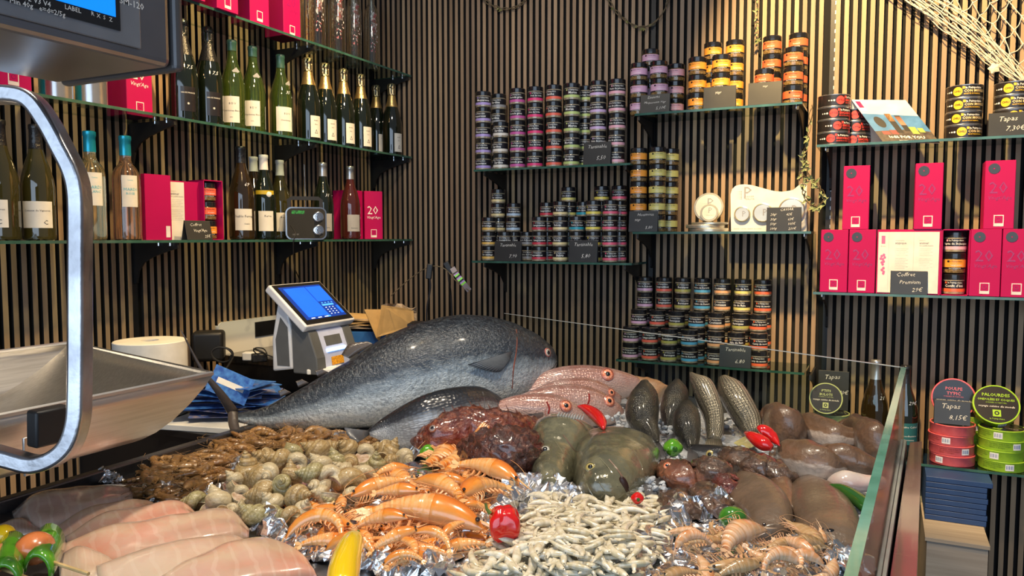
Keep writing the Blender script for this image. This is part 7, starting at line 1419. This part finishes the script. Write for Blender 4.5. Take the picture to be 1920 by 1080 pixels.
def mound(name, poly, hfun, m, label, cat, lift=-.002, step=9, rough_=.004, kind='stuff', loc=None):
    xs = [p[0] for p in poly]; ys = [p[1] for p in poly]; x0, x1, y0, y1 = min(xs), max(xs), min(ys), max(ys); nx = int((x1 - x0) / step) + 1; ny = int((y1 - y0) / (step * .6)) + 1; P_ = []
    for i in range(nx + 1):
        row = []
        for j in range(ny + 1):
            x = x0 + (x1 - x0) * i / nx; y = y0 + (y1 - y0) * j / ny; h_ = hfun(x, y)
            p = bed(x, y, 0); hh = h_ + lift + rough_ * noise.noise(p * 90) if h_ > 0 else -.004
            q = bed(x, y, max(hh, -.004)) if h_ > 0 else bed(x, y, -.004); row.append(q)
        P_.append(row)
    v, f = gridmesh(P_); f = [q for q in f if any(v[i][2] > 1.0405 for i in q)]
    o = MB().add((v, f)).build(name, m, None, angle=180); return tag(o, label, cat, None, kind)
mound('shrimp_bed', WH, lambda x, y: max(0, hw_(x, y) - .004), mat('white_shrimp_mass', (0.66, 0.61, 0.46), .3, col2=(0.42, 0.36, 0.22), scale=90, bump=1, bscale=120, coat=.6), 'mass of tiny white shrimps packed under the visible ones', 'shrimp')
mound('shrimp_bed', BR, lambda x, y: max(0, hb_(x, y) - .003), mat('brown_shrimp_mass', (0.22, 0.11, 0.035), .4, col2=(0.06, 0.03, 0.01), scale=80, bump=1, bscale=120, coat=.4), 'mass of brown shrimps packed under the visible ones', 'shrimp')
# ------------------------------------------------------------------ ice
ice = mat('ice', (0.86, 0.89, 0.93), .15, col2=(0.62, 0.66, 0.70), scale=50, coat=.6, trans=.35, bump=1, bscale=90)
IC = [(990, 930), (1010, 820), (1100, 750), (1180, 738), (1420, 786), (1655, 838), (1640, 900), (1632, 1000), (1615, 1040), (1500, 1000), (1380, 975), (1300, 965), (1240, 950), (1150, 955)]
def icefun(x, y): return .005 + .002 * math.sin(x * .05) + .002 * math.cos(y * .09) if inpoly(x, y, IC) else 0
mound('crushed_ice', IC, icefun, ice, 'crushed ice under the fish on the right half of the counter', 'ice', rough_=.004, step=7)
rr = random.Random(4); mb = MB()
for q in range(420):
    x = rr.uniform(990, 1660); y = rr.uniform(745, 1000)
    if not inpoly(x, y, IC): continue
    c = bed(x, y, icefun(x, y) + rr.uniform(0, .006)); s = rr.uniform(.003, .008); mb.add(ball((0, 0, 0), (s, s * rr.uniform(.5, 1), s * rr.uniform(.5, 1)), 5, 4), 0, Matrix.Translation(c) @ Matrix.Rotation(rr.uniform(0, 3), 4, Vector((rr.uniform(-1, 1), rr.uniform(-1, 1), 1)).normalized()))
for (cx, cy, hh) in ((1165, 815, .03), (1245, 842, .02), (1262, 868, .025), (1180, 800, .03), (1250, 800, .03), (1215, 925, .02), (1235, 905, .03), (1600, 945, .02), (1615, 975, .02), (1590, 925, .015), (1540, 850, .02), (1440, 835, .03), (1375, 850, .03), (1000, 905, .015), (1150, 775, .04)):
    for q in range(26): c = bed(cx + rr.uniform(-22, 22), cy + rr.uniform(-12, 12), hh * rr.uniform(.3, 1)); s = rr.uniform(.004, .010); mb.add(ball((0, 0, 0), (s, s * rr.uniform(.5, 1), s * rr.uniform(.5, 1)), 5, 4), 0, Matrix.Translation(c) @ Matrix.Rotation(rr.uniform(0, 3), 4, Vector((rr.uniform(-1, 1), rr.uniform(-1, 1), 1)).normalized()))
tag(mb.build('ice_chips', ice, None, smooth=False), 'loose chips of ice lying between the fish', 'ice', None, 'stuff')
# ------------------------------------------------------------------ foil
foil = mat('foil', (0.90, 0.90, 0.91), .24, 1.0, col2=(0.80, 0.80, 0.82), scale=30, bump=.6, bscale=60)
def foilstrip(label, px, w_=.05, hc=.035, seed=0, n=9, lean=0.0, name='foil_edge'):
    rr = random.Random(seed); path = catmull([bed(x, y, 0) for x, y, *_ in px], 9); hs = catmull([(p[2] if len(p) > 2 else hc, 0, 0) for p in px], 9); P_ = []
    for i, p in enumerate(path):
        t_ = (path[min(i + 1, len(path) - 1)] - path[max(0, i - 1)]); t_.z = 0; t_.normalize(); s_ = Vector((-t_.y, t_.x, 0)); row = []
        for j in range(n):
            u = j / (n - 1) * 2 - 1; h_ = hs[i][0] * (1 - abs(u) ** 1.6) + .004; nz = Vector((noise.noise(p * 60 + Vector((j, 0, seed))), noise.noise(p * 70 + Vector((0, j * 1.3, seed))), noise.noise(p * 65 + Vector((0, 0, j * 1.7 + seed))))) * .012
            row.append(p + s_ * (w_ * (u * .5 + lean * (1 - abs(u)))) + Vector((0, 0, h_)) + nz + Vector((rr.uniform(-1, 1), rr.uniform(-1, 1), rr.uniform(-1, 1))) * .0022)
        P_.append(row)
    o = MB().add(gridmesh([[Vector((q.x, q.y, max(q.z, 1.0412))) for q in r_] for r_ in P_])).build(name, foil, None, smooth=False); return tag(o, label, 'foil', 'crumpled foil tray edges')
foilstrip('crumpled foil edge between brown shrimps and fish fillets', [(292, 930, .02), (318, 938, .028), (345, 936, .012), (400, 928, .010), (436, 906, .018), (446, 888, .03), (450, 876, .02)], .035, seed=1)
foilstrip('crumpled foil edge at the left end of the orange prawns', [(484, 985, .03), (505, 992, .035), (520, 1012, .03), (548, 1030, .02), (590, 1042, .016), (630, 1050, .018), (690, 1058, .02), (730, 1074, .026), (790, 1086, .02)], .045, seed=2)
foilstrip('crumpled foil edge between orange prawns and white shrimps', [(780, 1092, .02), (828, 1056, .022), (868, 1020, .024), (905, 992, .02), (935, 962, .03), (958, 938, .036), (985, 926, .034), (1015, 928, .034), (1050, 934, .03), (1090, 944, .02), (1112, 950, .01)], .05, seed=3)
foilstrip('crumpled foil edge between white shrimps and pale prawns', [(1168, 1092, .03), (1200, 1050, .032), (1235, 1008, .03), (1262, 985, .036), (1290, 972, .04), (1315, 968, .03), (1345, 965, .05), (1362, 966, .03), (1375, 975, .01)], .05, seed=4)
foilstrip('crumpled foil edge at the lower right corner by the glass', [(1545, 1075, .02), (1570, 1058, .024), (1592, 1040, .02), (1600, 1060, .02), (1592, 1090, .02)], .045, seed=5)
foilstrip('crumpled foil edge above the whelks towards the bass tail', [(560, 822, .006), (620, 822, .008), (690, 828, .008), (748, 838, .014), (785, 852, .024), (800, 866, .02)], .05, seed=6)
foilstrip('small foil tip lying on the counter rim at the left', [(186, 900, .02), (200, 902, .018), (214, 907, .012), (232, 912, .006)], .022, seed=7)
def foilbase(label, poly, seed):
    o = mound('foil_sheet', poly, lambda x, y: .006 if inpoly(x, y, poly) else 0, foil, label, 'foil', rough_=.008, kind='thing', step=8); return o
foilbase('foil sheet lying under the orange prawns', [(490, 985), (640, 900), (760, 845), (960, 860), (985, 925), (900, 1010), (800, 1085), (600, 1050)], 1)
foilbase('foil sheet lying under the white shrimps', [(800, 1092), (905, 985), (960, 925), (1120, 925), (1240, 950), (1262, 990), (1190, 1092)], 4)
foilbase('foil sheet lying under the pale prawns', [(1190, 1090), (1250, 985), (1350, 965), (1560, 1010), (1600, 1090)], 2)
foilbase('foil sheet lying under the whelks', [(350, 945), (450, 875), (560, 830), (760, 838), (700, 900), (600, 960), (480, 990), (420, 975)], 3)
# ------------------------------------------------------------------ fillets
fm_ = fish_mat('fillet_flesh', [(0, (0.52, 0.34, 0.24)), (.3, (0.58, 0.34, 0.25)), (.6, (0.60, 0.42, 0.29)), (1, (0.44, 0.27, 0.22))], .22, 0, .30, 2.5, mott=(0.66, 0.24, 0.16), mscale=9, mamt=.55, coat=.9, bars=(3.4, 1.6, (0.78, 0.64, 0.52), .16, 3.5, .84), bump=.3, bscale=25)
fmg = fish_mat('fillet_skin_side', [(0, (0.62, 0.46, 0.38)), (.45, (0.58, 0.42, 0.36)), (.62, (0.70, 0.60, 0.50)), (.70, (0.38, 0.25, 0.19)), (1, (0.34, 0.22, 0.17))], .22, 0, .10, 4, mott=(0.44, 0.28, 0.22), mscale=12, mamt=.4, coat=.9, bars=(3.8, 2, (0.78, 0.68, 0.58), .25, 3.5, .82), bump=.3, bscale=30)
fmp = fish_mat('fillet_pale', [(0, (0.58, 0.43, 0.30)), (.5, (0.62, 0.44, 0.32)), (1, (0.52, 0.36, 0.27))], .2, 0, .3, 2.5, mott=(0.60, 0.32, 0.23), mscale=10, mamt=.45, coat=.9, bars=(3, 1.2, (0.78, 0.66, 0.54), .12, 3.5, .86), bump=.25, bscale=20)
for m_ in (fm_, fmg, fmp): m_.node_tree.nodes['Principled BSDF'].inputs['Subsurface Weight'].default_value = .15; m_.node_tree.nodes['Principled BSDF'].inputs['Subsurface Radius'].default_value = (.01, .004, .002)
def fillet(label, st, m=fm_, group='raw fish fillets on the left', name='fish_fillet', cat='fillet', na=16, cat_n=7, wob=.004):
    """st: (x,y of far edge, x,y of near edge, thickness, lift)"""
    A = catmull([bed(s[0], s[1], s[5]) for s in st], cat_n); Bq = catmull([bed(s[2], s[3], s[5] * .6) for s in st], cat_n); H_ = catmull([(s[4], 0, 0) for s in st], cat_n); v = []; uv = []; f = []; m_ = len(A); n = na + 1
    for i in range(m_):
        u = i / (m_ - 1)
        for j in range(n):
            a = PI * j / na; q = (1 - math.cos(a)) / 2; p = A[i].lerp(Bq[i], q); hh = H_[i][0] * math.sin(a) ** .7 * (1 + .18 * math.sin(q * 5 + u * 3)); p = p + Vector((0, 0, hh)); p += Vector((0, 0, 1)) * wob * noise.noise(p * 28) * math.sin(a); v.append(p); uv.append((u, 1 - q))
    f = [(i * n + j, i * n + j + 1, (i + 1) * n + j + 1, (i + 1) * n + j) for i in range(m_ - 1) for j in range(na)]; o = len(v)
    for i in range(m_): v += [A[i] + Vector((0, 0, -.002)), Bq[i] + Vector((0, 0, -.002))]; uv += [(i / m_, 1), (i / m_, 0)]
    for i in range(m_ - 1): f.append((o + 2 * i, o + 2 * i + 2, o + 2 * i + 3, o + 2 * i + 1)); f.append((i * n, (i + 1) * n, o + 2 * i + 2, o + 2 * i)); f.append((i * n + na, o + 2 * i + 1, o + 2 * i + 3, (i + 1) * n + na))
    f.append(tuple(range(n - 1, -1, -1)) + (o, o + 1)); e_ = (m_ - 1) * n; f.append(tuple(e_ + j for j in range(n)) + (o + 2 * m_ - 1, o + 2 * m_ - 2))
    ob_ = addf(MB(), (v, f, uv)).build(name, m, None, angle=180); return tag(ob_, label, cat, group)
fillet('raw white fish fillet with grey skin ridge at the back left', [(22, 962, 30, 985, .006, 0), (60, 948, 75, 996, .028, .0), (120, 940, 135, 984, .032, .0), (185, 930, 198, 968, .030, .0), (235, 922, 245, 948, .022, .0), (256, 925, 256, 938, .006, 0)], fmg)
fillet('small raw fillet end beside the skewers, far left', [(0, 990, 0, 1008, .012, 0), (40, 985, 42, 1008, .016, 0), (80, 992, 80, 1004, .006, 0)], fmg)
fillet('raw fillet with fine white lines, second from the back', [(95, 1000, 100, 1012, .006, .004), (150, 978, 160, 1005, .022, .006), (220, 962, 230, 992, .026, .006), (275, 952, 285, 978, .022, .004), (302, 955, 302, 968, .006, .004)], fm_)
fillet('raw pink edged fillet, third from the back beside foil', [(120, 1012, 130, 1024, .008, .006), (190, 985, 205, 1012, .024, .012), (270, 972, 290, 1002, .028, .012), (335, 958, 350, 990, .026, .012), (382, 975, 384, 992, .008, .008)], fm_)
fillet('large raw fillet with coral pink stripe in the middle', [(115, 1030, 120, 1066, .012, .010), (190, 1012, 210, 1066, .026, .014), (270, 1000, 300, 1052, .030, .016), (350, 985, 375, 1036, .030, .016), (425, 970, 440, 1020, .026, .014), (468, 996, 466, 1012, .008, .010)], fm_)
fillet('pale raw fillet flap at the lower left, over the large one', [(110, 1046, 112, 1095, .010, .016), (150, 1040, 160, 1100, .020, .020), (200, 1050, 205, 1098, .012, .018), (225, 1066, 226, 1092, .006, .016)], fmp)
fillet('pale raw fillet running to the bottom edge, centre left', [(180, 1075, 190, 1120, .016, .016), (270, 1052, 300, 1112, .028, .018), (360, 1036, 395, 1092, .030, .018), (430, 1022, 455, 1070, .026, .016), (478, 1030, 482, 1052, .010, .012)], fmp)
fillet('raw fillet with white seams at the lower right of the fillets', [(300, 1092, 310, 1130, .016, .012), (380, 1062, 400, 1125, .028, .016), (450, 1036, 480, 1105, .030, .016), (515, 1030, 540, 1095, .026, .014), (560, 1050, 585, 1088, .018, .010), (590, 1072, 596, 1090, .006, .008)], fm_)
# ------------------------------------------------------------------ peppers and skewers
def waxy(name, c, c2): return mat(name, c, .16, coat=1.0, col2=c2, scale=12)
red_p = waxy('red_pepper', (0.72, 0.012, 0.010), (0.55, 0.008, 0.008)); green_p = waxy('green_pepper', (0.12, 0.38, 0.02), (0.06, 0.24, 0.01)); dgreen = waxy('dark_green_pepper', (0.03, 0.13, 0.015), (0.015, 0.08, 0.01)); yel_p = waxy('yellow_pepper', (0.90, 0.62, 0.01), (0.85, 0.55, 0.01)); stemm = waxy('pepper_stem', (0.16, 0.24, 0.05), (0.10, 0.15, 0.03)); seedm = mat('pepper_inside', (0.45, 0.55, 0.18), .4)
t = thing('habanero_pepper', 'wrinkled bright red habanero between orange prawns and white shrimps', 'pepper', bed(946, 982, .052)); v, f = ball((0, 0, 0), 1, 40, 26); k_ = 31 * (t.location - CAM).dot(FW) / FPX
v = [Vector(p) for p in v]; v = [p * (1 + .15 * math.cos(4 * math.atan2(p.y, p.x) + 1.2) * (1 - abs(p.z) ** 2) + .12 * noise.noise(p * 2.4)) for p in v]; v = [Vector((p.x * k_, p.y * k_, p.z * k_ * (1.15 if p.z > 0 else 1.12) * (1 - .16 * math.exp(-8 * (p.x ** 2 + p.y ** 2)) * (p.z > 0)))) for p in v]
MB().add((v, f)).build('flesh', red_p, t, angle=180); MB().add(tube([(-.9 * k_, -.1 * k_, .5 * k_), (-1.15 * k_, -.1 * k_, .75 * k_), (-1.25 * k_, -.1 * k_, 1.1 * k_)], [.0035, .0025, .002], 6)).build('stem', stemm, t)
def pepper(name, label, pts, rad, m, stem=None, n=16):
    t = thing(name, label, 'pepper'); path = catmull([bed(*p) for p in pts], 6); rd = [max(q[0], .0006) for q in catmull([(r_, 0, 0) for r_ in rad], 6)]; MB().add(tube(path, rd, n)).build('flesh', m, t, angle=180)
    if stem: MB().add(tube([bed(*p) for p in stem], [.004, .0025, .002][:len(stem)], 7)).build('stem', stemm, t)
    return t
pepper('yellow_chilli', 'smooth bright yellow chilli pointing up from the bottom edge', [(640, 1110, .075), (645, 1070, .078), (654, 1035, .078), (662, 1014, .076), (665, 1006, .075)], [.0175, .0185, .0170, .0135, .006], yel_p, [(664, 1010, .075), (672, 996, .078)])
pepper('red_chilli', 'curved glossy red chilli lying on the red breams', [(1083, 762, .10), (1098, 766, .10), (1116, 778, .095), (1128, 792, .09), (1132, 804, .085)], [.002, .0095, .0135, .011, .003], red_p)
t = pepper('red_pepper', 'split bright red pepper below the striped mullets', [(1398, 812, .07), (1412, 820, .07), (1432, 832, .065), (1448, 840, .06)], [.004, .0115, .014, .006], red_p)
MB().add(tube(catmull([bed(1424, 812, .075), bed(1432, 808, .08), bed(1448, 820, .07), bed(1462, 836, .06)], 5), [.004, .008, .012, .013, .013, .013, .013, .013, .013, .012, .012, .010, .008, .006, .003, .001], 14)).build('second_lobe', red_p, t, angle=180)
def roundp(label, x, y, h, r, m, sq=.9, nm='round_green_pepper'):
    p = bed(x, y, h); rr_ = r * (p - CAM).dot(FW) / FPX; t = thing(nm, label, 'pepper', p); v, f = ball((0, 0, 0), 1, 30, 18); v = [Vector(q) for q in v]; v = [Vector((q.x, q.y, q.z * sq)) * rr_ * (1 + .05 * math.cos(4 * math.atan2(q.z, q.x))) for q in v]; MB().add((v, f)).build('flesh', m, t, angle=180)
    c = -FW * rr_ * .97; M_ = basis(c, RT, -FW); MB().add(lathe([(.30 * rr_, -.03 * rr_), (.26 * rr_, .05 * rr_), (.12 * rr_, .06 * rr_), (.09 * rr_, .2 * rr_), (0, .2 * rr_)], 12, cap=False), 0, M_).build('stem', dgreen, t); return t
roundp('round green pepper standing in the ice between the dark breams', 1262, 839, .03, 18, green_p); roundp('bright green pepper showing under the red scorpion fish chin', 802, 847, .03, 15, green_p); roundp('small round red pepper beside the white shrimps', 1195, 934, .045, 12, red_p, nm='round_red_pepper')
t = pepper('green_pepper', 'dark green pepper piece behind the pale prawns', [(1352, 978, .03), (1366, 972, .034), (1384, 972, .034), (1398, 976, .03)], [.008, .017, .016, .006], waxy('mid_green_pepper', (0.05, 0.22, 0.02), (0.02, 0.12, 0.01)))
pepper('green_chilli', 'long dark green chilli between pink monkfish and ray wing', [(1556, 910, .045), (1580, 918, .045), (1605, 934, .04), (1625, 950, .035), (1632, 960, .03)], [.003, .009, .012, .012, .006], dgreen)
wood = mat('skewer_wood', (0.62, 0.42, 0.18), .6, col2=(0.5, 0.32, 0.12), scale=50); salmon = fish_mat('salmon_cube', [(0, (0.62, 0.18, 0.05)), (1, (0.70, 0.26, 0.08))], .25, 0, .3, 3, mott=(0.75, 0.42, 0.22), mscale=30, mamt=.4, coat=.9)
def skewer(label, chunks, s0, s1):
    t = thing('skewer', label, 'skewer'); MB().add(tube([bed(*s0), bed(*s1)], .0024, 7)).build('stick', wood, t)
    for nm, m_, a, b, r_ in chunks:
        A = bed(*a); B_ = bed(*b)
        if nm == 'pepper_piece':
            X = (B_ - A); P_ = []; upv = Vector((0, 0, 1))
            for i in range(9):
                g = -1.5 + 3.2 * i / 8; row = []
                for j in range(5): q = j / 4; row.append(A.lerp(B_, q) + Vector((0, 0, 1)) * r_ * math.cos(g) + RT * r_ * math.sin(g) * .75 * (1 + .1 * math.sin(q * 3)))
                P_.append(row)
            o = MB().add(gridmesh(P_)).build(nm, m_, t, angle=180); so = o.modifiers.new('t', 'SOLIDIFY'); so.thickness = .005; so.offset = -1
        else: MB().add(ball((0, 0, 0), (r_, r_ * 1.1, r_ * .85), 16, 10), 0, basis((A + B_) / 2, B_ - A, Vector((0, 0, 1)))).build(nm, m_, t, angle=180)
    return t
skewer('skewer with green pepper and salmon chunks, its tip pointing right', [('salmon_chunk', salmon, (50, 1030, .06), (80, 1026, .06), .024), ('pepper_piece', green_p, (70, 1075, .045), (96, 1015, .045), .026)], (40, 1035, .055), (166, 1076, .05))
skewer('skewer with green and yellow pepper cut by the left frame', [('yellow_chunk', yel_p, (-5, 1005, .05), (15, 1000, .05), .016), ('salmon_chunk', salmon, (-10, 1050, .05), (15, 1040, .05), .02), ('pepper_piece', green_p, (10, 1095, .045), (28, 1030, .045), .026)], (-40, 1050, .05), (52, 1084, .05))
